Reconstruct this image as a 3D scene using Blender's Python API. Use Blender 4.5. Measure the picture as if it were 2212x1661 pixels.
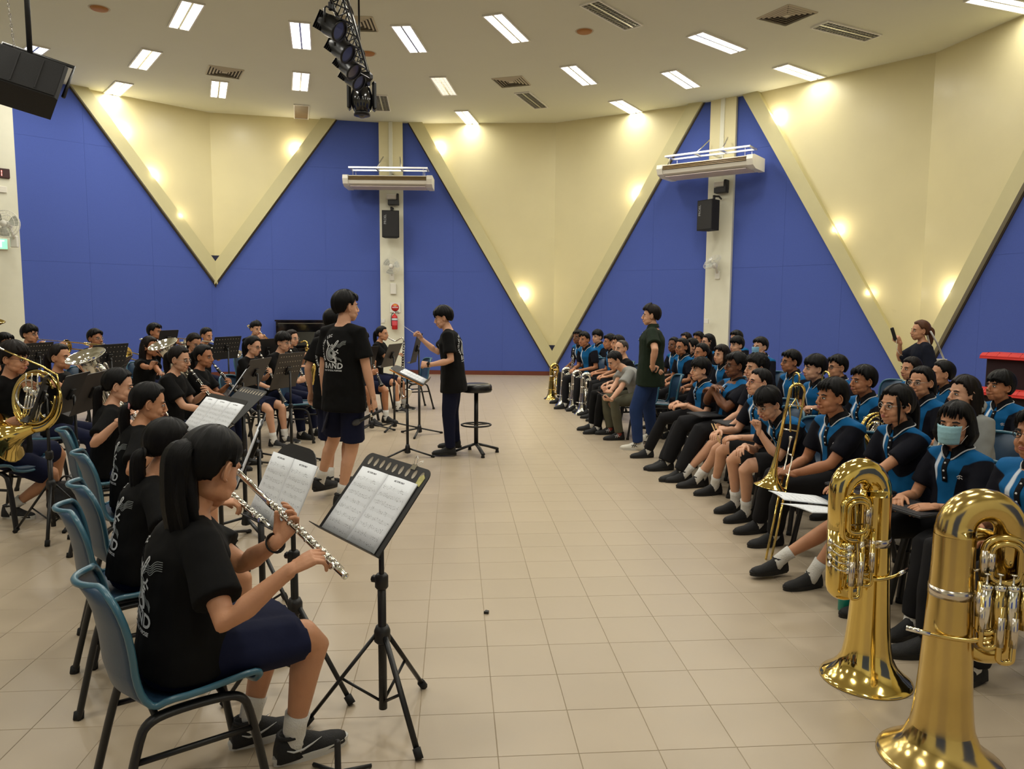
import bpy, bmesh, math, random
import numpy as np
from mathutils import Vector, Matrix, Quaternion, noise
from mathutils.bvhtree import BVHTree
PI = math.pi
random.seed(7)
for o in list(bpy.data.objects): bpy.data.objects.remove(o)
SC = bpy.context.scene
COL = SC.collection
# ------------------------------------------------------------------ camera, world, exposure
cam = bpy.data.objects.new('camera', bpy.data.cameras.new('camera')); COL.objects.link(cam)
cam.data.sensor_fit = 'HORIZONTAL'; cam.data.sensor_width = 36.0
cam.data.lens = 36.0 * 1612.8 / 2212.0
cam.data.clip_start = 0.05; cam.data.clip_end = 100
cam.location = (0, 0, 1.64)
cam.rotation_euler = (Matrix.Rotation(PI/2 - 0.1024, 3, 'X') @ Matrix.Rotation(0.0064, 3, 'Z')).to_euler()
SC.camera = cam
w = bpy.data.worlds.new('world'); SC.world = w; w.use_nodes = True
w.node_tree.nodes['Background'].inputs[0].default_value = (0.9, 0.85, 0.75, 1)
w.node_tree.nodes['Background'].inputs[1].default_value = 0.05
SC.view_settings.view_transform = 'Standard'; SC.view_settings.look = 'None'
SC.view_settings.gamma = 1.0; SC.view_settings.use_curve_mapping = False
SC.view_settings.exposure = 0.0
SC.cycles.use_denoising = True; SC.cycles.use_adaptive_sampling = True; SC.cycles.adaptive_threshold = 0.025
SC.cycles.max_bounces = 6; SC.cycles.diffuse_bounces = 3; SC.cycles.glossy_bounces = 3
SC.cycles.sample_clamp_indirect = 6.0
SC.cycles.caustics_reflective = False; SC.cycles.caustics_refractive = False
CEIL = 6.0
TROFFER_W = 37.0          # watts of each lit ceiling troffer
TROFFER_COL = (1.0, 0.965, 0.86)
WASH_W = 9.0              # watts of each small wall washer
WASH_COL = (1.0, 0.86, 0.62)
# lit and unlit troffers: x, y, direction of the long side (degrees), lit
TROFFERS = [(-4.96,11.77,-57,1),(-3.45,12.58,-76,1),(-1.70,12.70,-96,1),(-0.11,12.21,-111,1),(-6.57,13.80,-53,1),
 (-8.04,15.66,-50,1),(-5.96,15.61,-67,1),(-4.15,15.05,-73,1),(-8.48,13.56,-43,1),(-2.84,16.55,-84,0),(-1.38,15.30,-96,2),
 (-1.07,17.75,-99,1),(1.23,14.55,-115,1),(3.34,12.78,-140,1),(3.19,14.76,-125,1),(2.46,16.76,-122,1),(5.27,14.29,-143,1),
 (5.22,12.23,-153,0),(0.38,16.27,-111,0),(6.99,11.13,-160,1),(1.46,11.65,-130,0),
 (-3.6,9.6,-70,1),(0.2,9.2,-112,1),(3.6,10.2,-146,1),(-6.4,9.0,-45,1),(5.9,8.4,-170,1),(2.6,7.2,-150,1),(-0.6,6.2,-100,1),
 (-3.8,6.2,-40,1),(5.0,5.0,-195,1),(1.6,3.6,-200,1),(-2.0,2.6,-20,1),(-6.5,5.0,-10,1),(-4.6,1.2,20,1),(3.6,1.0,-230,1),(0.0,-0.6,90,1)]

# ------------------------------------------------------------------ materials
MATS = {}
def nodes(name):
    m = bpy.data.materials.new(name); m.use_nodes = True
    nt = m.node_tree; b = nt.nodes['Principled BSDF']
    return m, nt, b
def N(nt, typ, **kw):
    n = nt.nodes.new(typ)
    for k, v in kw.items():
        if k.startswith('i_'): n.inputs[int(k[2:])].default_value = v
        else: setattr(n, k, v)
    return n
def srgb(r, g, b):
    f = lambda c: (c/255/12.92) if c/255 <= 0.04045 else ((c/255+0.055)/1.055)**2.4
    return (f(r), f(g), f(b), 1)
def mat(name, col, rough=0.6, metal=0.0, bump=0.0, bscale=40.0, var=0.0, vscale=6.0, coat=0.0, spec=0.5, rvar=0.0, sheen=0.0, stretch=None, obrand=0.0):
    """procedural principled material: colour varied by noise, relief by a second noise"""
    if name in MATS: return MATS[name]
    m, nt, b = nodes(name); L = nt.links.new
    b.inputs['Base Color'].default_value = col
    b.inputs['Roughness'].default_value = rough; b.inputs['Metallic'].default_value = metal
    b.inputs['Specular IOR Level'].default_value = spec
    if coat: b.inputs['Coat Weight'].default_value = coat; b.inputs['Coat Roughness'].default_value = 0.08
    if sheen: b.inputs['Sheen Weight'].default_value = sheen
    tc = N(nt, 'ShaderNodeTexCoord')
    vec = tc.outputs['Object']
    if stretch:
        mp = N(nt, 'ShaderNodeMapping'); mp.inputs['Scale'].default_value = stretch; L(vec, mp.inputs[0]); vec = mp.outputs[0]
    if var or obrand:
        n = N(nt, 'ShaderNodeTexNoise'); n.inputs['Scale'].default_value = vscale; n.inputs['Detail'].default_value = 4; L(vec, n.inputs['Vector'])
        hs = N(nt, 'ShaderNodeHueSaturation'); hs.inputs['Color'].default_value = col
        mr = N(nt, 'ShaderNodeMapRange'); mr.inputs[3].default_value = 1-var; mr.inputs[4].default_value = 1+var; mr.inputs[1].default_value = .25; mr.inputs[2].default_value = .75
        L(n.outputs['Fac'], mr.inputs[0])
        out = mr.outputs[0]
        if obrand:
            oi = N(nt, 'ShaderNodeObjectInfo'); mr2 = N(nt, 'ShaderNodeMapRange'); mr2.inputs[3].default_value = 1-obrand; mr2.inputs[4].default_value = 1+obrand
            L(oi.outputs['Random'], mr2.inputs[0]); mu = N(nt, 'ShaderNodeMath', operation='MULTIPLY'); L(out, mu.inputs[0]); L(mr2.outputs[0], mu.inputs[1]); out = mu.outputs[0]
        L(out, hs.inputs['Value']); L(hs.outputs[0], b.inputs['Base Color'])
    if rvar:
        n = N(nt, 'ShaderNodeTexNoise'); n.inputs['Scale'].default_value = vscale*2.3; L(vec, n.inputs['Vector'])
        mr = N(nt, 'ShaderNodeMapRange'); mr.inputs[3].default_value = max(0, rough-rvar); mr.inputs[4].default_value = rough+rvar; L(n.outputs['Fac'], mr.inputs[0]); L(mr.outputs[0], b.inputs['Roughness'])
    if bump:
        n = N(nt, 'ShaderNodeTexNoise'); n.inputs['Scale'].default_value = bscale; n.inputs['Detail'].default_value = 5; L(vec, n.inputs['Vector'])
        bp = N(nt, 'ShaderNodeBump'); bp.inputs['Strength'].default_value = bump; bp.inputs['Distance'].default_value = 0.01; L(n.outputs['Fac'], bp.inputs['Height']); L(bp.outputs[0], b.inputs['Normal'])
    MATS[name] = m
    return m
def emit(name, col, s):
    if name in MATS: return MATS[name]
    m, nt, b = nodes(name)
    b.inputs['Base Color'].default_value = (0.8, 0.8, 0.8, 1)
    b.inputs['Emission Color'].default_value = tuple(col[:3]) + (1,); b.inputs['Emission Strength'].default_value = s
    MATS[name] = m; return m

# ------------------------------------------------------------------ mesh builder
class M:
    def __init__(s): s.v = []; s.f = []; s.m = []; s.sm = []
    def add(s, V, F, mi=0, sm=True):
        b = len(s.v); s.v += [tuple(p) for p in V]
        for f in F: s.f.append(tuple(i+b for i in f)); s.m.append(mi); s.sm.append(sm)
        return s
    def join(s, o, mx=None, mi=None):
        b = len(s.v)
        s.v += [tuple(mx @ Vector(p)) for p in o.v] if mx is not None else list(o.v)
        flip = mx is not None and mx.to_3x3().determinant() < 0
        for f, m_, sm in zip(o.f, o.m, o.sm):
            g = tuple(i+b for i in f); s.f.append(g[::-1] if flip else g); s.m.append(m_ if mi is None else mi); s.sm.append(sm)
        return s
    def box(s, c, size, rot=None, mi=0, bev=0.0):
        hx, hy, hz = size[0]/2, size[1]/2, size[2]/2
        if bev <= 0:
            P = [Vector((x*hx, y*hy, z*hz)) for x in (-1, 1) for y in (-1, 1) for z in (-1, 1)]
            F = [(0,1,3,2),(4,6,7,5),(0,4,5,1),(2,3,7,6),(0,2,6,4),(1,5,7,3)]
        else:
            e = min(bev, hx*.99, hy*.99, hz*.99)
            P = []; idx = {}
            for x in (-1, 1):
                for y in (-1, 1):
                    for z in (-1, 1):
                        for a in range(3):
                            q = [x*(hx-e), y*(hy-e), z*(hz-e)]; q[a] = (x*hx, y*hy, z*hz)[a]
                            idx[(x,y,z,a)] = len(P); P.append(Vector(q))
            F = []
            I = lambda x, y, z, a: idx[(x,y,z,a)]
            for sg in (-1, 1):
                F.append([I(sg,-1,-1,0),I(sg,1,-1,0),I(sg,1,1,0),I(sg,-1,1,0)][::sg])
                F.append([I(-1,sg,-1,1),I(1,sg,-1,1),I(1,sg,1,1),I(-1,sg,1,1)][::-sg])
                F.append([I(-1,-1,sg,2),I(1,-1,sg,2),I(1,1,sg,2),I(-1,1,sg,2)][::sg])
            for a, b_ in ((-1,-1),(-1,1),(1,-1),(1,1)):
                F.append([I(a,b_,-1,0),I(a,b_,1,0),I(a,b_,1,1),I(a,b_,-1,1)][::(-1 if a*b_>0 else 1)])
                F.append([I(a,-1,b_,0),I(a,1,b_,0),I(a,1,b_,2),I(a,-1,b_,2)][::(1 if a*b_>0 else -1)])
                F.append([I(-1,a,b_,1),I(1,a,b_,1),I(1,a,b_,2),I(-1,a,b_,2)][::(-1 if a*b_>0 else 1)])
            for x in (-1,1):
                for y in (-1,1):
                    for z in (-1,1):
                        F.append([I(x,y,z,0),I(x,y,z,1),I(x,y,z,2)][::(1 if x*y*z>0 else -1)])
        c = Vector(c)
        if rot is not None: P = [rot @ p for p in P]
        return s.add([p+c for p in P], F, mi, False)
    def tube(s, path, rad, n=10, mi=0, caps=True, closed=False, flat=None, up=None, sm=True, swell=None):
        """swept tube along a path with a radius per point; flat=(a,b) scales the section"""
        P = [Vector(p) for p in path]; K = len(P)
        R = [rad]*K if not hasattr(rad, '__len__') else (list(rad) if len(rad) == K else [float(np.interp(i/(K-1), np.linspace(0, 1, len(rad)), rad)) for i in range(K)])
        T = []
        for i in range(K):
            if closed: t = P[(i+1) % K]-P[i-1]
            else: t = (P[min(i+1, K-1)]-P[max(i-1, 0)])
            T.append(t.normalized() if t.length > 1e-9 else Vector((0, 0, 1)))
        u = Vector(up) if up is not None else (Vector((0, 0, 1)) if abs(T[0].z) < .9 else Vector((1, 0, 0)))
        u = (u-T[0]*u.dot(T[0])).normalized()
        V = []; fa, fb = flat or (1, 1)
        for i in range(K):
            if i:
                q = T[i-1].rotation_difference(T[i]); u = q @ u; u = (u-T[i]*u.dot(T[i])).normalized()
            w_ = T[i].cross(u)
            for j in range(n):
                a = 2*PI*j/n; r = R[i]*(swell[j % len(swell)] if swell else 1)
                V.append(P[i]+u*(math.cos(a)*r*fa)+w_*(math.sin(a)*r*fb))
        F = []
        for i in range(K if closed else K-1):
            k = ((i+1) % K)*n
            for j in range(n): F.append((i*n+j, i*n+(j+1) % n, k+(j+1) % n, k+j))
        if caps and not closed: F.append(tuple(range(n))[::-1]); F.append(tuple((K-1)*n+j for j in range(n)))
        return s.add(V, F, mi, sm)
    def cyl(s, a, b, r, r2=None, n=14, mi=0, sm=True): return s.tube([a, b], [r, r if r2 is None else r2], n, mi, sm=sm)
    def lathe(s, prof, o=(0,0,0), ax=(0,0,1), n=28, mi=0, caps=False):
        """profile of (radius, height) turned about an axis"""
        ax = Vector(ax).normalized(); u = ax.orthogonal().normalized(); w_ = ax.cross(u); o = Vector(o); V = []
        for r, h in prof:
            for j in range(n): a = 2*PI*j/n; V.append(o+ax*h+u*(math.cos(a)*r)+w_*(math.sin(a)*r))
        F = [(i*n+j, i*n+(j+1) % n, (i+1)*n+(j+1) % n, (i+1)*n+j) for i in range(len(prof)-1) for j in range(n)]
        if caps: F.append(tuple(range(n))[::-1]); F.append(tuple((len(prof)-1)*n+j for j in range(n)))
        return s.add(V, F, mi)
    def ell(s, c, r, rot=None, n=14, k=9, mi=0):
        c = Vector(c); V = []; rx, ry, rz = (r, r, r) if not hasattr(r, '__len__') else r
        for i in range(k+1):
            t = PI*i/k
            for j in range(n):
                a = 2*PI*j/n; p = Vector((rx*math.sin(t)*math.cos(a), ry*math.sin(t)*math.sin(a), rz*math.cos(t)))
                V.append(c+(rot @ p if rot is not None else p))
        F = [(i*n+j, (i+1)*n+j, (i+1)*n+(j+1) % n, i*n+(j+1) % n) for i in range(k) for j in range(n)]
        return s.add(V, F, mi)
    def prism(s, poly, z0, z1, mx=None, mi=0):
        n = len(poly); V = [Vector((x, y, z0)) for x, y in poly]+[Vector((x, y, z1)) for x, y in poly]
        if mx is not None: V = [mx @ v for v in V]
        F = [tuple(range(n))[::-1], tuple(range(n, 2*n))]+[(i, (i+1) % n, n+(i+1) % n, n+i) for i in range(n)]
        return s.add(V, F, mi, False)
    def mesh(s, name, mats):
        me = bpy.data.meshes.new(name); me.from_pydata(s.v, [], s.f)
        for m in (mats if isinstance(mats, (list, tuple)) else [mats]): me.materials.append(m)
        me.polygons.foreach_set('material_index', s.m); me.polygons.foreach_set('use_smooth', s.sm)
        me.update(); return me
    def build(s, name, mats, parent=None, loc=None, rz=0, **tags):
        return link(name, s.mesh(name, mats), parent, loc, rz, **tags)
def link(name, me, parent=None, loc=None, rz=0, label=None, cat=None, group=None, kind=None):
    o = bpy.data.objects.new(name, me); COL.objects.link(o)
    if parent: o.parent = parent
    if loc is not None: o.location = loc
    if rz: o.rotation_euler = (0, 0, rz)
    if label: o['label'] = label
    if cat: o['category'] = cat
    if group: o['group'] = group
    if kind: o['kind'] = kind
    return o
def empty(name, loc=(0,0,0), rz=0, **tags): return link(name, None, None, loc, rz, **tags)
def arc(c, r, a0, a1, n, ux, uy):
    c = Vector(c); ux = Vector(ux); uy = Vector(uy)
    return [c+ux*(r*math.cos(a0+(a1-a0)*i/n))+uy*(r*math.sin(a0+(a1-a0)*i/n)) for i in range(n+1)]
def smooth_path(P, it=2, closed=False):
    P = [Vector(p) for p in P]
    for _ in range(it):
        Q = [] if closed else [P[0]]
        for i in range(len(P) if closed else len(P)-1):
            a, b = P[i], P[(i+1) % len(P)]
            Q += [a*.75+b*.25, a*.25+b*.75]
        if not closed: Q.append(P[-1])
        P = Q
    return P
def copy_tree(o, parent=None):
    c = o.copy(); COL.objects.link(c)
    if parent: c.parent = parent
    for ch in list(o.children): copy_tree(ch, c)
    return c
def fuse(m, voxel, it=2, fac=0.5):
    """one continuous skin over all the shapes collected in m"""
    me = bpy.data.meshes.new('tmp'); me.from_pydata(m.v, [], m.f); me.update()
    o = bpy.data.objects.new('tmp', me); COL.objects.link(o)
    r = o.modifiers.new('r', 'REMESH'); r.mode = 'VOXEL'; r.voxel_size = voxel; r.adaptivity = 0; r.use_smooth_shade = True
    if it: q = o.modifiers.new('s', 'SMOOTH'); q.factor = fac; q.iterations = it
    dg = bpy.context.evaluated_depsgraph_get()
    ev = o.evaluated_get(dg); me2 = bpy.data.meshes.new_from_object(ev)
    n = len(me2.vertices); V = np.empty(n*3); me2.vertices.foreach_get('co', V); V = V.reshape(-1, 3)
    F = np.empty(len(me2.loops), dtype=np.int64); me2.loops.foreach_get('vertex_index', F)
    ls = np.empty(len(me2.polygons), dtype=np.int64); me2.polygons.foreach_get('loop_total', ls)
    if len(ls) and (ls == 4).all(): F = F.reshape(-1, 4).tolist()
    else: F = [list(p.vertices) for p in me2.polygons]
    bpy.data.objects.remove(o); bpy.data.meshes.remove(me); bpy.data.meshes.remove(me2)
    out = M(); out.v = [tuple(p) for p in V]; out.f = [tuple(f) for f in F]; out.m = [0]*len(F); out.sm = [True]*len(F)
    return out
# ------------------------------------------------------------------ room
blue = mat('blue_fabric_panel', srgb(80, 98, 174), .95, bump=.35, bscale=260, var=.06, vscale=90, spec=.15)
yellow = mat('cream_yellow_plaster', srgb(214, 204, 160), .32, bump=.30, bscale=3.2, var=.025, vscale=2.0, spec=.35, rvar=.08)
bandm = mat('cream_band_paint', srgb(200, 192, 146), .5, bump=.05, bscale=30, var=.02)
whitew = mat('white_wall_paint', srgb(222, 220, 200), .55, bump=.06, bscale=25, var=.02)
creamc = mat('cream_column_paint', srgb(222, 212, 168), .55, bump=.06, bscale=25, var=.02)
ceilm = mat('ceiling_paint', srgb(220, 220, 200), .8, bump=.03, bscale=20, var=.012, vscale=1.5)
skirt_m = mat('red_brown_skirting', srgb(104, 50, 34), .4, var=.1, vscale=8)
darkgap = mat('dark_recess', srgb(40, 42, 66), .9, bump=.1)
edge_m = mat('painted_shadow_brown', srgb(70, 60, 50), .8, bump=.1)
V1, C1, V2, C2, V3 = [Vector(p) for p in ((-6.9,17.47), (-2.94,18.39), (1.0,18.2), (4.45,16.2), (7.17,13.2))]
W0 = V1+Vector((-.70, -.714))*4.0
E0 = V3+Vector((.2137, -.9769))*4.0
POLY = [W0, V1, C1, V2, C2, V3, E0, Vector((8.6,5.2)), Vector((7.2,1.4)), Vector((4.3,-1.4)), Vector((.4,-2.4)), Vector((-3.8,-2.0)), Vector((-7.6,.2)), Vector((-10.2,3.6)), Vector((-11.3,7.6)), Vector((-11.2,11.6))]
def wmx(A, B, off=0.0):
    """wall frame: x along the wall, y up, z into the room"""
    u = (B-A).normalized(); n = Vector((u.y, -u.x))
    return Matrix(((u.x, 0, n.x, A.x+n.x*off), (u.y, 0, n.y, A.y+n.y*off), (0, 1, 0, 0), (0, 0, 0, 1)))
def clip(poly, a, b, c):
    """keep a*x+b*y<=c"""
    out = []
    for i in range(len(poly)):
        p, q = poly[i], poly[(i+1) % len(poly)]
        dp, dq = a*p[0]+b*p[1]-c, a*q[0]+b*q[1]-c
        if dp <= 0: out.append(p)
        if dp*dq < 0: t = dp/(dp-dq); out.append((p[0]+(q[0]-p[0])*t, p[1]+(q[1]-p[1])*t))
    return out
def inset_cell(reg, x0, x1, y0, y1, g=.004):
    p = clip(reg, -1, 0, -(x0+g)); 
    for a, b, c in ((1,0,x1-g), (0,-1,-(y0+g)), (0,1,y1-g)):
        if len(p) >= 3: p = clip(p, a, b, c)
    return p
def area(p): return abs(sum(p[i][0]*p[(i+1) % len(p)][1]-p[(i+1) % len(p)][0]*p[i][1] for i in range(len(p))))/2 if len(p) > 2 else 0
SK = .10
def make_wall(name, A, B, side, s_top, s_in, ztip, zin, col_at, xs):
    """side=+1: the V's point is at the far end (B), -1: at A. s_top/s_in: outer/inner band edge at the ceiling"""
    L = (B-A).length; mx = wmx(A, B)
    tip = L if side > 0 else 0.0
    base = M().prism([(0, 0), (L, 0), (L, CEIL), (0, CEIL)], -.12, 0.0, mx).build(name, [yellow], kind='structure')
    # blue region: between the column and the outer band edge, down to the skirting
    if side > 0: reg = [(0, SK), (L, SK), (L, ztip), (s_top, CEIL), (0, CEIL)]
    else: reg = [(0, SK), (L, SK), (L, CEIL), (s_top, CEIL), (0, ztip)]
    xs = [0]+xs+[L]; ys = [SK, 2.5, 4.9, CEIL]
    for i in range(len(xs)-1):
        for j in range(3):
            p = inset_cell(reg, xs[i], xs[i+1], ys[j], ys[j+1], .0012)
            if area(p) > .01: M().prism(p, .001, .028, mx).build('fabric_panel', [blue], base)
    M().prism(reg, .0005, .020, mx).build('panel_backing', [blue], base)
    # band
    if side > 0: bp = [(s_top, CEIL), (L, ztip), (L, zin), (s_in, CEIL)]
    else: bp = [(0, ztip), (s_top, CEIL), (s_in, CEIL), (0, zin)]
    M().prism(bp, 0.0, .13, mx).build('band', [bandm], base)
    # thin dark strip along the outer edge, the band's shadow line put in as colour
    d = .03*side
    if side > 0: ep = [(s_top-.035, CEIL), (L, ztip-.06), (L, ztip), (s_top, CEIL)]
    else: ep = [(0, ztip-.06), (s_top+.035, CEIL), (s_top, CEIL), (0, ztip)]
    M().prism(ep, 0.0, .05, mx).build('painted_shadow_line', [edge_m], base)
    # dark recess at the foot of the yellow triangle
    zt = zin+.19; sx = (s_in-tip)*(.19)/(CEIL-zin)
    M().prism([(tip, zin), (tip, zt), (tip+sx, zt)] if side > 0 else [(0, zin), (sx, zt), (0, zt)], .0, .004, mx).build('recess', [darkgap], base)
    M().box((0,0,0), (.1,.1,.1))
    if ztip < .2: sk = [(0, 0), (L-.03 if side > 0 else L, 0), (L-.03 if side > 0 else L, SK), (0, SK)]
    else: sk = [(0, 0), (L, 0), (L, SK), (0, SK)]
    M().prism(sk, .0, .04, mx).build('skirting', [skirt_m], base)
    return base
make_wall('wall_left', W0, V1, 1, 1.15, 1.47, 2.13, 2.61, 0, [.12+1.25, .12+2.5, 3.9])
make_wall('wall_back', V1, C1, -1, 2.79, 2.45, 2.13, 2.61, 0, [1.28, 2.5])
make_wall('wall_back.001', C1, V2, 1, .45, .78, .09, .55, 0, [1.5, 2.7])
make_wall('wall_back.002', V2, C2, -1, 3.53, 3.23, .09, .55, 0, [1.27, 2.48])
make_wall('wall_right', C2, V3, 1, .46, .80, .08, .55, 0, [1.45, 2.65])
make_wall('wall_right.001', V3, E0, -1, 3.5, 3.18, .08, .62, 0, [1.3, 2.5])
for i in range(6, len(POLY)):
    A, B = POLY[i], POLY[(i+1) % len(POLY)]; L = (B-A).length; mx = wmx(A, B)
    base = M().prism([(0, 0), (L, 0), (L, CEIL), (0, CEIL)], -.12, 0, mx).build('wall_rear', [whitew if i > 7 else yellow], kind='structure')
    if i % 2 == 0: M().prism([(.3, .1), (L-.3, .1), (L-.3, 3.4), (.3, 3.4)], 0, .03, mx).build('fabric_panel', [blue], base)
# columns
def column(at, A, B, w, name, m, pipe=True):
    ub = ((B-A).normalized()); n = Vector((ub.y, -ub.x)); c = Vector(at)
    rot = Matrix.Rotation(math.atan2(ub.y, ub.x), 3, 'Z')
    b = M().box((c.x+n.x*.02, c.y+n.y*.02, 2.35), (w, .26, 4.7), rot).box((c.x+n.x*.02, c.y+n.y*.02, 5.36), (w, .26, 1.28), rot, mi=1).build(name, [m, creamc], kind='structure')
    if pipe:
        q = rot @ Vector((0, -.14, 0))
        M().box((c.x+n.x*.02+q.x, c.y+n.y*.02+q.y, 5.25), (.09, .05, 1.5), rot, bev=.006).build('pipe_casing', [whitew], b)
    return b
column(C1+Vector((.01, -.03)), V1, V2, .56, 'trim_1', whitew)
column(C2+Vector((.01, -.02)), V2, V3, .56, 'trim_2', whitew)
uL = Vector((.70, .714))
cL = W0+uL*(-.26)
rotL = Matrix.Rotation(math.atan2(uL.y, uL.x), 3, 'Z')
M().box((cL.x+.05, cL.y-.05, 3.0), (.76, .24, 6.0), rotL).build('trim_3', [whitew], kind='structure')
# ceiling and floor
cl = M()
cen = Vector((-1.6, 8.2)); P2 = [p+(p-cen).normalized()*.14 for p in POLY]
cl.prism([(p.x, p.y) for p in P2][::-1], CEIL, CEIL+.15)
cl.build('ceiling', [ceilm], kind='structure')
grout = mat('tile_grout', srgb(168, 154, 132), .9, bump=.2, bscale=60, var=.25, vscale=1.6)
tile_m = mat('beige_floor_tile', srgb(180, 164, 141), .36, bump=.05, bscale=9, var=.035, vscale=3.5, spec=.5, rvar=.06, obrand=.018)
fl = M().prism([(p.x, p.y) for p in P2][::-1], -.12, -.0022).build('floor', [grout], kind='structure')
yaw = .0771; T = .30; cy, sy = math.cos(yaw), math.sin(yaw); x0, y0 = -1.1395*T, 8.55*T
def tpos(i, j): return (x0+cy*i*T-sy*j*T, y0+sy*i*T+cy*j*T)
def inside(x, y, pad=0.0):
    for k in range(len(POLY)):
        A, B = POLY[k], POLY[(k+1) % len(POLY)]
        if (B.x-A.x)*(y-A.y)-(B.y-A.y)*(x-A.x) > -pad*(B-A).length: return False
    return True
tb = M().box((0, 0, -.0045), (T-.0022, T-.0022, .009), bev=.0012); tme = tb.mesh('tile', [tile_m])
cells = []
for i in range(-45, 45):
    for j in range(-20, 60):
        x, y = tpos(i+.5, j+.5)
        if inside(x, y, -.1): cells.append((x, y))
def vis_area(x, y):
    # how open and near: tiles in the aisle between the two groups first
    if y < 1.35 or abs(x) > .72*y+.3: return -1
    op = -2.9 < x < 1.75
    return (793/(y*y))*(1 if op else .35)
cells.sort(key=lambda c: -vis_area(*c))
rest = M()
for k, (x, y) in enumerate(cells):
    if k < 300:
        link('tile', tme, fl, (x, y, 0), yaw)
    else: rest.join(tb, Matrix.Translation((x, y, 0)) @ Matrix.Rotation(yaw, 4, 'Z'))
tile_far = mat('beige_floor_tile_far', srgb(180, 164, 141), .36, bump=.04, bscale=9, var=.03, vscale=3.5, spec=.5, rvar=.06)
rest.build('tile_field', [tile_far], fl, kind='stuff')
# ceiling troffers
alum = mat('brushed_aluminium', (.75, .75, .76, 1), .28, 1.0)
wmetal = mat('white_metal', srgb(235, 233, 225), .4)
lampon = emit('lit_fluorescent', (1, .97, .90), 9.0); lampdim = emit('dim_fluorescent', (1, .9, .7), 1.3)
lampoff = mat('troffer_reflector_off', srgb(120, 118, 104), .5, var=.1)
def troffer(lit):
    r = empty('ceiling_light')
    f = M()
    for sx, sy, lx, ly in ((0, .155, 1.24, .022), (0, -.155, 1.24, .022), (.61, 0, .022, .30), (-.61, 0, .022, .30)): f.box((sx, sy, -.012), (lx, ly, .024))
    f.build('frame', [wmetal], r)
    M().box((0, 0, -.003), (1.2, .29, .004)).build('diffuser', [(lampoff, lampon, lampdim)[lit]], r)
    lv = M()
    for k in range(19): lv.box((-.57+k*.0633, 0, -.012), (.004, .29, .012))
    for yy in (-.075, 0, .075): lv.box((0, yy, -.012), (1.2, .004 if yy else .03, .012))
    lv.build('louvre', [alum], r)
    return r
TLAB = ['lit ceiling light at the top, above the left V', 'lit ceiling light just left of the lighting truss, upper one', 'lit ceiling light right of the lighting truss', 'lit ceiling light at the top centre, second right of the truss',
 'lit ceiling light below left of the top-left one', 'lit ceiling light touching the left V at the wall', 'small lit ceiling light under the left square vent', 'lit ceiling light left of the truss, lower one', 'bluish-white ceiling light partly behind the hanging loudspeaker',
 'unlit ceiling light with louvre beside the moving head lamp', 'dim yellowish ceiling light with speckled louvre right of the truss', 'lit ceiling light at the wall above the middle V\'s left arm', 'lit ceiling light right of the small square vent', 'lit ceiling light below the large right vent, longest in view',
 'lit ceiling light left of the one over the right V', 'lit ceiling light at the wall above the middle V\'s right arm', 'lit ceiling light at the wall above the right V', 'unlit grey ceiling light beside the large right vent', 'small unlit grey ceiling light under the central vent',
 'lit ceiling light at the top right corner', 'unlit grey ceiling light at the top edge right of centre']
protos = {k: troffer(k) for k in (0, 1, 2)}; used = set()
ll = bpy.data.lights.new('troffer_lamp', 'AREA'); ll.shape = 'RECTANGLE'; ll.size = 1.15; ll.size_y = .27; ll.energy = TROFFER_W; ll.color = TROFFER_COL
ll2 = ll.copy(); ll2.energy = TROFFER_W*.45        # fittings right against the wall, half hidden by it
for k, (x, y, a, lit) in enumerate(TROFFERS):
    o = protos[lit] if lit not in used else copy_tree(protos[lit]); used.add(lit)
    o.location = (x, y, CEIL); o.rotation_euler = (0, 0, math.radians(a))
    o['category'] = 'ceiling light'; o['group'] = 'recessed ceiling troffers'
    o['label'] = TLAB[k] if k < len(TLAB) else 'lit fluorescent ceiling light outside the view'
    if lit == 1:
        q = bpy.data.objects.new('troffer_lamp', ll2 if k in (5, 11, 15, 16, 19) else ll); COL.objects.link(q); q.location = (x, y, CEIL-.035); q.rotation_euler = (0, 0, math.radians(a))
# air diffusers
dm = mat('diffuser_beige_metal', srgb(196, 186, 160), .6); dk = mat('diffuser_dark', srgb(70, 62, 48), .9)
def diffuser():
    r = empty('ceiling_vent')
    M().box((0, 0, -.002), (.56, .56, .003)).build('backing', [dk], r)
    for k in range(5):
        h = .30-k*.055; f = M()
        for sx, sy, lx, ly in ((0, h, 2*h, .012), (0, -h, 2*h, .012), (h, 0, .012, 2*h), (-h, 0, .012, 2*h)):
            w2 = .03 if k == 0 else .026
            sg = Matrix.Rotation((.5 if sy > 0 else -.5) if sy else 0, 3, 'X') @ Matrix.Rotation((-.5 if sx > 0 else .5) if sx else 0, 3, 'Y')
            f.box((sx, sy, -.010), (lx if sy else w2, ly if not sy else w2, .003), sg)
        f.build('louvre_ring', [dm], r)
    M().box((0, 0, -.011), (.10, .10, .004)).build('centre_plate', [dm], r)
    return r
dp = diffuser()
for k, (x, y, a, lab) in enumerate([(-5.42,14.51,-62,'square slatted ceiling air vent beside the troffers at far left'), (-2.46,12.07,-88,'square slatted ceiling air vent partly behind the lighting bar'), (-.05,15.0,-108,'small-looking square ceiling air vent at the middle of the ceiling'), (4.06,11.63,-152,'square slatted ceiling air vent nearest the top right, beside the unlit light')]):
    o = dp if k == 0 else copy_tree(dp); o.location = (x, y, CEIL); o.rotation_euler = (0, 0, math.radians(a)); o['label'] = lab; o['category'] = 'air vent'; o['group'] = 'square ceiling vents'
ap = empty('ceiling_access_panel', (-4.78, 17.34, CEIL), math.radians(-74), label='brownish unlit ceiling panel close to the back wall above the left V', cat='ceiling panel')
f = M()
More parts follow.
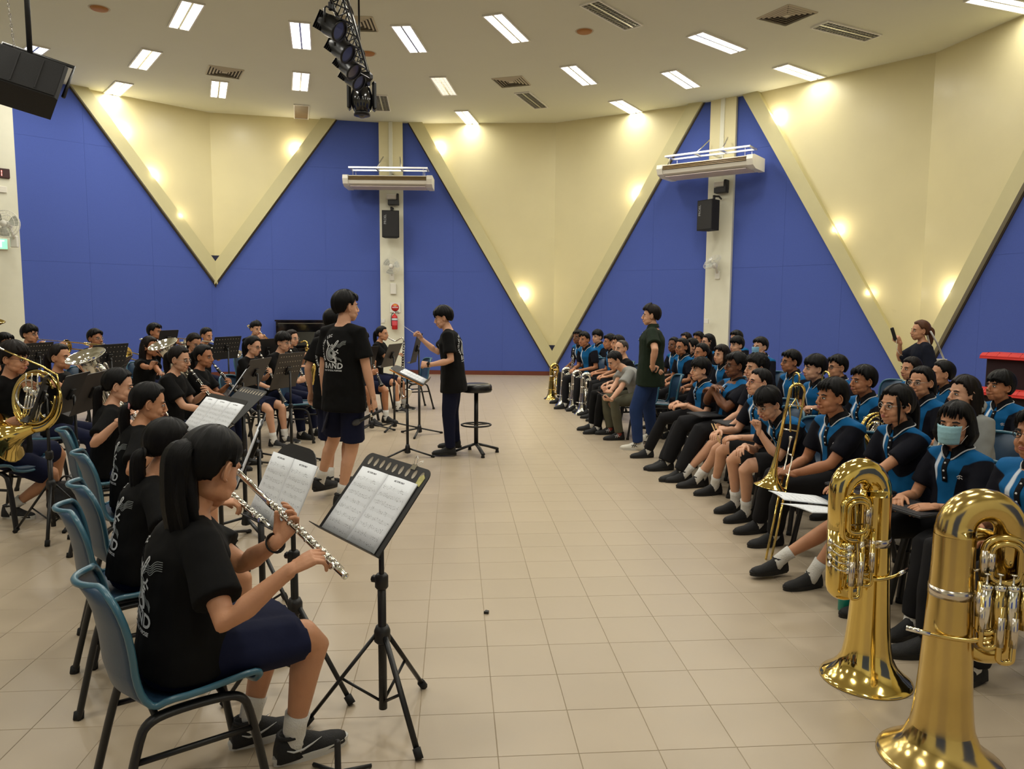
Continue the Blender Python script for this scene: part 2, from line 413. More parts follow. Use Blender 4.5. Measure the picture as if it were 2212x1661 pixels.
for sx, sy, lx, ly in ((0, .155, 1.24, .022), (0, -.155, 1.24, .022), (.61, 0, .022, .30), (-.61, 0, .022, .30)): f.box((sx, sy, -.012), (lx, ly, .024))
f.build('frame', [wmetal], ap); M().box((0, 0, -.004), (1.2, .29, .006)).build('plate', [mat('brown_plate', srgb(128, 108, 84), .5, var=.2, vscale=5)], ap)
orange = mat('orange_brown_disc', srgb(176, 120, 62), .6, var=.08)
for x, y, lab in ((-6.13, 11.53, 'round orange-brown ceiling disc at the top left'), (1.11, 12.32, 'round orange-brown ceiling disc right of the middle'), (-2.53, 13.42, 'round orange-brown ceiling disc behind the lighting bar')):
    d = M().lathe([(0, -.03), (.07, -.03), (.11, -.022), (.125, 0)], n=24).build('ceiling_speaker', [orange], loc=(x, y, CEIL), label=lab, cat='ceiling speaker', group='round ceiling discs')
    M().lathe([(.128, -.004), (.145, -.006), (.15, 0)], n=24).build('rim', [dm], d)
# small wall washers tucked behind the band edges
WL = bpy.data.lights.new('washer_lamp', 'POINT'); WL.energy = WASH_W; WL.color = WASH_COL; WL.shadow_soft_size = .035
bulb = emit('washer_bulb', (1, .88, .62), 14.0)
for A, B, s, z, lab in ((W0, V1, 2.06, 5.27, 'upper one on the left V, left band'), (W0, V1, 2.62, 4.42, 'middle one on the left V, left band'), (W0, V1, 3.17, 3.62, 'lowest one on the left V, left band'), (V1, C1, 1.92, 5.28, 'single one on the left V, right band'),
                   (C1, V2, 1.12, 5.42, 'top one on the middle V, left band'), (C1, V2, 3.14, 1.97, 'low one on the middle V, left band'), (V2, C2, 2.16, 4.2, 'single one on the middle V, right band'),
                   (C2, V3, 1.16, 5.42, 'top one on the right V, left band'), (C2, V3, 2.46, 3.13, 'middle one on the right V, left band'), (C2, V3, 3.14, 1.95, 'lowest one on the right V, left band'), (V3, E0, .72, 1.93, 'single one on the right V, right band')):
    mx = wmx(A, B); p = mx @ Vector((s, z, .075))
    b = M().lathe([(0, -.02), (.018, -.014), (.022, 0), (.018, .014), (0, .02)], n=12).build('wall_washer', [bulb], loc=p, label='small glowing wall light, '+lab, cat='wall light', group='small lights behind the cream bands')
    M().cyl((0, 0, 0), mx.to_3x3() @ Vector((0, 0, -.07)), .008, n=8).build('stem', [wmetal], b)
    q = bpy.data.objects.new('washer_lamp', WL); COL.objects.link(q); q.location = mx @ Vector((s+(.05 if B is V1 or B is V2 or B is V3 else -.05), z+.01, .12))
# ------------------------------------------------------------------ people
def skin_mat(name, c):
    m = mat(name, srgb(*c), .48, var=.05, vscale=18, bump=.08, bscale=120, spec=.35)
    b = m.node_tree.nodes['Principled BSDF']
    b.inputs['Subsurface Weight'].default_value = .08; b.inputs['Subsurface Radius'].default_value = (.6, .25, .15); b.inputs['Subsurface Scale'].default_value = .01
    return m
SKIN = {'light': skin_mat('skin_light', (214, 164, 134)), 'mid': skin_mat('skin_mid', (200, 146, 112)), 'tan': skin_mat('skin_tan', (178, 122, 88)), 'brown': skin_mat('skin_brown', (120, 78, 54))}
eye_w = mat('eye_white', srgb(225, 220, 212), .3); eye_d = mat('eye_dark', srgb(22, 15, 12), .25)
LIPS = mat('lips', srgb(168, 92, 84), .45); BROW = mat('brow_hair', srgb(26, 20, 18), .8)
def hair_mat(name, c, r=.46):
    if name in MATS: return MATS[name]
    m, nt, b = nodes(name); L = nt.links.new
    b.inputs['Base Color'].default_value = c; b.inputs['Roughness'].default_value = r; b.inputs['Specular IOR Level'].default_value = .16
    a = N(nt, 'ShaderNodeAttribute', attribute_name='strand'); n = N(nt, 'ShaderNodeTexNoise'); n.inputs['Scale'].default_value = 1.0; n.inputs['Detail'].default_value = 3
    mp = N(nt, 'ShaderNodeMapping'); mp.inputs['Scale'].default_value = (90, 3, 1); L(a.outputs['Vector'], mp.inputs[0]); L(mp.outputs[0], n.inputs['Vector'])
    bp = N(nt, 'ShaderNodeBump'); bp.inputs['Strength'].default_value = .55; bp.inputs['Distance'].default_value = .004; L(n.outputs['Fac'], bp.inputs['Height']); L(bp.outputs[0], b.inputs['Normal'])
    mr = N(nt, 'ShaderNodeMapRange'); mr.inputs[3].default_value = .55; mr.inputs[4].default_value = 1.6; hs = N(nt, 'ShaderNodeHueSaturation'); hs.inputs['Color'].default_value = c
    L(n.outputs['Fac'], mr.inputs[0]); L(mr.outputs[0], hs.inputs['Value']); L(hs.outputs[0], b.inputs['Base Color'])
    MATS[name] = m; return m
HAIR = {'black': hair_mat('hair_black', srgb(9, 8, 9)), 'dark': hair_mat('hair_dark_brown', srgb(22, 16, 14)), 'brown': hair_mat('hair_brown', srgb(84, 54, 38), .4), 'grey': hair_mat('hair_greying', srgb(66, 60, 56), .5)}
def cloth(name, c, sheen=.0, bump=.5, bs=7): return mat(name, srgb(*c), .85, bump=bump, bscale=bs, var=.06, vscale=10, sheen=sheen, spec=.2)
BLACK = cloth('black_cotton', (9, 9, 10)); NAVY = cloth('navy_twill', (20, 25, 52)); DKNAVY = cloth('dark_navy', (18, 22, 36)); TROU = cloth('charcoal_trouser', (27, 27, 30)); SKIRTG = cloth('charcoal_skirt', (40, 40, 42))
DENIM = cloth('blue_denim', (36, 56, 100), bump=.6); OLIVE = cloth('olive_shirt', (26, 38, 26)); GREYT = cloth('grey_tee', (150, 150, 146)); GREYG = cloth('grey_green_trouser', (92, 90, 74)); HOOD = cloth('grey_hoodie', (140, 142, 140)); WHITEC = cloth('white_cotton', (232, 230, 224))
SOCK = mat('white_sock', srgb(226, 224, 218), .9, bump=.5, bscale=150); REDSOCK = mat('red_sock', srgb(150, 60, 48), .9)
SHOEB = mat('black_shoe_mesh', srgb(20, 20, 22), .7, bump=.35, bscale=220); SOLEB = mat('black_rubber', srgb(24, 24, 25), .6); SOLEW = mat('white_rubber', srgb(205, 203, 196), .55, var=.05); SHOEW = mat('white_leather', srgb(216, 212, 198), .5)
WHITEP = mat('white_print', srgb(214, 216, 218), .6)
def polo_mat():
    m, nt, b = nodes('polo_shirt'); L = nt.links.new
    b.inputs['Roughness'].default_value = .8; b.inputs['Specular IOR Level'].default_value = .2
    a = N(nt, 'ShaderNodeAttribute', attribute_name='gar'); h = N(nt, 'ShaderNodeAttribute', attribute_name='gar2')
    s = N(nt, 'ShaderNodeSeparateXYZ'); L(a.outputs['Vector'], s.inputs[0]); s2 = N(nt, 'ShaderNodeSeparateXYZ'); L(h.outputs['Vector'], s2.inputs[0])
    U, V, A, W = s.outputs[0], s.outputs[1], s.outputs[2], s2.outputs[0]
    def mth(op, x, y=None, z=None):
        n = N(nt, 'ShaderNodeMath', operation=op); n.use_clamp = op == 'MULTIPLY' and False
        for i, q in enumerate((x, y, z)):
            if q is None: continue
            if isinstance(q, (int, float)): n.inputs[i].default_value = q
            else: L(q, n.inputs[i])
        return n.outputs[0]
    def step(x, e, soft=.004):
        n = N(nt, 'ShaderNodeMapRange'); n.inputs[1].default_value = e-soft; n.inputs[2].default_value = e+soft; L(x, n.inputs[0]); return n.outputs[0]
    def mix(f, c1, c2):
        n = N(nt, 'ShaderNodeMix', data_type='RGBA'); L(f, n.inputs['Factor'])
        for k, c in (('A', c1), ('B', c2)):
            i = [q for q in n.inputs if q.name == k and q.type == 'RGBA'][0]
            if isinstance(c, tuple): i.default_value = c
            else: L(c, i)
        return [q for q in n.outputs if q.type == 'RGBA'][0]
    absu = mth('ABSOLUTE', U)
    bl = srgb(10, 92, 148); nv = srgb(12, 14, 26); wh = srgb(210, 220, 230)
    # side panel grows towards the hem
    edge = mth('SUBTRACT', .158, mth('MULTIPLY', mth('SUBTRACT', 1.0, V), .045))
    side = step(mth('SUBTRACT', absu, edge), 0.0)
    lowfade = step(mth('SUBTRACT', .80, V), 0.0)
    side = mth('MULTIPLY', side, lowfade)
    col = mix(side, bl, nv)
    # white streak on the wearer's right of the front
    ctr = mth('ADD', .052, mth('MULTIPLY', mth('SUBTRACT', .95, V), .055))
    wid = mth('SUBTRACT', .020, mth('MULTIPLY', mth('ABSOLUTE', mth('SUBTRACT', V, .62)), .030))
    st = step(mth('SUBTRACT', wid, mth('ABSOLUTE', mth('SUBTRACT', U, ctr))), 0.0)
    st = mth('MULTIPLY', st, step(W, .03)); st = mth('MULTIPLY', st, step(V, .12)); st = mth('MULTIPLY', st, step(mth('SUBTRACT', .97, V), 0))
    col = mix(st, col, wh)
    sl = step(A, .022); col = mix(sl, col, nv)
    L(col, b.inputs['Base Color'])
    tc = N(nt, 'ShaderNodeTexCoord'); n = N(nt, 'ShaderNodeTexNoise'); n.inputs['Scale'].default_value = 8; n.inputs['Detail'].default_value = 4; L(tc.outputs['Object'], n.inputs['Vector'])
    bp = N(nt, 'ShaderNodeBump'); bp.inputs['Strength'].default_value = .5; bp.inputs['Distance'].default_value = .01; L(n.outputs['Fac'], bp.inputs['Height']); L(bp.outputs[0], b.inputs['Normal'])
    return m
POLO = polo_mat(); COLLAR = cloth('polo_collar', (11, 12, 18), bump=.1)
V3d = Vector
def head_template(vox):
    m = M()
    m.ell((0, -.014, .028), (.074, .093, .084), n=24, k=16).ell((0, .020, -.020), (.064, .062, .084), n=24, k=16).ell((0, .050, -.088), (.030, .028, .025))
    m.ell((0, .012, -.058), (.060, .056, .044), n=20, k=12)
    for s in (-1, 1):
        m.ell((s*.030, .052, -.040), (.030, .026, .030)).ell((s*.012, .094, -.037), (.0085, .010, .008)).ell((s*.034, .035, -.068), (.026, .034, .026))
        m.ell((s*.0745, -.006, -.006), (.008, .017, .030), Matrix.Rotation(-.25, 3, 'X') @ Matrix.Rotation(s*.38, 3, 'Z'))
        m.ell((s*.068, -.002, -.014), (.010, .014, .020))
    m.ell((0, .066, .022), (.050, .015, .016))
    m.tube([(0, .080, .010), (0, .092, -.012), (0, .102, -.034)], [.010, .010, .0125], 8)
    m.ell((0, .082, -.060), (.024, .012, .012)).ell((0, .072, -.078), (.024, .014, .012))
    h = fuse(m, vox, 3, .5)
    for s in (-1, 1):
        r = Matrix.Rotation(-s*.30, 3, 'Z')
        h.ell((s*.031, .0755, -.001), (.0145, .0075, .0062), r, 10, 6, mi=1)
        h.ell((s*.0305, .0805, -.0008), (.0062, .0042, .0060), r, 8, 6, mi=2)
        h.tube([(s*.046, .0690, -.001), (s*.038, .0800, .0055), (s*.028, .0845, .0060), (s*.017, .0800, .0015)], [.0014, .0022, .0022, .0014], 5, mi=2)
        h.tube([(s*.052, .0700, .018), (s*.038, .0815, .0235), (s*.018, .0850, .0195)], [.0018, .0034, .0030], 6, mi=4, flat=(1.3, .8))
    for s in (-1, 1):
        e = Matrix.Translation((s*.0765, -.008, -.006)) @ Matrix.Rotation(s*.42, 4, 'Z') @ Matrix.Rotation(-.22, 4, 'X')
        t = M(); t.ell((0, 0, 0), (.0045, .015, .026), None, 10, 8); t.tube([(s*.004, .010, -.026), (s*.004, -.006, -.024), (s*.005, -.016, -.008), (s*.005, -.018, .010), (s*.005, -.010, .026), (s*.004, .004, .029), (s*.003, .013, .018), (s*.002, .012, .006)], [.006, .0048, .0040, .0042, .0042, .0040, .0036, .002], 7)
        h.join(t, e)
    h.ell((0, .0915, -.0565), (.0185, .0060, .0038), None, 10, 6, mi=3).ell((0, .0900, -.0640), (.0155, .0065, .0048), None, 10, 6, mi=3)
    return h
HEADT = {}
def head_mesh(near):
    v = .0042 if near else .0065
    if v not in HEADT: HEADT[v] = head_template(v)
    return HEADT[v]
def hand_template(kind, vox):
    """right hand, wrist at the origin, fingers along +y, palm facing -z, thumb towards -x"""
    m = M()
    m.ell((0, 0, 0), (.025, .034, .021))
    m.tube([(0, -.015, 0), (0, .02, 0), (0, .055, 0), (0, .085, -.002)], [.026, .033, .040, .040], 12, flat=(.42, 1), up=(0, 0, 1))
    fl = {'relaxed': (20, 28, 20), 'grip': (58, 75, 50), 'fist': (80, 95, 60), 'flat': (4, 6, 4), 'keys': (35, 45, 25)}[kind]
    for k, (x, L, sp) in enumerate(((-.028, .070, -6), (-.0095, .078, -2), (.0095, .073, 2), (.027, .058, 7))):
        p = V3d((x, .085, -.002)); a = 0; segs = (L*.45, L*.30, L*.25); pts = [p.copy() - V3d((0, .02, 0)), p.copy()]
        rnd = (k-1.5)*2.5
        for q in range(3):
            a -= math.radians(fl[q]+(rnd if kind != 'flat' else 0))
            d = V3d((math.sin(math.radians(sp)), math.cos(a), math.sin(a))).normalized(); p = p+d*segs[q]; pts.append(p.copy())
        m.tube(pts, [.0095, .0098, .0086, .0078, .0066], 8)
        m.ell(pts[-1], .0066, n=8, k=5)
    th = {'relaxed': (-40, -30), 'grip': (-30, -75), 'fist': (-20, -85), 'flat': (-55, -10), 'keys': (-30, -60)}[kind]
    a, bdn = math.radians(th[0]), math.radians(th[1])
    p = V3d((-.024, .018, -.004)); d1 = V3d((math.sin(a)*.9, math.cos(a), math.sin(bdn)*.45)).normalized()
    d2 = V3d((math.sin(a)*.35, math.cos(a), math.sin(bdn)*.9)).normalized()
    m.tube([p, p+d1*.036, p+d1*.036+d2*.026, p+d1*.036+d2*.046], [.015, .0125, .0098, .0072], 8)
    return fuse(m, vox, 1, .4)
HANDT = {}
def hand_mesh(kind, near):
    k = (kind, near)
    if k not in HANDT: HANDT[k] = hand_template(kind, .0034 if near else .0052)
    return HANDT[k]
def frame_m(o, y, z):
    """matrix whose y axis is y and whose z axis is close to z"""
    y = V3d(y).normalized(); x = y.cross(V3d(z)); 
    if x.length < 1e-4: x = y.cross(V3d((1, 0, 0)))
    x.normalize(); z = x.cross(y)
    return Matrix(((x.x, y.x, z.x, o[0]), (x.y, y.y, z.y, o[1]), (x.z, y.z, z.z, o[2]), (0, 0, 0, 1)))
def ik(a, b, l1, l2, pole):
    d = b-a; L = d.length; mx = (l1+l2)*.998
    if L > mx: b = a+d*(mx/L); d = b-a; L = mx
    L = max(L, abs(l1-l2)+.01)
    c = (l1*l1+L*L-l2*l2)/(2*L); h = math.sqrt(max(0, l1*l1-c*c)); u = d.normalized()
    p = V3d(pole); p = p-u*p.dot(u); p.normalize()
    return a+u*c+p*h, b
def shoe_meshes(kind):
    """length along +y, heel at -0.07, sole bottom at z=0"""
    prof = [(-.075, .028, .056), (-.066, .036, .088), (-.03, .040, .100), (.01, .040, .096), (.045, .041, .074), (.10, .046, .046), (.145, .044, .038), (.175, .034, .030), (.190, .018, .022)]
    up = M(); ring = 14; V = []
    for y, hw, hh in prof:
        for j in range(ring):
            a = 2*PI*j/ring; c, s_ = math.cos(a), math.sin(a)
            V.append((hw*c, y, .018+(hh*max(0, s_) if s_ > 0 else .012*s_)))
    F = [(i*ring+j, i*ring+(j+1) % ring, (i+1)*ring+(j+1) % ring, (i+1)*ring+j) for i in range(len(prof)-1) for j in range(ring)]
    F = [f[::-1] for f in F]; F.append(tuple(range(ring))); F.append(tuple((len(prof)-1)*ring+j for j in range(ring))[::-1])
    up.add(V, F)
    up.tube(arc((0, -.020, .100), .037, 0, 2*PI, 16, (1, 0, 0), (0, 1.15, .0))[:-1], .008, 6, closed=True)
    sole = M(); n = 22; out = []
    for j in range(n):
        t = j/n; a = 2*PI*t; y = .058+.142*math.sin(a); hw = .040+.010*math.sin(a) if math.sin(a) > -.9 else .04
        out.append(((hw+.004)*math.cos(a)*(1 if abs(math.sin(a)) < .8 else 1), y))
    sole.prism(out, 0, .024)
    sole.prism([(x*1.03, (y-.058)*1.02+.058) for x, y in out], .016, .028)
    lace = M()
    for k in range(5):
        y = .012+k*.019; z = .103-k*.0125
        lace.tube([(-.022, y, z-.012), (-.008, y+.008, z+.001), (.008, y+.002, z+.001), (.022, y+.009, z-.012)], .0022, 5)
    return up, sole, lace
SHT = shoe_meshes('x'); SHME = {}
def shoe_objs(par, mx, upm, solm, lacem, side_mark=None):
    k = (upm.name, solm.name, lacem.name)
    if k not in SHME: SHME[k] = (SHT[0].mesh('shoe', [upm]), SHT[1].mesh('sole', [solm]), SHT[2].mesh('laces', [lacem]))
    a, b, c = SHME[k]
    o = link('shoe', a, par); o.matrix_local = mx
    link('sole', b, o); link('laces', c, o)
    if side_mark:
        s_ = M(); mk, mm = side_mark
        for sx in (-1, 1):
            if mk == 'swoosh':
                P = [(-.045, .050), (-.02, .036), (.015, .034), (.05, .046), (.085, .060)]
                s_.tube([(sx*(.0405+.002*(i > 2)-.0012*i), y, z+.012) for i, (y, z) in enumerate(P)], [.0018, .0042, .0050, .0034, .0008], 6, flat=(1, .35), up=(0, 0, 1))
            else:
                for dy in (0, .022): s_.tube([(sx*.036, .0+dy, .085), (sx*.041, .030+dy, .035)], .0032, 5)
                s_.tube([(sx*.041, -.01, .045), (sx*.041, .02, .060), (sx*.040, .06, .062)], .0030, 5)
        s_.build('side_stripe', [mm], o)
    return o
SK_A, SK_R = V3d((0, -.012, .022)), (.0765, .0985, .0905)
def hair_cap(style, near, seed, rnd=None):
    """closed shell over the skull, its lower edge following the hairline of the style"""
    nu = 72 if near else 44; nv = 30 if near else 20
    V = []; S = []
    T = {'short': .020, 'crop': .011, 'bowl': .025, 'curly': .026, 'pulled': .015, 'long': .016, 'bob': .020, 'balding': .008, 'quiff': .020}[style]
    for i in range(nv+1):
        th = PI*i/nv
        for j in range(nu):
            az = 2*PI*j/nu; d = V3d((math.sin(th)*math.sin(az), math.sin(th)*math.cos(az), math.cos(th)))
            el = math.degrees(PI/2-th); azd = abs(((math.degrees(az)+180) % 360)-180)
            nz = noise.noise(V3d((math.sin(az)*3.1+seed, math.cos(az)*3.1, seed*.7))); nz2 = noise.noise(V3d((math.sin(az)*9, math.cos(az)*9, seed+3)))
            if style in ('short', 'crop', 'quiff'): front, side, back = (24, 0, -56) if style != 'crop' else (27, 3, -50)
            elif style == 'bowl': front, side, back = 8, -8, -58
            elif style == 'curly': front, side, back = 18, -4, -56
            elif style == 'pulled': front, side, back = 33, -2, -60
            elif style == 'long': front, side, back = 27, -22, -60
            elif style == 'bob': front, side, back = 26, -20, -60
            else: front, side, back = 42, 8, -36
            fr = front+(nz*6+nz2*5)*(1 if style not in ('pulled',) else .2)
            sd = side-8 if style in ('long', 'bob') else -13
            e0 = float(np.interp(azd, [0, 40, 58, 70, 78, 85, 96, 104, 116, 180], [fr, fr, fr*.5+sd*.3, sd, sd+2, side+2, side-2, -28, back*.84, back]))
            e0 += nz2*2.5
            k = max(0.0, min(1.0, (el-e0)/7.0)); k = k*k*(3-2*k)
            top = max(0, math.sin(math.radians(el)))
            t_ = T*(.62+.55*top+.30*nz)
            if style == 'quiff' and azd < 60: t_ += .016*top
            if style == 'curly': t_ += .010*noise.noise(d*14+V3d((seed, 0, 0)))+.006*noise.noise(d*30)
            t_ += .0016*math.sin(az*19+nz*6)+.0012*math.sin(az*37+nz2*4)
            if style == 'balding' and el > 55: t_ *= .25
            r = 1/math.sqrt((d.x/SK_R[0])**2+(d.y/SK_R[1])**2+(d.z/SK_R[2])**2)
            drop = 1.0
            if el < -45 and style != 'bob': r *= 1-.2*min(1, (-45-el)/40)
            V.append(SK_A+d*(r+(t_*k-(1-k)*.022))); S.append((az/(2*PI), th, 0))
    F = [(i*nu+j, (i+1)*nu+j, (i+1)*nu+(j+1) % nu, i*nu+(j+1) % nu) for i in range(nv) for j in range(nu)]
    F = [f[::-1] for f in F]
    F = [f[::-1] for f in F]
    m = M(); m.add(V, F); m.S = S
    return m
def strand_tube(m, S, path, rad, n=14, flat=None, up=None):
    b = len(m.v); path = smooth_path(path, 2); K = len(path)
    R = [float(np.interp(i/(K-1), np.linspace(0, 1, len(rad)), rad)) for i in range(K)]
    m.tube(path, R, n, flat=flat, up=up, swell=[1, .86, 1.06, .9])
    for i in range(K):
        for j in range(n): S.append((j/n, i*.25, 0))
def hair_object(par, style, near, seed, hm, mx, tail=None, tie=None):
    tail, tw_ = tail if isinstance(tail, tuple) else (tail, 1.0)
    base = {'ponytail': 'pulled', 'lowtail': 'pulled', 'fringetail': 'long', 'straight': 'long'}.get(style, style)
    m = hair_cap(base, near, seed); S = m.S; rn = random.Random(int(seed*100))
    inv = mx.to_3x3().inverted(); dn = (inv @ V3d((0, 0, -1))).normalized()       # down, in head space
    if style in ('ponytail', 'fringetail', 'lowtail'):
        z0 = .035 if style != 'lowtail' else -.035; st = V3d((0, -.098, z0)); L = tail or .26
        back = V3d((0, -1, 0))
        P = [V3d((0, -.070, z0+.01)), st+back*.012, st+back*.036+dn*.03, st+back*.040+dn*(L*.45), st+back*.026+dn*(L*.8), st+back*.016+dn*L]
        strand_tube(m, S, P, [.022]+[q*tw_ for q in (.020, .032, .033, .026, .006)], 18)
        for k in range((15 if tw_ > 1.2 else 9) if near else 3):
            o = V3d((rn.uniform(-.02, .02), rn.uniform(-.012, .012), 0)); strand_tube(m, S, [p+o*(i/5)*1.2*tw_*1.6+V3d((rn.uniform(-1, 1), rn.uniform(-1, 1), 0))*(.008 if tw_ < 1.2 else .017)*tw_*(i > 1) for i, p in enumerate(P[1:])], [q*tw_ for q in (.010, .014, .013, .009, .002)], 7)
    if style in ('straight', 'bob'):
        for az in range(*((100, 261, 16) if style == 'straight' else (70, 291, 13))):
            a = math.radians(az); d = V3d((math.sin(a), math.cos(a), 0)); s0 = SK_A+V3d((d.x*.070, d.y*.092, -.01)); L = (tail or (.28 if style == 'straight' else .115))*rn.uniform(.92, 1.05)
            strand_tube(m, S, [s0+V3d((0, 0, .03)), s0+d*.010+dn*.05, s0+d*.016+dn*L*.5, s0+d*(.010 if style == 'straight' else -.004)+dn*L], [.020, .026, .026, .006 if style == 'straight' else .015], 9)
    if style == 'fringetail':
        for s_ in (-1, 1): strand_tube(m, S, [(s_*.060, .050, .060), (s_*.078, .050, .01), (s_*.074, .044, -.05), (s_*.070, .040, -.11)], [.008, .010, .007, .002], 7)
    if style in ('bowl', 'short', 'quiff', 'long', 'bob'):     # loose locks along the fringe
        for k in range(9 if near else 6):
            az = math.radians(rn.uniform(-52, 52)); d = V3d((math.sin(az), math.cos(az), 0)); q = SK_A+V3d((d.x*.072, d.y*.094, .055))
            L = {'bowl': .050, 'short': .030, 'quiff': .016, 'long': .03, 'bob': .035}[style]*rn.uniform(.7, 1.2)
            strand_tube(m, S, [q+V3d((0, -.012, .022)), q+d*.008+V3d((0, 0, .004)), q+d*.008+V3d((rn.uniform(-.008, .008), 0, -L))], [.010, .010, .002], 6)
    me = m.mesh('hair', [HAIR[hm]])
    at = me.attributes.new('strand', 'FLOAT_VECTOR', 'POINT'); at.data.foreach_set('vector', np.array(S, dtype=np.float32).ravel())
    o = link('hair', me, par); o.matrix_local = mx
    if tie: 
        z0 = .035 if style != 'lowtail' else -.035
        M().tube(arc((0, -.106, z0), .021, 0, 2*PI, 12, (1, 0, 0), (0, 0, 1))[:-1], .0065, 7, closed=True).build('hair_tie', [tie], o)
    return o
PCOUNT = 0
ROOTS = {}; PEOPLE = {}
def person(key, label, head, face, look=None, pitch=0, lean=8, side=0, pose='sit', sex='m', skin='mid', hair='short', hairc='black', top='polo', bottom='trousers',
           botmat=None, topmat=None, rh=None, lh=None, rk='relaxed', lk='relaxed', rdir=None, ldir=None, rpn=None, lpn=None, relb=None, lelb=None, near=False, ss=1.0, seat=.43, feet=None, knee_w=.11, shoes=('b', 'b'), sock=True,
           build=1.0, glasses=None, mask=False, tail=None, tie=None, group=None, hz=None, mark=None, sleeve=.72, sockm=None, legs=True, lpole=None, twist=0, hs=1.0, rhw=None, lhw=None, rdw=None, ldw=None, rpw=None, lpw=None, feetw=None):
    """head: world position of the head's centre; face/look: world directions in degrees; hands: targets in the person's own frame"""
    global PCOUNT
    PCOUNT += 1
    seed = PCOUNT*1.37
    yaw = math.radians(face-90); la = math.radians(lean); fem = sex == 'f'
    hx, hy, hz_ = head
    if pose == 'stand': Hh = hz_/.935; zp = .53*Hh; s = Hh/1.70
    else: s = .93 if fem else .98; s *= build**.2*ss; zp = seat+.095
    R = Matrix.Rotation(yaw, 4, 'Z'); Ri = R.to_3x3().inverted()
    lookw = math.radians((look if look is not None else face)-face)
    d1 = V3d((math.sin(math.radians(side))*.6, math.sin(la*.55), math.cos(la*.55))).normalized(); d2 = V3d((math.sin(math.radians(side)), math.sin(la*1.25), math.cos(la*1.25))).normalized()
    nd = V3d((math.sin(math.radians(side)), math.sin(la*.9+.18-math.radians(pitch)*.25), math.cos(la*.9+.12-math.radians(pitch)*.25))).normalized()
    def chain(L): 
        P = V3d((0, 0, zp)); W = P+d1*(L*.42); C = W+d2*(L*.58); H = C+nd*(.135*s*hs)+V3d((0, .012, 0)); return P, W, C, H
    L = .455*s
    for _ in range(12):
        P, W, C, H = chain(L); L += (hz_-H.z)*.8
    L = max(.28, min(.62, L)); P, W, C, H = chain(L)
    off = R.to_3x3() @ V3d((H.x, H.y, 0)); root = V3d((hx-off.x, hy-off.y, 0))
    ROOTS[key] = (root.x, root.y, face)
    def wl(t): return Ri @ (V3d(t)-root)
    def wd(t): return Ri @ V3d(t)
    if rhw is not None: rh = wl(rhw)
    if lhw is not None: lh = wl(lhw)
    if rdw is not None: rdir = wd(rdw)
    if ldw is not None: ldir = wd(ldw)
    if rpw is not None: rpn = wd(rpw)
    if lpw is not None: lpn = wd(lpw)
    if feetw: feet = {k: tuple(wl(v[:3]))+tuple(v[3:]) for k, v in feetw.items()}
    bw = build
    sw = (.146 if fem else .164)*s*(1+.35*(bw-1)); hw = .088*s
    tw = math.radians(twist); ct, st_ = math.cos(tw), math.sin(tw)
    rt = V3d((ct, st_, 0))                       # shoulder line
    fwd = V3d((-st_, ct, 0)); fwd = (fwd-d2*fwd.dot(d2)).normalized()
    Sh = {+1: C-d2*.068*s+rt*sw, -1: C-d2*.068*s-rt*sw}
    l1, l2 = .275*s, .235*s
    vox = .0115 if near else .0150
    body = M(); chest = W+(C-W)*.55
    kw = dict(n=14)
    body.tube([P-d1*.07, P, W, chest, C-d2*.03, C+d2*.015], [x*s*bw for x in (.12, .145, .122 if fem else .135, .135 if fem else .148, .098, .055)], 16, flat=(.66, 1), up=(0, 1, 0))
    neck_top = H+V3d((0, -.010, -.045))
    body.tube([C-d2*.05, C+V3d((0, .005, .0)), neck_top], [.062*s, .052*s*(.9 if fem else 1.05), .050*s*(.9 if fem else 1.02)], 12)
    arms = {}
    for sg, tg, pol in ((+1, rh, relb), (-1, lh, lelb)):
        A = Sh[sg]
        if tg is None:
            tg = V3d((sg*.11, .30, zp+.10)) if pose == 'sit' else V3d((sg*.24, .04, zp-.06))
        tg = V3d(tg); hd = (rdir if sg > 0 else ldir)
        hd = V3d(hd).normalized() if hd is not None else (tg-(A+V3d((sg*.05, -.02, -.22)))).normalized()
        wrist = tg-hd*.075*s
        E, Wr = ik(A, wrist, l1, l2, pol if pol is not None else (sg*.5, -.6, -.8))
        arms[sg] = (A, E, Wr, hd)
        q = E+(Wr-E)*.3; q2 = A+(E-A)*.4
        k = .92 if fem else 1.0; k *= (1+.5*(bw-1))
        body.tube([C-d2*.040*s+rt*(sg*.045), A, q2, E, q, E+(Wr-E)*.8, Wr+hd*.012], [x*s*k for x in (.042, .050, .043, .036, .038, .027, .0245)], 12)
    legs_ = {}
    lt, ls = .425*s, .405*s
    for sg in (+1, -1):
        Hp = P+V3d((sg*hw, .01, -.01)); f = (feet or {}).get(sg)
        if pose == 'sit':
            A = V3d(f[:3]) if f else V3d((sg*(knee_w+.02), .46*s, .085))
            K, A = ik(Hp, A, lt, ls, lpole or (sg*.15, .45, 1))
        else:
            A = V3d(f[:3]) if f else V3d((sg*.10, 0, .085)); K, A = ik(Hp, A, lt, ls, (sg*.12, 1, 0))
        legs_[sg] = (Hp, K, A, math.radians(f[3]) if f and len(f) > 3 else math.radians(-sg*8), math.radians(f[4]) if f and len(f) > 4 else 0)
        if legs:
            k = 1+.5*(bw-1); cf = K+(A-K)*.32
            body.tube([Hp, Hp+(K-Hp)*.45, K+(Hp-K)*.08, K+(A-K)*.08, cf+V3d((0, -.012, 0)), K+(A-K)*.75, A], [x*s*k for x in (.086, .074, .057, .052, .053, .037, .034)], 12)
            body.ell(A+V3d((0, .03, -.045)), (.028, .06, .02))
    skin_body = fuse(body, vox, 2)
    hl = math.radians(pitch)
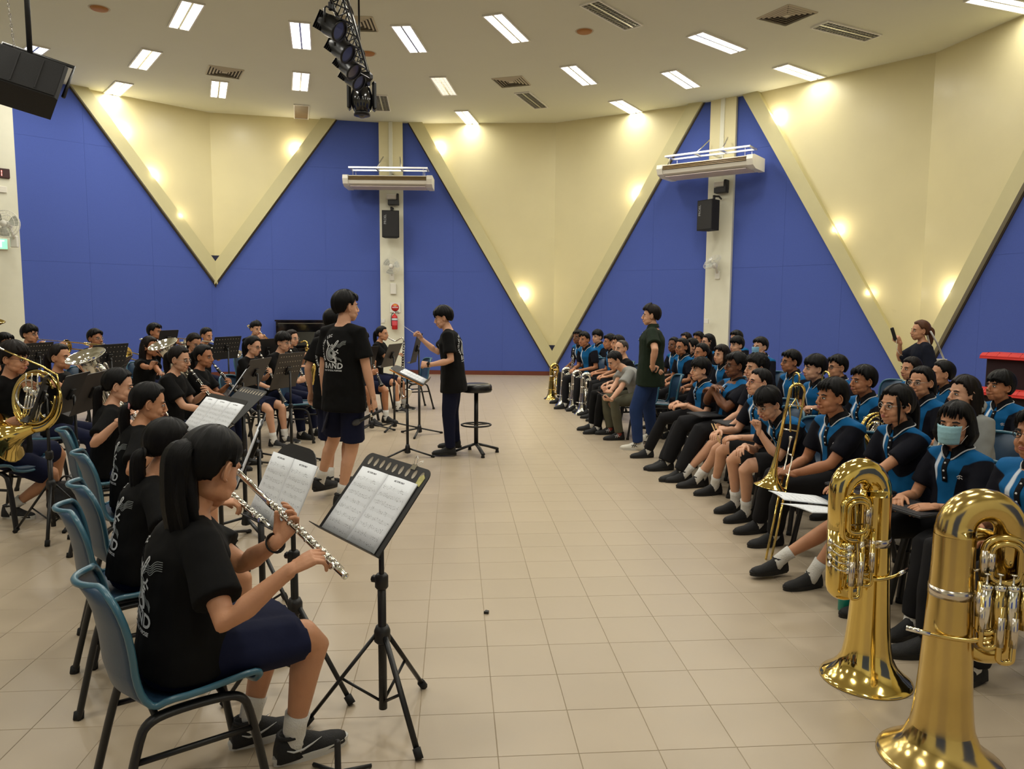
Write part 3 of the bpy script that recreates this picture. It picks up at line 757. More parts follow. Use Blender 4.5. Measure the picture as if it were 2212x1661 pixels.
    hmx = Matrix.Translation(H) @ Matrix.Rotation(lookw, 4, 'Z') @ Matrix.Rotation(hl, 4, 'X') @ Matrix.Scale(hs*(.965 if fem else 1.0)*(1 if pose == 'sit' else min(1.04, max(.95, s))), 4)
    full = M(); full.join(skin_body); full.join(head_mesh(near), hmx)
    for sg, kind, pn in ((+1, rk, rpn), (-1, lk, lpn)):
        A, E, Wr, hd = arms[sg]
        pn = V3d(pn) if pn is not None else V3d((-sg*.35, 0, -1))     # palm faces this way
        fm = frame_m(Wr, hd, -pn)
        if sg < 0: fm = fm @ Matrix.Scale(-1, 4, (1, 0, 0))
        full.join(hand_mesh(kind, near), fm @ Matrix.Scale(s*(.93 if fem else 1.0), 4))
    me = full.mesh('person', [SKIN[skin], eye_w, eye_d, LIPS, BROW])
    o = link('person', me, None, root, yaw, label=label, cat='person')
    if group: o['group'] = group
    # hair, glasses, mask
    hair_object(o, hair, near, seed, hairc, hmx, tail, tie)
    if glasses:
        g = M()
        for sg in (-1, 1):
            g.tube([(sg*.032+.0205*math.cos(a)*(1), .0905-abs(sg*.032+.0205*math.cos(a))*.16, .000+.0165*math.sin(a)) for a in [2*PI*q/14 for q in range(14)]], .0019, 5, closed=True)
            g.tube([(sg*.052, .083, .004), (sg*.074, .050, .006), (sg*.082, -.002, .006), (sg*.078, -.016, -.008)], .0015, 5)
        g.tube([(-.012, .089, .003), (0, .094, .005), (.012, .089, .003)], .0014, 5)
        go = g.build('glasses', [glasses], o); go.matrix_local = hmx
    if mask:
        mk = M(); nu, nv = 15, 11; Vv = []
        for i in range(nv):
            v = i/(nv-1)
            for j in range(nu):
                u = (j/(nu-1)-.5)*2; a = u*1.12; r = .083+.004*math.sin(v*PI*5)
                bulge = 1-.12*abs(2*v-1)**2
                Vv.append((math.sin(a)*.070*(1-.14*v), (.036+math.cos(a)*.084*bulge*(1-.10*v))+.0016*math.sin(v*PI*7), -.001-v*.101+.006*u*u))
        Fm = [(i*nu+j, (i+1)*nu+j, (i+1)*nu+j+1, i*nu+j+1) for i in range(nv-1) for j in range(nu-1)]
        n0 = len(Vv); Vb = [(x*.97, y-.003, z) for x, y, z in Vv]
        mk.add(Vv+Vb, Fm+[tuple(n0+k for k in f[::-1]) for f in Fm]+[(j, j+1, n0+j+1, n0+j) for j in range(nu-1)]+[((nv-1)*nu+j+1, (nv-1)*nu+j, n0+(nv-1)*nu+j, n0+(nv-1)*nu+j+1) for j in range(nu-1)])
        mo = mk.build('face_mask', [mask], o); mo.matrix_local = hmx
        el = M()
        for sg in (-1, 1):
            el.tube([(sg*.062, .062, -.022), (sg*.079, .012, .012), (sg*.083, -.010, .006)], .0014, 5); el.tube([(sg*.056, .056, -.094), (sg*.074, .02, -.045), (sg*.080, -.008, -.028)], .0014, 5)
        el.build('ear_loops', [WHITEC], mo)
    # top
    if top:
        t = M(); g = .017; hem = -.13 if pose == 'stand' else -.05
        loose = 1.08 if top in ('tee', 'shirt', 'hoodie', 'blouse') else 1.03
        t.tube([P+d1*(hem), P+d1*.02, W, chest, C-d2*.05, C-d2*.008], [(x*s*bw+g)*loose for x in ((.172 if pose == 'stand' else .158), (.162 if pose == 'stand' else .152), .132 if fem else .140, .136 if fem else .148, .100, .050)], 18, flat=(.70, 1), up=(0, 1, 0))
        if fem: t.ell(chest+fwd*.055*s+d2*-.01, (.10*s, .06*s, .07*s))
        for sg in (+1, -1):
            A, E, Wr, _ = arms[sg]; sl = sleeve if top != 'hoodie' else 1.0
            k = s*(1+.5*(bw-1))*(.95 if fem else 1)
            if top == 'hoodie': t.tube([C-d2*.06*s+rt*(sg*.05), A, A+(E-A)*.5, E, E+(Wr-E)*.6, Wr-(Wr-E).normalized()*.01], [.062*k, .072*k, .066*k, .060*k, .052*k, .040*k], 14)
            else:
                e = A+(E-A)*sl
                t.tube([C-d2*.044*s+rt*(sg*.050), A-d2*.002, A+(E-A)*.35, e], [.057*k, .064*k, .066*k, (.076 if loose > 1.05 else .063)*k], 14)
        sh = fuse(t, vox*.95, 3)
        Vn = np.array(sh.v)
        for i in range(len(sh.v)):           # folds
            p = sh.v[i]; q = V3d(p)
            a = noise.noise(q*9+V3d((seed, 0, 0)))*.007+noise.noise(q*22+V3d((0, seed, 0)))*.003
            r = V3d((q.x, q.y-W.y, 0)); r = r.normalized() if r.length > 1e-6 else r
            sh.v[i] = tuple(q+r*a)
        tm = topmat or (POLO if top == 'polo' else BLACK)
        me = sh.mesh('shirt', [tm])
        if top in ('polo',):
            A1 = np.zeros((len(Vn), 3), np.float32); A2 = np.zeros((len(Vn), 3), np.float32)
            Pn, Cn = np.array(P), np.array(C); ax = (Cn-Pn)/np.linalg.norm(Cn-Pn); rtn = np.array(rt); fwn = np.array(fwd)
            rel = Vn-Pn; A1[:, 0] = rel@rtn; A1[:, 1] = (rel@ax)/np.linalg.norm(Cn-Pn); A2[:, 0] = rel@fwn-((rel@ax)*0+(.0))-np.clip(A1[:, 1], 0, 1)*float((C-P).dot(fwd))
            fa = np.full(len(Vn), -9.0)
            for sg in (+1, -1):
                A, E = np.array(arms[sg][0]), np.array(arms[sg][1]); u = (E-A)/np.linalg.norm(E-A); tt = (Vn-A)@u; dd = np.linalg.norm(Vn-A-np.outer(tt, u), axis=1)
                tt = tt+.02*((Vn-A)@(rtn*sg))/.06
                fa = np.maximum(fa, tt-np.maximum(0, dd-.085)*3+.018)
            A1[:, 2] = fa
            for nm, ar in (('gar', A1), ('gar2', A2)):
                at = me.attributes.new(nm, 'FLOAT_VECTOR', 'POINT'); at.data.foreach_set('vector', ar.ravel())
        so = link('hoodie' if top == 'hoodie' else 'shirt', me, o)
        o['_c'] = 0; del o['_c']
        if top in ('polo', 'shirt'):
            cm = COLLAR if top == 'polo' else tm
            cc = C+V3d((0, .006, 0)); c = M(); nn = 26; Vv = []; gap = .16
            for i in range(nn+1):
                a = gap+(2*PI-2*gap)*i/nn; fr = max(0, math.cos(a)); di = rt*math.sin(a)+fwd*math.cos(a)
                base = cc+d2*(.012-.040*fr**3); r0 = .061*s
                Vv += [base+di*r0+d2*.0, base+di*(r0+.003)+d2*.030, base+di*(r0+.013)-d2*(.002+.016*fr**3), base+di*(r0+.022)-d2*(.012+.024*fr**3), base+di*(r0+.010)-d2*.008]
            F = []
            for i in range(nn):
                for q in range(5): F.append((i*5+q, i*5+(q+1) % 5, (i+1)*5+(q+1) % 5, (i+1)*5+q))
            F.append((0, 1, 2, 3, 4)); F.append(tuple(nn*5+q for q in (4, 3, 2, 1, 0)))
            c.add(Vv, F)
            if top == 'polo':
                for fr_ in (.60, .88):
                    c.tube([Vv[i*5+2]*(1-fr_)+Vv[i*5+3]*fr_+V3d((0, 0, .0015)) for i in range(nn+1)], .0020, 4, mi=1)
            c.build('collar', [cm, WHITEP], so)
            if near:
                bv = BVHTree.FromPolygons(sh.v, sh.f); pl = []; 
                for q in range(7):
                    ap = C-d2*(.050+q*.020); hit = bv.ray_cast(ap+fwd*.4, -fwd); 
                    if hit[0] is not None: pl.append(hit[0]+fwd*.002)
                if len(pl) > 3:
                    k_ = M(); k_.tube(pl, .016, 8, flat=(.18, 1), up=fwd)
                    po = k_.build('placket', [cm], so)
                    for q in (1, 3, 5):
                        if q < len(pl): M().lathe([(0, .004), (.005, .0035), (.006, 0)], pl[q]+fwd*.002, fwd, 10).build('button', [WHITEP], po)
        if top == 'hoodie':
            M().tube([C+rt*(.07*math.sin(a))+fwd*(.07*math.cos(a)-.02)+d2*(.01-.03*math.cos(a)) for a in [2*PI*q/16 for q in range(16)]], .026, 8, closed=True).build('hood', [tm], so)
        o_shirt = (so, sh, C, d2, fwd, rt, W)
    else: o_shirt = None
    # bottom
    bm = botmat or (NAVY if top == 'tee' else TROU)
    b = M()
    if legs:
        b.tube([P-d1*.085, P-d1*.02, P+d1*.07], [.150*s*bw, .162*s*bw, .135*s*bw], 16, flat=(.74, 1), up=(0, 1, 0))
        if bottom == 'skirt':
            K1, K2 = legs_[1][1], legs_[-1][1]; ek = .80 if pose == 'sit' else .9
            Km = (K1+K2)/2; Hm = (legs_[1][0]+legs_[-1][0])/2; wk = (K1-K2).length/2+.085*s
            if pose == 'sit': b.tube([Hm+V3d((0, -.05, .01)), Hm+(Km-Hm)*.35, Hm+(Km-Hm)*ek], [.16*s*bw, wk*.94, wk*.98], 18, flat=(.44, 1), up=(0, 0, 1))
            else: b.tube([Hm+V3d((0, 0, .05)), Hm+(Km-Hm)*.5, Hm+(Km-Hm)*1.0], [.165*s, .19*s, .215*s], 18, flat=(.78, 1), up=(0, 1, 0))
            for sg in (+1, -1): b.tube([legs_[sg][0], legs_[sg][0]+(legs_[sg][1]-legs_[sg][0])*(ek-.02)], [.10*s, .085*s], 12)
        else:
            for sg in (+1, -1):
                Hp, K, A, _, _ = legs_[sg]; kk = s*(1+.5*(bw-1))
                if bottom == 'shorts': b.tube([Hp, Hp+(K-Hp)*.4, Hp+(K-Hp)*(.80 if pose == 'sit' else .86)], [.098*kk, .096*kk, .098*kk], 14)
                else: b.tube([Hp, Hp+(K-Hp)*.5, K, K+(A-K)*.4, A+(K-A)*.02], [.098*kk, .088*kk, .074*kk, .066*kk, .056*kk], 14)
        bf = fuse(b, vox, 4)
        for i in range(len(bf.v)):
            q = V3d(bf.v[i]); a = noise.noise(q*8+V3d((seed, 5, 0)))*.008; bf.v[i] = tuple(q+V3d((a, a*.5, a*.4)))
        bf.build({'skirt': 'skirt', 'shorts': 'shorts'}.get(bottom, 'trousers'), [bm], o)
        # socks and shoes
        for sg in (+1, -1):
            Hp, K, A, fy, fp = legs_[sg]
            if sock: M().tube([A+V3d((0, .02, -.05)), A+V3d((0, .004, -.012)), A+(K-A)*.14, A+(K-A)*(.24 if sock is True else sock)], [.038, .041, .042*s, .0455*s], 12).build('sock', [sockm or SOCK], o)
            um = SHOEW if shoes[0] == 'w' else SHOEB; sm_ = SOLEW if shoes[1] == 'w' else SOLEB
            mxs = Matrix.Translation(V3d((A.x, A.y, A.z-.085))) @ Matrix.Rotation(fy, 4, 'Z') @ Matrix.Translation((0, 0, .085)) @ Matrix.Rotation(fp, 4, 'X') @ Matrix.Translation((0, .012, -.085)) @ Matrix.Scale(s, 4)
            shoe_objs(o, mxs, um, sm_, WHITEP if shoes[0] == 'c' or mark == 'canvas' else (SOLEB if shoes[0] != 'w' else SHOEB), None if mark in (None, 'canvas') else mark)
    o_info = dict(obj=o, mx=Matrix.Translation(root) @ R, H=H, C=C, P=P, W=W, arms=arms, legs=legs_, hmx=hmx, shirt=o_shirt, s=s, root=root, yaw=yaw, mouth=hmx @ V3d((0, .098, -.060)))
    PEOPLE[key] = o_info
    return o_info
# ------------------------------------------------------------------ furniture, stands, instruments
plastic = mat('blue_plastic_shell', srgb(40, 68, 94), .38, var=.10, vscale=7, bump=.03, bscale=90, spec=.5)
plastic_l = mat('blue_plastic_rim', srgb(58, 104, 124), .28, var=.05, spec=.6)
blackm = mat('black_powder_coat', srgb(18, 18, 19), .42, bump=.05, bscale=120)
blackp = mat('black_plastic', srgb(24, 24, 26), .5, bump=.05, bscale=150); rubber = mat('rubber_foot', srgb(14, 14, 14), .8)
brownd = mat('dark_stand_desk', srgb(44, 38, 36), .45, bump=.04, bscale=60)
brass = mat('lacquered_brass', (.80, .60, .19, 1), .10, 1.0, rvar=.05, vscale=5, bump=.015, bscale=14)
brassw = mat('worn_brass', (.66, .49, .18, 1), .17, 1.0, rvar=.07, vscale=5, var=.12, bump=.010, bscale=9)
silver = mat('silver_plate', (.80, .79, .74, 1), .12, 1.0, rvar=.05, vscale=5); nickel = mat('nickel_slide', (.66, .60, .52, 1), .2, 1.0, var=.08)
wood_b = mat('black_grenadilla', srgb(20, 18, 18), .28)
chrome = mat('chrome', (.8, .8, .8, 1), .12, 1.0)
def paper_mat():
    m, nt, b = nodes('sheet_music'); L = nt.links.new; b.inputs['Roughness'].default_value = .7
    tc = N(nt, 'ShaderNodeTexCoord'); s = N(nt, 'ShaderNodeSeparateXYZ'); L(tc.outputs['UV'], s.inputs[0])
    def mth(op, x, y=None):
        n = N(nt, 'ShaderNodeMath', operation=op)
        for i, q in enumerate((x, y)):
            if q is None: continue
            if isinstance(q, (int, float)): n.inputs[i].default_value = q
            else: L(q, n.inputs[i])
        return n.outputs[0]
    x, y = s.outputs[0], s.outputs[1]
    ry = mth('FRACT', mth('MULTIPLY', y, 9.0))                       # nine systems to a page
    inb = mth('MULTIPLY', mth('GREATER_THAN', ry, .32), mth('LESS_THAN', ry, .70))
    ln = mth('LESS_THAN', mth('FRACT', mth('MULTIPLY', mth('SUBTRACT', ry, .32), 13.0)), .17)
    mg = mth('MULTIPLY', mth('MULTIPLY', mth('GREATER_THAN', x, .07), mth('LESS_THAN', x, .93)), mth('MULTIPLY', mth('GREATER_THAN', y, .05), mth('LESS_THAN', y, .88)))
    stv = mth('MULTIPLY', mth('MULTIPLY', ln, inb), .42)
    v = N(nt, 'ShaderNodeTexVoronoi'); v.inputs['Scale'].default_value = 1; mp = N(nt, 'ShaderNodeMapping'); mp.inputs['Scale'].default_value = (34, 62, 1); L(tc.outputs['UV'], mp.inputs[0]); L(mp.outputs[0], v.inputs['Vector'])
    n2 = N(nt, 'ShaderNodeTexNoise'); n2.inputs['Scale'].default_value = 7; L(tc.outputs['UV'], n2.inputs['Vector'])
    nt_ = mth('MULTIPLY', mth('LESS_THAN', v.outputs['Distance'], .26), mth('GREATER_THAN', n2.outputs['Fac'], .46))
    band = mth('MULTIPLY', mth('GREATER_THAN', ry, .22), mth('LESS_THAN', ry, .80))
    nts = mth('MULTIPLY', mth('MULTIPLY', nt_, band), .85)
    bar = mth('MULTIPLY', mth('LESS_THAN', mth('FRACT', mth('MULTIPLY', x, 4.3)), .02), mth('MULTIPLY', inb, .6))
    ink = mth('MULTIPLY', mth('MAXIMUM', mth('MAXIMUM', stv, nts), bar), mg)
    tt = mth('MULTIPLY', mth('MULTIPLY', mth('GREATER_THAN', x, .33), mth('LESS_THAN', x, .67)), mth('MULTIPLY', mth('GREATER_THAN', y, .93), mth('LESS_THAN', y, .955)))
    n3 = N(nt, 'ShaderNodeTexNoise'); n3.inputs['Scale'].default_value = 60; L(tc.outputs['UV'], n3.inputs['Vector'])
    ink = mth('MAXIMUM', ink, mth('MULTIPLY', tt, mth('GREATER_THAN', n3.outputs['Fac'], .48)))
    mx = N(nt, 'ShaderNodeMix', data_type='RGBA'); L(ink, mx.inputs['Factor'])
    ab = [q for q in mx.inputs if q.type == 'RGBA']; ab[0].default_value = srgb(238, 242, 248); ab[1].default_value = srgb(40, 42, 50)
    L([q for q in mx.outputs if q.type == 'RGBA'][0], b.inputs['Base Color'])
    return m
PAPER = paper_mat(); paper_e = mat('paper_edge', srgb(222, 226, 230), .8)
def sheet(name, w, h, par, mx, th=.004, curl=.010):
    """a page of music with its own curl, printed side up (+z)"""
    nu, nv = 8, 4; m = M(); V = []
    for i in range(nv+1):
        for j in range(nu+1): u, v = j/nu, i/nv; V.append((w*(u-.5), h*(v-.5), th+curl*math.sin(u*PI)*.6+curl*.5*(v-.5)**2*u))
    n0 = len(V); V += [(x, y, z-th) for x, y, z in V]
    F = [(i*(nu+1)+j, i*(nu+1)+j+1, (i+1)*(nu+1)+j+1, (i+1)*(nu+1)+j) for i in range(nv) for j in range(nu)]
    m.add(V, F, 0); m.add([], [])
    bt = [tuple(n0+k for k in f[::-1]) for f in F]
    for f in bt: m.f.append(f); m.m.append(1); m.sm.append(True)
    per = [j for j in range(nu)]+[(i)*(nu+1)+nu for i in range(nv)]+[nv*(nu+1)+j for j in range(nu, 0, -1)]+[i*(nu+1) for i in range(nv, 0, -1)]
    for k in range(len(per)): a, b = per[k], per[(k+1) % len(per)]; m.f.append((b, a, n0+a, n0+b)); m.m.append(1); m.sm.append(False)
    me = m.mesh(name, [PAPER, paper_e]); uv = me.uv_layers.new(name='UVMap')
    for lp in me.loops:
        x, y, _ = m.v[lp.vertex_index]; uv.data[lp.index].uv = (x/w+.5, y/h+.5)
    o = link(name, me, par); o.matrix_local = mx
    return o
# --- chair
def make_chair():
    r = empty('chair'); prof = [(.205, .400, .175), (.215, .425, .195), (.185, .442, .208), (.10, .436, .215), (0, .428, .218), (-.09, .430, .216), (-.150, .445, .205), (-.190, .480, .195), (-.205, .540, .192), (-.212, .620, .200), (-.225, .700, .208), (-.245, .765, .196), (-.262, .798, .160), (-.275, .812, .10)]
    n = 14; V = []
    for k, (y, z, hw) in enumerate(prof):
        t = k/(len(prof)-1)
        for j in range(n+1):
            u = j/n*2-1; c = abs(u)**2.2
            lift = .035*c if t < .45 else 0; fwd = .055*c*(1 if t > .5 else max(0, (t-.3)/.2))
            V.append(Vector((u*hw, y+fwd, z+lift*(1-max(0, t-.35)*1.5))))
    F = [(i*(n+1)+j, i*(n+1)+j+1, (i+1)*(n+1)+j+1, (i+1)*(n+1)+j) for i in range(len(prof)-1) for j in range(n)]
    m = M(); m.add(V, F); me = m.mesh('shell', [plastic]); o = link('shell', me, r)
    md = o.modifiers.new('s', 'SOLIDIFY'); md.thickness = .006; md.offset = 1
    per = [j for j in range(n+1)]+[i*(n+1)+n for i in range(1, len(prof))]+[(len(prof)-1)*(n+1)+j for j in range(n-1, -1, -1)]+[i*(n+1) for i in range(len(prof)-2, 0, -1)]
    M().tube(smooth_path([V[k] for k in per], 1, True), .011, 8, closed=True).build('rim', [plastic_l], o)
    for s in (-1, 1):
        f = M(); x = s*.195
        P = smooth_path([(x*1.12, .235, .0), (x, .175, .36), (x, .145, .405), (x, .08, .418), (x, -.05, .418), (x, -.12, .405), (x, -.15, .36), (x*1.14, -.235, .0)], 2)
        f.tube(P, .0165, 10, flat=(1.35, .8), up=(1, 0, 0)).build('side_frame', [blackm], r)
        M().tube([(x*1.05, .178, .29), (x*1.05, -.165, .29)], .010, 8).build('stretcher', [blackm], r)
        for y in (.235, -.235): M().cyl((x*1.12 if y > 0 else x*1.14, y, 0), (x*1.11, y*.985, .028), .020, .019).build('foot', [rubber], r)
    M().tube([(-.19, .10, .412), (.19, .10, .412)], .011, 8).build('crossbar', [blackm], r)
    M().tube([(-.19, -.10, .412), (.19, -.10, .412)], .011, 8).build('crossbar', [blackm], r)
    return r
CH = make_chair(); CHN = 0
def chair(x, y, face, label, group='blue plastic chairs'):
    global CHN
    o = CH if CHN == 0 else copy_tree(CH); CHN += 1
    o.location = (x, y, 0); o.rotation_euler = (0, 0, math.radians(face-90)); o['label'] = label; o['category'] = 'chair'; o['group'] = group
    return o
# --- music stand. desk centre (x, y, z), facing its reader (degrees: direction the desk looks at)
def stand(x, y, z, face, label, tilt=32, w=.48, h=.33, kind='flat', sheets=2, deskm=None, base=(0, 0), legrot=0, tripod='low', clip=False, lip=True, group='black music stands', sh=None):
    r = empty('music_stand', (x, y, 0), math.radians(face+90), label=label, cat='music stand', group=group)   # local -y looks at the reader... turned so +y is away
    dmx = Matrix.Translation((0, 0, z)) @ Matrix.Rotation(math.radians(90-tilt), 4, 'X')     # desk plane: x across, y up the desk, z towards the reader
    dm_ = deskm or blackp
    d = M(); pts = []
    if kind == 'round': rc = .12
    elif kind == 'slots': rc = .035
    else: rc = .012
    for cx, cy, a0 in ((w/2-rc, h/2-rc, 0), (-w/2+rc, h/2-rc, 90)):
        for q in range(7): a = math.radians(a0+q*15); pts.append((cx+rc*math.cos(a), cy+rc*math.sin(a)))
    pts += [(-w/2, -h/2), (w/2, -h/2)]
    d.prism(pts, -.002, .002); do = d.build('desk', [dm_], r); do.matrix_local = dmx
    holes = mat('slot_seen_through', srgb(178, 168, 150), .6)
    if kind == 'slots':
        for q in range(9):
            M().lathe([(0, 0), (.011, 0), (.011, .0006)], n=14).build('slot', [holes], do, loc=(-w/2+.05+q*.047, h/2-.034, .0022)).scale = (1, 1.7, 1)
    if kind == 'holes':
        hm = M()
        for i in range(4):
            for q in range(9): hm.lathe([(0, .0046), (.006, .0046), (.006, 0)], (-w/2+.05+q*(w-.1)/8, h/2-.04-i*.06, -.0023), (0, 0, 1), 8); hm.lathe([(0, .0), (.006, .0), (.006, .0046)], (-w/2+.05+q*(w-.1)/8, h/2-.04-i*.06, -.0023), (0, 0, 1), 8)
        hm.build('hole_pattern', [holes], do, kind='stuff')
    if lip: M().box((0, -h/2-.001, .022), (w+.02, .003, .050)).build('lip', [dm_], do)
    M().box((0, 0, -.012), (.07, .09, .02), bev=.004).build('bracket', [blackm], do)
    M().tube([(0, 0, -.02), (0, -.03, -.035)], .016, 8).build('tilt_knob', [blackm], do)
    zt = z-.02; py = .03
    M().cyl((0, py, .30), (0, py, zt), .0105).build('upper_pole', [blackm], r)
    if tripod == 'fold':
        M().cyl((0, py, .06), (0, py, .60), .0165).build('lower_pole', [blackm], r)
        M().lathe([(.020, 0), (.026, .008), (.026, .05), (.019, .06)], (0, py, .55), caps=True, n=16).build('collar', [blackp], r)
        M().tube([(.0, py, .58), (-.045, py-.01, .58)], [.010, .016], 8).build('knob', [blackp], r)
        M().lathe([(.022, 0), (.032, .01), (.032, .05), (.024, .07)], (0, py, .33), caps=True, n=16).build('hub', [blackp], r)
        for k in range(3):
            a = math.radians(legrot+120*k); dx, dy = math.cos(a), math.sin(a)
            lg = M().tube([(dx*.025, py+dy*.025, .365), (dx*.30, py+dy*.30, .012)], .011, 8, flat=(.7, 1.1)).build('leg', [blackm], r)
            M().tube([(dx*.28, py+dy*.28, .036), (dx*.305, py+dy*.305, .006)], .0165, 8).build('foot', [rubber], lg)
            M().tube([(0, py, .085), (dx*.16, py+dy*.16, .19)], .006, 6).build('brace', [blackm], lg)
    else:
        M().cyl((0, py, .03), (0, py, z*.62), .0155).build('lower_pole', [blackm], r)
        M().lathe([(.017, 0), (.021, .006), (.021, .04), (.015, .05)], (0, py, z*.62-.03), caps=True, n=14).build('collar', [blackp], r)
        M().lathe([(.03, 0), (.034, .01), (.026, .07), (.018, .10)], (0, py, .035), caps=True, n=14).build('hub', [blackp], r)
        for k in range(3):
            a = math.radians(legrot+120*k); dx, dy = math.cos(a), math.sin(a)
            lg = M().tube([(dx*.02, py+dy*.02, .085), (dx*.30, py+dy*.30, .014)], .0125, 8, flat=(.8, 1.2)).build('leg', [blackm], r)
            M().tube([(dx*.28, py+dy*.28, .016), (dx*.315, py+dy*.315, .010)], .014, 8).build('foot', [rubber], lg)
    Rz = Matrix.Translation((x, y, 0)) @ Matrix.Rotation(math.radians(face+90), 4, 'Z')
    if sheets:
        wd = .205
        for k in range(sheets):
            cx = (k-(sheets-1)/2)*wd+(sh or 0)
            o = sheet('sheet_music', wd, .29, None, Rz @ dmx @ Matrix.Translation((cx, -h/2+.147, .0035)))
            o['label'] = ('left', 'right', 'third')[k if sheets > 1 else 0]+' page on the '+' '.join(label.replace(',', '').split()[:12]); o['category'] = 'sheet music'; o['group'] = 'pages of music'
    if clip:
        c = empty('binder_clip', label='silver binder clip on the top edge of the nearest music stand', cat='binder clip'); c.matrix_local = Rz @ dmx @ Matrix.Translation((w/2-.12, h/2, 0))
        M().prism([(-.016, -.018), (.016, -.018), (.016, .004), (-.016, .004)], -.004, .005).build('clip_body', [chrome], c)
        for sz in (1, -1): M().tube([(-.008, .003, sz*.004), (-.010, .024, sz*.014), (0, .034, sz*.017), (.010, .024, sz*.014), (.008, .003, sz*.004)], .0014, 6).build('clip_handle', [chrome], c)
        st = M().prism([(-.016, -.02), (.014, -.024), (.018, .014), (0, .026), (-.018, .012)], 0, .0012).build('sticker', [mat('shiny_sticker', srgb(196, 190, 120), .3, var=.3, vscale=40)], None, label='small yellowish sticker on the corner of the nearest music stand', cat='sticker')
        st.matrix_local = Rz @ dmx @ Matrix.Translation((w/2-.035, h/2-.05, .0025))
    return r
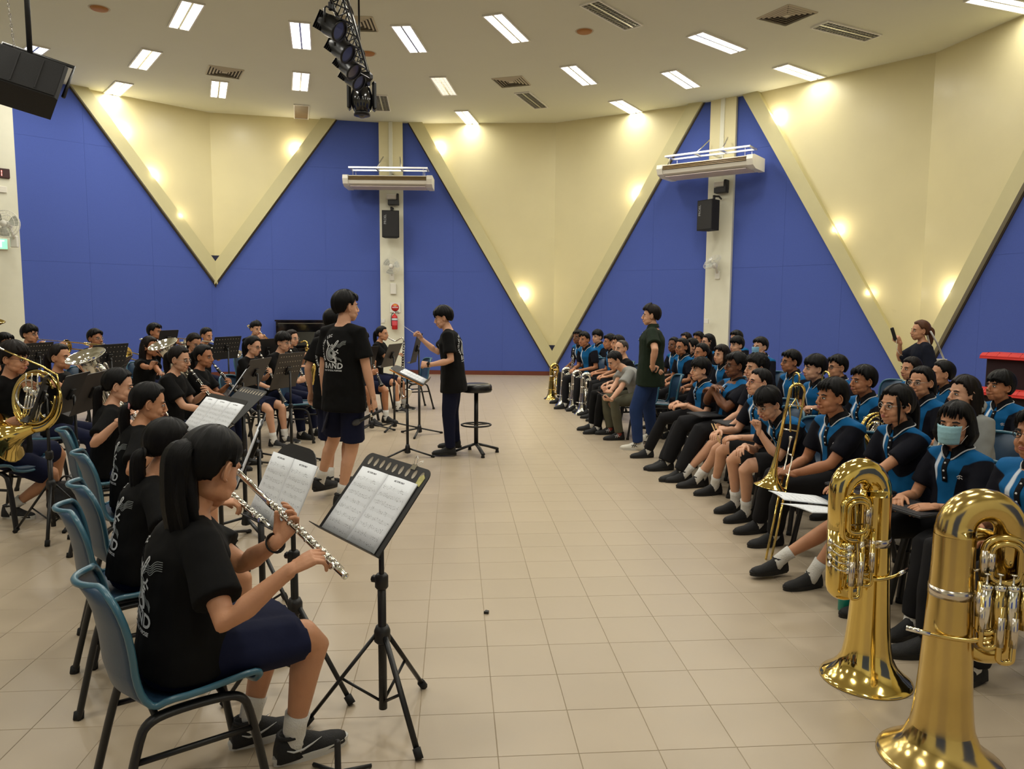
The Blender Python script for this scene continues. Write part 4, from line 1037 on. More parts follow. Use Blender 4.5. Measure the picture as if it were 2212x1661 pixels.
# --- valved low brass; bell axis is z, the bell's mouth at z=0, body towards +x. flip for playing position
def low_brass(name, s, bm, label, cat, mx, group=None, detail=True, rot_valves=True, bell=.185, fat=1.0, rise=False):
    r = link(name, None, None, label=label, cat=cat, group=group); r.matrix_local = mx
    zm = (lambda z: z if z > .86 else .42+(z-.15)*.62) if rise else (lambda z: z)
    S = lambda *p: (p[0]*s, p[1]*s, zm(p[2])*s)
    pr = [(bell-.004, .004), (bell, .0), (bell+.003, .004), (bell, .010), (bell*.93, .020), (bell*.80, .040), (bell*.66, .070), (bell*.55, .11), (bell*.50, .17), (bell*.46, .25), (bell*.43, .35), (bell*.40, .47), (bell*.37, .60), (bell*.345, .74), (bell*.34, .84)]
    b = M(); b.lathe([(a*s*(1 if h < .05 else .5+.5*fat), h*s) for a, h in pr], n=44)
    inn = [(bell*.30-.01, .60), (bell*.36, .35), (bell*.45, .16), (bell*.62, .07), (bell*.90, .018), (bell-.006, .004)]
    b.lathe([(a*s, h*s) for a, h in inn], n=44); b.build('bell', [bm], r)
    R0 = bell*.34*(.5+.5*fat)
    M().lathe([(R0*s+.001, .62*s), (R0*s*1.07+.002, .62*s), (R0*s*1.07+.002, .655*s), (R0*s+.001, .655*s)], n=36).build('joint_ring', [nickel], r)
    o = .090; P = [(0, 0, .78), (0, 0, .86)]+[tuple(p) for p in arc((o, 0, .86), o, PI, 0, 12, (1, 0, 0), (0, 0, 1))]+[(2*o, 0, .76), (2*o, 0, .60)]
    nP = len(P); M().tube([S(*p) for p in P], [s*float(np.interp(i, [0, nP-1], [R0, R0*.72])) for i in range(nP)], 24).build('top_bow', [bm], r)
    P = [(2*o, 0, .62), (2*o, 0, .24)]+[tuple(p) for p in arc((2*o-.058, 0, .20), .058, 0, -PI, 10, (1, 0, 0), (0, 0, 1))]+[(2*o-.116, .02, .30), (2*o-.116, .05, .74)]+[tuple(p) for p in arc((2*o-.066, .055, .76), .05, PI, 0, 8, (1, 0, 0), (0, 0, 1))]+[(2*o-.016, .055, .44)]
    nP = len(P); M().tube([S(*p) for p in P], [s*float(np.interp(i, [0, nP-1], [R0*.70, R0*.24])) for i in range(nP)], 18).build('bottom_bow', [bm], r)
    for yy, ro, ri, z1, z0 in ((-.052, .062, .013, .78, .60), (-.066, .046, .010, .77, .64)):
        Q = arc((o+.05, yy, z1), ro, 0, PI, 8, (1, 0, 0), (0, 0, 1))+arc((o+.05, yy, z0), ro, PI, 2*PI, 8, (1, 0, 0), (0, 0, 1))
        M().tube([S(*p) for p in Q], ri*s, 12, closed=True).build('tuning_loop', [bm], r)
        M().tube([S(o+.05-ro, yy, z1-.01), S(o+.05-ro, yy, z0+.02)], ri*s*1.22, 12).build('slide_sleeve', [nickel], r)
    for k in range(4 if detail else 3):
        zz = .50-k*.052 if rot_valves else 0
        if rot_valves:
            v = M().cyl(S(2*o+.0, -.075, zz), S(2*o+.0, -.02, zz), .021*s, n=16).build('valve', [bm], r)
            M().lathe([(0, .0), (.016*s, 0), (.018*s, .006*s), (0, .010*s)], S(2*o, -.075, zz), (0, -1, 0), 14).build('valve_cap', [silver], v)
            M().tube([S(2*o+.02, -.085, zz), S(2*o+.05, -.08, zz+.01), S(2*o+.06, -.03, zz+.03)], .0035*s, 6).build('lever', [silver], v)
            M().lathe([(0, 0), (.013*s, .0), (.013*s, .003*s), (0, .003*s)], S(2*o+.06, -.03, zz+.03), (1, 0, .3), 10).build('finger_plate', [silver], v)
        else:
            xx = o-.01+k*.042
            v = M().cyl(S(xx, -.075, .34), S(xx, -.075, .56), .0175*s, n=16).build('valve', [bm if k % 2 else silver], r)
            M().lathe([(.0185*s, 0), (.0195*s, .004*s), (.0195*s, .014*s), (.012*s, .018*s), (.004*s, .02*s), (.004*s, .05*s), (.011*s, .052*s), (.011*s, .056*s), (0, .057*s)], S(xx, -.075, .56) if name == 'euphonium' or True else 0, (0, 0, 1), 14).build('valve_cap', [silver], v)
    for k, (xx, yy, z1, z0, rr) in enumerate(((2*o-.030, -.085, .47, .17, .0105), (2*o-.085, -.080, .52, .25, .0095), (o-.0, -.070, .60, .33, .0095))):
        ro = .022+.003*k
        Q = [(xx-ro, yy, z1), (xx-ro, yy, z0)]+[tuple(p) for p in arc((xx, yy, z0), ro, PI, 2*PI, 8, (1, 0, 0), (0, 0, 1))][1:-1]+[(xx+ro, yy, z0), (xx+ro, yy, z1-.03), (xx+ro-.02, yy+.02, z1)]
        sl = M().tube([S(*p) for p in Q], rr*s, 10).build('valve_slide', [bm], r)
        for sx in (-1, 1): M().tube([S(xx+sx*ro, yy, z1-.06), S(xx+sx*ro, yy, z0+.07)], rr*s*1.25, 10).build('slide_sleeve', [nickel], sl)
    # lead pipe round the bell stack to the mouthpiece receiver
    Q = smooth_path([(2*o-.03, -.06, .30), (.085, -.072, .265), (.03, -.085, .262), (-.045, -.078, .268), (-.105, -.055, .275)], 2)
    M().tube([S(*p) for p in Q], [s*float(np.interp(i, [0, len(Q)-1], [.0095, .0070])) for i in range(len(Q))], 10).build('lead_pipe', [bm], r)
    M().tube([S(-.085, -.063, .272), S(-.155, -.034, .282)], [.0085*s, .0095*s], 10).build('receiver', [silver], r)
    for a, c in (((.03, -.03, .62), (o-.02, -.052, .66)), ((.06, 0, .62), (2*o-.03, 0, .62)), ((.05, -.03, .30), (2*o-.05, -.07, .33)), ((2*o, -.02, .45), (2*o, -.07, .45)), ((.055, 0, .33), (2*o-.12, 0, .33))):
        M().tube([S(*a), S(*c)], .0042*s, 6).build('brace', [bm if a[2] < .5 else nickel], r)
    return r
def trombone(mx, label, slide=.12, bm=None, group='trombones'):
    """mouthpiece at the origin, playing direction +y, bell section at the player's left (-x)"""
    bm = bm or brass
    r = link('trombone', None, None, label=label, cat='trombone', group=group); r.matrix_local = mx
    L = .66; e = slide
    M().lathe([(.006, -.004), (.0125, 0), (.0125, .006), (.006, .03), (.005, .07)], (0, -.01, 0), (0, 1, 0), 14).build('mouthpiece', [silver], r)
    for z in (0, -.085): M().tube([(0, .06, z), (0, .10+L, z)], .0052, 8).build('inner_slide', [nickel], r)
    M().tube([(0, .12+e, 0), (0, L+e+.04, 0)]+[tuple(p) for p in arc((0, L+e+.05, -.0425), .0425, PI/2, -PI/2, 8, (0, 1, 0), (0, 0, 1))]+[(0, L+e+.04, -.085), (0, .12+e, -.085)], .0075, 10).build('outer_slide', [bm], r)
    for y in (.10, .13+e): M().tube([(0, y, 0), (0, y, -.085)], .0055, 8).build('slide_brace', [silver], r)
    P = [(0, .10, -.085), (0, -.02, -.085), (-.004, -.20, -.085), (-.008, -.30, -.085)]+[tuple(p) for p in arc((-.055, -.31, -.085), .047, 0, -PI, 10, (1, 0, 0), (0, 1, 0))]+[(-.102, -.20, -.085), (-.102, .0, -.085)]
    M().tube(P, [float(np.interp(i, [0, len(P)-1], [.007, .0105])) for i in range(len(P))], 12).build('tuning_slide', [bm], r)
    for y in (-.22, -.06): M().tube([(-.005, y, -.085), (-.102, y, -.085)], .0045, 8).build('bell_brace', [silver], r)
    b = M(); b.lathe([(.0105, 0), (.012, .08), (.0155, .15), (.022, .21), (.034, .26), (.052, .295), (.075, .318), (.098, .330), (.103, .330), (.100, .327), (.074, .312), (.050, .288), (.032, .252), (.020, .20)], (-.102, -.01, -.085), (0, 1, 0), 32); b.build('bell', [bm], r)
    M().tube([(-.045, -.05, -.085), (-.06, -.12, -.085), (-.075, -.2, -.07), (-.05, -.26, -.07), (-.02, -.2, -.07)], .006, 8).build('trigger_loop', [bm], r)
    return r
def keys(m, a, b, k0, n, r0, rk=.006, seed=1, side=None):
    a, b = Vector(a), Vector(b); ax = (b-a).normalized(); up = Vector(side) if side else ax.orthogonal(); up = (up-ax*up.dot(ax)).normalized(); w_ = ax.cross(up); rn = random.Random(seed)
    for k in range(n):
        p = a+(b-a)*(k0+(1-k0-.04)*k/n); m.lathe([(0, .003), (rk*.8, .003), (rk, 0), (rk, -.003)], p+up*(r0+.004)+w_*rn.uniform(-.003, .003), up, 10)
        if k % 2 == 0: m.lathe([(0, .003), (rk*.7, .003), (rk*.8, 0)], p+(up*.4+w_*.9).normalized()*(r0+.004), (up*.4+w_*.9).normalized(), 8)
    for s_ in (.75, -.8): q = up*(.5)+w_*s_; q.normalize(); m.tube([a+(b-a)*k0+q*(r0+.004), a+(b-a)*.95+q*(r0+.004)], .0016, 5)
def clarinet(mx, label, group='clarinets'):
    r = link('clarinet', None, None, label=label, cat='clarinet', group=group); r.matrix_local = mx
    b = M().lathe([(.0035, 0), (.006, .02), (.0115, .07), (.0125, .08), (.0155, .085), (.0155, .14), (.0132, .145), (.0132, .35), (.016, .355), (.016, .38), (.014, .385), (.0145, .56), (.018, .575), (.020, .60), (.026, .64), (.036, .665), (.037, .668), (.030, .66), (.02, .62)], (0, 0, 0), (0, 1, 0), 20); b.build('body', [wood_b], r)
    k = M(); keys(k, (0, .15, 0), (0, .58, 0), .03, 13, .0135, .0068, 3, (0, 0, 1)); k.build('keywork', [silver], r)
    for y in (.083, .143, .367, .572, .664):
        M().lathe([(.0165, 0), (.0172, .002), (.0172, .006), (.0165, .008)] if y < .6 else [(.036, 0), (.038, .001), (.038, .003), (.036, .004)], (0, y, 0), (0, 1, 0), 18).build('ring', [silver], r)
    M().lathe([(.0118, 0), (.0128, .001), (.0128, .022), (.0118, .023)], (0, .04, 0), (0, 1, 0), 14).build('ligature', [silver], r)
    return r
def flute(mx, label, group='flutes'):
    r = link('flute', None, None, label=label, cat='flute', group=group); r.matrix_local = mx
    M().lathe([(0, -.09), (.0105, -.09), (.0105, -.084), (.0095, -.083), (.0095, .13), (.0112, .132), (.0112, .165), (.0098, .167), (.0098, .46), (.0112, .462), (.0112, .478), (.0098, .48), (.0098, .58), (.0108, .582), (.0108, .588), (.0085, .588), (.0085, .56)], (0, 0, 0), (0, 1, 0), 24).build('tube', [silver], r)
    M().ell((0, 0, .0085), (.009, .015, .004)).build('lip_plate', [silver], r)
    k = M(); keys(k, (0, .17, 0), (0, .58, 0), .02, 15, .0098, .0082, 5, (0, -.1, 1))
    for q in range(5): k.tube([(.011, .20+q*.07, .004), (.014, .21+q*.07, .010), (.006, .215+q*.07, .016)], .0018, 5)
    k.build('keywork', [silver], r)
    for y in (.49, .53): 
        c = M().lathe([(.010, 0), (.0105, .003), (.0075, .004), (.004, .003), (0, .004)], (.012, y, .004), (1, 0, .3), 14).build('foot_key', [chrome], r)
    return r
def euph(mx, label, s=.70, bm=None, group='euphoniums', name='euphonium', cat='euphonium', bell=.20):
    """bell up for playing: mouth of the bell at the top"""
    return low_brass(name, s, bm or silver, label, cat, mx, group, True, False, bell=bell, fat=.62)
def french_horn(mx, label):
    r = link('french_horn', None, None, label=label, cat='french horn', group='french horns'); r.matrix_local = mx
    for k, (rr, tr, y, dx, dz) in enumerate(((.170, .0085, 0, 0, 0), (.158, .0085, .022, -.006, .004), (.146, .0080, -.020, .004, .006), (.120, .0075, .012, .03, -.02), (.085, .0070, -.014, -.05, .03), (.052, .0065, .02, .055, -.055))):
        a0 = .3*k; M().tube(arc((dx, y, dz), rr, a0, a0+2*PI*(.93 if k else 1), 40, (1, 0, 0), (0, 0, 1)), tr, 10).build('tubing_ring', [brass if k != 4 else silver], r)
    P = arc((0, .0, 0), .170, PI*.15, -PI*.52, 16, (1, 0, 0), (0, 0, 1)); M().tube(P, [float(np.interp(i, [0, 16], [.010, .026])) for i in range(17)], 18).build('bell_tail', [brass], r)
    q = P[-1]; ax = Vector((-.92, -.18, -.35)).normalized()
    M().lathe([(.026, -.01), (.034, .04), (.048, .09), (.070, .13), (.105, .158), (.150, .172), (.154, .172), (.149, .167), (.10, .150), (.064, .118), (.04, .07)], q, ax, 36).build('bell', [brass], r)
    for k in range(3):
        x = -.045+k*.042; v = M().cyl((x, -.035, .06-k*.018), (x, .03, .06-k*.018), .0175, n=16).build('valve', [silver], r)
        M().lathe([(0, .004), (.013, .003), (.0165, 0)], (x, -.035, .06-k*.018), (0, -1, 0), 14).build('valve_cap', [silver], v)
        for sx, ll in ((-.011, .13), (.011, .13)): M().tube([(x+sx, -.01, .045-k*.018), (x+sx-.02, -.012, .045-k*.018-ll)], .0062, 8).build('valve_slide', [silver if k != 1 else nickel], v)
        M().tube([(x-.011-.02, -.012, .045-k*.018-.13), (x-.020, -.012, .03-k*.018-.13), (x+.011-.02, -.012, .045-k*.018-.13)], .0062, 8).build('slide_bow', [brass], v)
        M().tube([(x, -.03, .07), (x+.01, -.045, .12), (x+.012, -.045, .155)], .004, 6).build('lever', [silver], v)
    M().tube([(.165, 0, .05), (.15, -.01, .15), (.06, -.03, .20), (-.06, -.06, .245), (-.155, -.085, .285)], [.007, .006, .005, .0045, .004], 10).build('lead_pipe', [brass], r)
    M().lathe([(.004, 0), (.006, .03), (.0085, .05), (.0088, .054), (.004, .05)], (-.155, -.085, .285), (-.095, -.025, .04), 12).build('mouthpiece', [silver], r)
    return r
def trumpet(mx, label, bm=None):
    r = link('trumpet', None, None, label=label, cat='trumpet', group='trumpets'); r.matrix_local = mx; bm = bm or silver
    M().tube([(0, .0, 0), (0, .38, 0)]+[tuple(p) for p in arc((0, .38, -.035), .035, PI/2, -PI/2, 8, (0, 1, 0), (0, 0, 1))]+[(0, .14, -.07)], .0058, 8).build('lead_pipe', [bm], r)
    M().lathe([(.012, 0), (.012, .004), (.005, .02), (.0045, .05)], (0, -.03, 0), (0, 1, 0), 12).build('mouthpiece', [silver], r)
    M().tube([(-.02, .32, -.01), (-.02, .10, -.01)]+[tuple(p) for p in arc((-.02, .09, -.04), .03, PI/2, 3*PI/2, 8, (0, 1, 0), (0, 0, 1))]+[(-.02, .20, -.07)], .0062, 8).build('bell_bow', [bm], r)
    M().lathe([(.0062, 0), (.009, .08), (.014, .13), (.026, .17), (.045, .19), (.062, .198), (.060, .194), (.03, .172)], (-.02, .30, -.01), (0, 1, 0), 24).build('bell', [bm], r)
    for k in range(3):
        y = .19+k*.026; v = M().cyl((-.01, y, -.095), (-.01, y, .02), .0105, n=12).build('valve', [bm], r); M().cyl((-.01, y, .02), (-.01, y, .045), .003, n=6).lathe([(0, .004), (.008, .003), (.008, 0)], (-.01, y, .045), (0, 0, 1), 10).build('finger_button', [silver], v)
    return r
def alto_sax(mx, label):
    """mouthpiece at the origin; body hangs along -z"""
    r = link('saxophone', None, None, label=label, cat='saxophone'); r.matrix_local = mx
    M().tube([(0, .0, 0), (0, .05, .01)], [.008, .012], 10).build('mouthpiece', [wood_b], r)
    M().tube(smooth_path([(0, .04, .008), (0, .10, .030), (0, .15, .028), (0, .165, -.03)], 2), .010, 12).build('neck', [brass], r)
    b = M(); b.tube(smooth_path([(0, .165, -.02), (0, .155, -.30), (0, .15, -.47), (0, .155, -.55), (0, .20, -.585), (0, .245, -.55), (0, .25, -.44), (0, .27, -.34)], 2), [.012, .015, .018, .022, .026, .032, .038, .045], 20)
    b.lathe([(.043, 0), (.050, .03), (.061, .05), (.063, .052), (.058, .05), (.045, .02)], (0, .268, -.345), (0, .20, 1), 24); b.build('body', [brass], r)
    k = M(); keys(k, (.0, .158, -.06), (0, .152, -.50), .0, 11, .022, .012, 8, (1, .6, 0)); k.build('keywork', [brass], r)
    return r
# ------------------------------------------------------------------ the people and what they hold
gblack = mat('glasses_black', srgb(16, 15, 15), .3); gred = mat('glasses_red', srgb(120, 20, 24), .3); gthin = mat('glasses_wire', (.45, .42, .38, 1), .3, .8)
MASKM = mat('mask_pale_blue', srgb(150, 196, 208), .85, bump=.2, bscale=60); MASKM2 = mat('mask_blue', srgb(120, 172, 206), .85, bump=.2, bscale=60)
tieW = mat('hair_tie_cream', srgb(220, 212, 190), .7); tieP = mat('hair_tie_pink', srgb(216, 150, 150), .7, var=.5, vscale=60); tieB = mat('hair_tie_black', srgb(24, 22, 22), .7)
folder_m = mat('black_folder', srgb(26, 28, 34), .55, bump=.06, bscale=200)
GL = 'players in black tees'; GR = 'audience in blue polo shirts'
def hdir(a, dn=0): a = math.radians(a); d = math.radians(dn); return Vector((math.cos(a)*math.cos(d), math.sin(a)*math.cos(d), -math.sin(d)))
def mouth(head, look, pitch, sc=.98):
    R_ = Matrix.Rotation(math.radians(look-90), 3, 'Z') @ Matrix.Rotation(math.radians(pitch), 3, 'X')
    return Vector(head)+R_ @ Vector((0, .100, -.060))*sc
def along(o, ax, up=(0, 0, 1)):
    """matrix with y along ax at o"""
    y = Vector(ax).normalized(); x = y.cross(Vector(up)).normalized(); z = x.cross(y)
    return Matrix(((x.x, y.x, z.x, o[0]), (x.y, y.y, z.y, o[1]), (x.z, y.z, z.z, o[2]), (0, 0, 0, 1)))
def seat(key, label=None):
    x, y, f = ROOTS[key]; d = hdir(f)
    if label is None:
        t = PEOPLE[key]['obj']['label'].replace(',', '').split()[:13]
        label = 'blue chair under '+' '.join(t)
    chair(x-d.x*.02, y-d.y*.02, f, label)
CHK = [None]
def reed(key, label, head, face, look, ilabel, kind='clarinet', dn=48, pitch=-8, **kw):
    m = mouth(head, look, pitch); ax = hdir(look, dn); side = Vector((0, 0, 1)).cross(hdir(look)).normalized()   # player's left
    (clarinet)(along(m-ax*.015, ax), ilabel)
    pL, pR = m+ax*.24+side*.022+hdir(look)*.012, m+ax*.43-side*.022+hdir(look)*.012
    return person(key, label, head, face, look=look, pitch=pitch, top='tee', rhw=pR, lhw=pL, rk='keys', lk='keys', rdw=side*.75+hdir(look)*.55+Vector((0, 0, .35)), ldw=-side*.75+hdir(look)*.55+Vector((0, 0, .35)), rpw=side*.6-hdir(look)*.6, lpw=-side*.6-hdir(look)*.6, group=GL, **kw)
def slider(key, label, head, face, look, ilabel, dn=8, ext=.15, pitch=0, bm=None, roll=0, **kw):
    m = mouth(head, look, pitch); ax = hdir(look, dn); side = Vector((0, 0, 1)).cross(hdir(look)).normalized()
    mx = along(m+ax*.005, ax) @ Matrix.Rotation(roll, 4, 'Y'); trombone(mx, ilabel, ext, bm)
    return person(key, label, head, face, look=look, pitch=pitch, top='tee', rhw=mx @ Vector((.015, .13+ext, -.045)), lhw=mx @ Vector((-.03, .07, -.05)), rk='grip', lk='fist', rdw=ax*.9+Vector((0, 0, .2))+side*.2, ldw=-side*.3+ax*.6+Vector((0, 0, .5)), rpw=side, lpw=-side, group=GL, **kw)
# ---- front flute row
hA = (-0.990, 2.420, 1.110); mA = Vector((-.895, 2.50, 1.04)); eA = Vector((-.47, 2.11, .845)); axA = (eA-mA).normalized()
flute(along(mA-axA*.0, axA), 'long silver flute held by the nearest girl with the ponytail')
upA = Vector((0, 0, 1)); bkA = axA.cross(upA).normalized()      # towards the player or away
if bkA.dot(Vector((-.8, -.5, 0))) < 0: bkA = -bkA
person('A', 'nearest person, black tee with white print, bushy ponytail, navy skirt, playing a flute', hA, 36, look=62, pitch=-22, lean=6, ss=1.05, sex='f', skin='mid', hair='ponytail', tail=(.36, 1.55), tie=tieW, top='tee', bottom='skirt', near=True, build=1.12,
       lhw=mA+axA*.27-bkA*.008, ldw=-bkA*.45+upA*.75+axA*.25, lpw=bkA+upA*.1, lk='keys', rhw=mA+axA*.47+bkA*.040+upA*.005, rdw=-bkA*.62+axA*.40+upA*.50, rpw=-upA*.7-bkA*.5, rk='keys', relb=(.6, -.3, -1), lelb=(-.4, .2, -1),
       feetw={1: (-.79, 2.565, .085, .2), -1: (-.985, 2.66, .085, .05)}, mark=('swoosh', WHITEP), shoes=('b', 'w'), hs=1.12)
def flutist(key, label, head, face, look, ilabel, pitch=-12, near=True, **kw):
    m = mouth(head, look, pitch)+hdir(look)*.006; R_ = math.radians(look); ax = (hdir(look-82)*.93+Vector((0, 0, -.36))).normalized(); fw = hdir(look)
    flute(along(m, ax), ilabel)
    return person(key, label, head, face, look=look, pitch=pitch, top='tee', lhw=m+ax*.24+fw*.01, ldw=-fw*.3+Vector((0, 0, .8))+ax*.3, lpw=-fw, lk='keys', rhw=m+ax*.40-fw*.045+Vector((0, 0, .022)), rdw=fw*.8+ax*.5+Vector((0, 0, .12)), rpw=Vector((0, 0, -1))-fw*-.15, rk='keys', group=GL, near=near, sex='f', **kw)
flutist('B', 'person second from the front in the flute row, head bowed, low ponytail', (-1.500, 3.220, 1.030), 32, 48, 'silver flute of the second player from the front in the flute row', skin='mid', hair='lowtail', tail=.30, tie=tieB, bottom='skirt', lean=12)
flutist('C', 'third person in the flute row, pink scrunchie on the ponytail', (-2.130, 4.350, 1.070), 34, 30, 'silver flute of the girl with the pink scrunchie', skin='mid', hair='lowtail', tail=.30, tie=tieP, bottom='skirt', lean=8)
flutist('D', 'farthest person in the flute row, long ponytail and pearl earring', (-2.700, 5.100, 1.090), 30, 20, 'silver flute of the farthest girl in the flute row', skin='light', hair='lowtail', tail=.42, tie=tieB, bottom='skirt', lean=5)
M().ell((0, 0, 0), .006, n=10, k=6).build('earring', [mat('pearl', srgb(232, 228, 216), .2)], loc=(-2.580, 4.900, 1.000), label='pearl earring on the farthest girl of the flute row', cat='earring')
# ---- horn and euphonium side
hG = (-3.710, 5.550, 1.240); cG = Vector((-3.370, 5.250, 0.970)); french_horn(Matrix.Translation(cG) @ Matrix.Rotation(math.radians(-14), 4, 'Z') @ Matrix.Rotation(-.12, 4, 'X') @ Matrix.Scale(1.2, 4), 'coiled brass french horn with silver valves held at the left edge')
person('G', 'person with thick fringe and glasses at the left edge blowing a french horn', hG, -8, look=0, pitch=-6, lean=4, sex='m', skin='mid', hair='bowl', hairc='dark', top='tee', bottom='shorts', near=True, glasses=gblack, group=GL,
       lhw=cG+Vector((-.02, -.02, .10)), ldw=(.8, -.3, -.3), lpw=(0, 1, -.3), lk='grip', rhw=cG+Vector((-.17, .02, -.16)), rdw=(.6, .3, .2), rpw=(0, -1, 0), rk='relaxed', shoes=('c', 'w'), mark='canvas', feetw={1: (-3.870, 5.640, .085, .15), -1: (-3.850, 6.170, .085, 0)})
hH = (-4.060, 6.700, 1.170); bH = Vector((-3.580, 6.250, 1.220))
euph(Matrix.Translation(bH) @ Matrix.Rotation(math.radians(-20), 4, 'Z') @ Matrix.Rotation(PI+.42, 4, 'X'), 'silver euphonium, nearer of the two with wide upturned bells', .70, bell=.225)
person('H', 'person behind the horn player with dark hair, playing a silver euphonium', hH, 0, look=-5, lean=3, sex='f', skin='mid', hair='ponytail', tail=.3, hairc='dark', top='tee', bottom='trousers', group=GL, lhw=bH+Vector((-.10, .03, -.30)), ldw=(.8, 0, .5), lk='grip', rhw=bH+Vector((.02, -.13, -.25)), rdw=(.7, .5, .2), rk='keys')
hL = (-4.120, 8.500, 1.170); bL = Vector((-3.770, 8.050, 1.230))
euph(Matrix.Translation(bL) @ Matrix.Rotation(math.radians(-30), 4, 'Z') @ Matrix.Rotation(PI+.42, 4, 'X'), 'silver euphonium, farther of the two, bell beside a girl\'s face', .68, bell=.225)
person('L', 'person with long hair gripping the farther silver euphonium', hL, -5, look=-15, sex='f', skin='tan', hair='straight', hairc='dark', top='tee', bottom='trousers', group=GL, rhw=bL+Vector((.0, -.13, -.20)), rdw=(.2, .5, .8), rk='grip', lhw=bL+Vector((-.05, .1, -.35)))
hI = (-6.190, 9.600, 1.260); slider('I', 'person with glasses and short black hair playing the leftmost trombone', hI, -10, -8, 'leftmost brass trombone pointing right in front of the blue wall', dn=4, ext=.28, skin='mid', hair='bowl', glasses=gblack, bottom='trousers')
hJ = (-5.520, 9.900, 1.200); slider('J', 'person with thin glasses playing the second trombone from the left', hJ, -20, -20, 'second brass trombone from the left, tilted slightly down', dn=12, ext=.05, skin='tan', hair='short', glasses=gthin, bottom='trousers')
hK = (-5.160, 10.800, 1.260); slider('K', 'person with short black hair behind a black desk, playing the third trombone', hK, -15, -5, 'third trombone, its bow curling behind the player\'s head', dn=6, ext=.1, skin='tan', hair='short', bottom='trousers', bm=silver)
hO = (-4.250, 12.400, 1.300); slider('O', 'person with short swept hair playing a trombone left of the piano', hO, -35, -35, 'trombone of the player just left of the black piano', dn=28, ext=.0, skin='light', hair='quiff', bottom='trousers', pitch=-8)
hM = (-4.660, 11.400, 1.190); mM = mouth(hM, -20, -12)
trumpet(along(mM+hdir(-20, 20)*.03, hdir(-20, 20)), 'silver trumpet played by the girl behind the perforated desk')
person('M', 'person with parted black hair playing a trumpet behind a perforated desk', hM, -20, pitch=-12, sex='f', skin='mid', hair='pulled', top='tee', bottom='trousers', group=GL, rhw=mM+hdir(-20, 20)*.25+Vector((0, 0, -.04)), rk='grip', lhw=mM+hdir(-20, 20)*.24+Vector((0, 0, -.07)), lk='fist')
# ---- clarinets
reed('E', 'person with glasses and dark hair tied back, black tee, nearest clarinet player', (-2.990, 6.700, 1.160), 5, -5, 'black clarinet of the nearest clarinet player with glasses', dn=55, skin='light', hair='ponytail', hairc='dark', sex='f', glasses=gthin, bottom='trousers', near=True, pitch=-10, build=1.12)
reed('F', 'person with hair tied back, black tee, second clarinet player', (-3.100, 7.500, 1.130), 0, -8, 'black clarinet with silver keys of the second clarinet player', dn=50, skin='tan', hair='ponytail', sex='f', bottom='trousers', pitch=-4)
reed('P', 'person with round glasses and bare knees playing a clarinet behind a brown desk', (-3.050, 8.800, 1.170), -12, -14, 'black clarinet pointing down in front of the girl with round glasses', dn=62, skin='light', hair='ponytail', sex='f', glasses=gblack, bottom='skirt', pitch=-12, shoes=('c', 'w'), mark='canvas')
reed('Q', 'person with bowl-cut hair and wire glasses playing a clarinet behind a tall brown desk', (-2.880, 9.400, 1.190), -18, -18, 'black clarinet of the bowl-haired boy, bell above his knee', dn=62, skin='light', hair='bowl', glasses=gthin, bottom='trousers', pitch=-10)
reed('U', 'person with curly black hair playing a clarinet between the standing student and conductor', (-2.130, 10.600, 1.170), -35, -45, 'black clarinet of the curly-haired player, bell over bare knees', dn=55, skin='tan', hair='curly', bottom='shorts', pitch=-12)
person('N', 'person in black tee bowed behind the trumpet stand, ponytail and glasses', (-3.960, 9.300, 1.180), -5, look=-30, pitch=-22, sex='f', skin='mid', hair='ponytail', hairc='dark', top='tee', glasses=gthin, group=GL)
hR = (-3.120, 10.600, 1.190); mR = mouth(hR, -22, -4)
alto_sax(along(mR, hdir(-22, 0)), 'brass alto saxophone in front of the black piano')
person('R', 'person with glasses and dark hair playing a brass alto saxophone by the piano', hR, -15, look=-22, pitch=-4, sex='f', skin='light', hair='pulled', hairc='dark', glasses=gthin, top='tee', group=GL, lhw=mR+hdir(-22)*.15+Vector((0, 0, -.14)), lk='grip', rhw=mR+hdir(-22)*.13+Vector((0, 0, -.32)), rk='grip')
person('S', 'person in black mostly hidden behind the tall standing student', (-2.990, 11.700, 1.130), -20, look=-30, pitch=-10, sex='m', skin='mid', hair='curly', top='tee', group=GL)
# bass clarinet player beside the column
hT = (-2.050, 11.800, 1.220); mT = mouth(hT, -15, -2); axT = hdir(-15)
bc = empty('bass_clarinet', mT, math.radians(-105), label='bass clarinet with curved silver neck and upturned silver bell near the column', cat='bass clarinet')
M().tube(smooth_path([(0, -.0, 0), (0, .06, -.03), (0, .13, -.06), (0, .20, -.01), (0, .25, .01), (0, .27, -.06)], 2), .010, 10).build('neck', [silver], bc)
M().cyl((0, .27, -.05), (0, .22, -.80), .017, n=14).build('body', [wood_b], bc)
kk = M(); keys(kk, (0, .265, -.08), (0, .225, -.76), .0, 16, .017, .010, 4, (1, .5, 0)); kk.build('keywork', [silver], bc)
M().tube(smooth_path([(0, .22, -.78), (0, .22, -.90), (0, .27, -.95), (0, .33, -.92), (0, .36, -.80)], 2), [.018, .020, .024, .034, .062], 16).build('bell', [silver], bc)
person('T', 'person with side-parted ponytail playing a bass clarinet beside the white column', hT, -12, look=-15, pitch=-2, sex='f', skin='mid', hair='ponytail', top='tee', bottom='shorts', group=GL, lhw=mT+axT*.24+Vector((0, 0, -.25)), lk='grip', ldw=axT, rhw=mT+axT*.22+Vector((0, 0, -.48)), rk='grip', rdw=axT, mark=('swoosh', WHITEP), shoes=('b', 'w'))
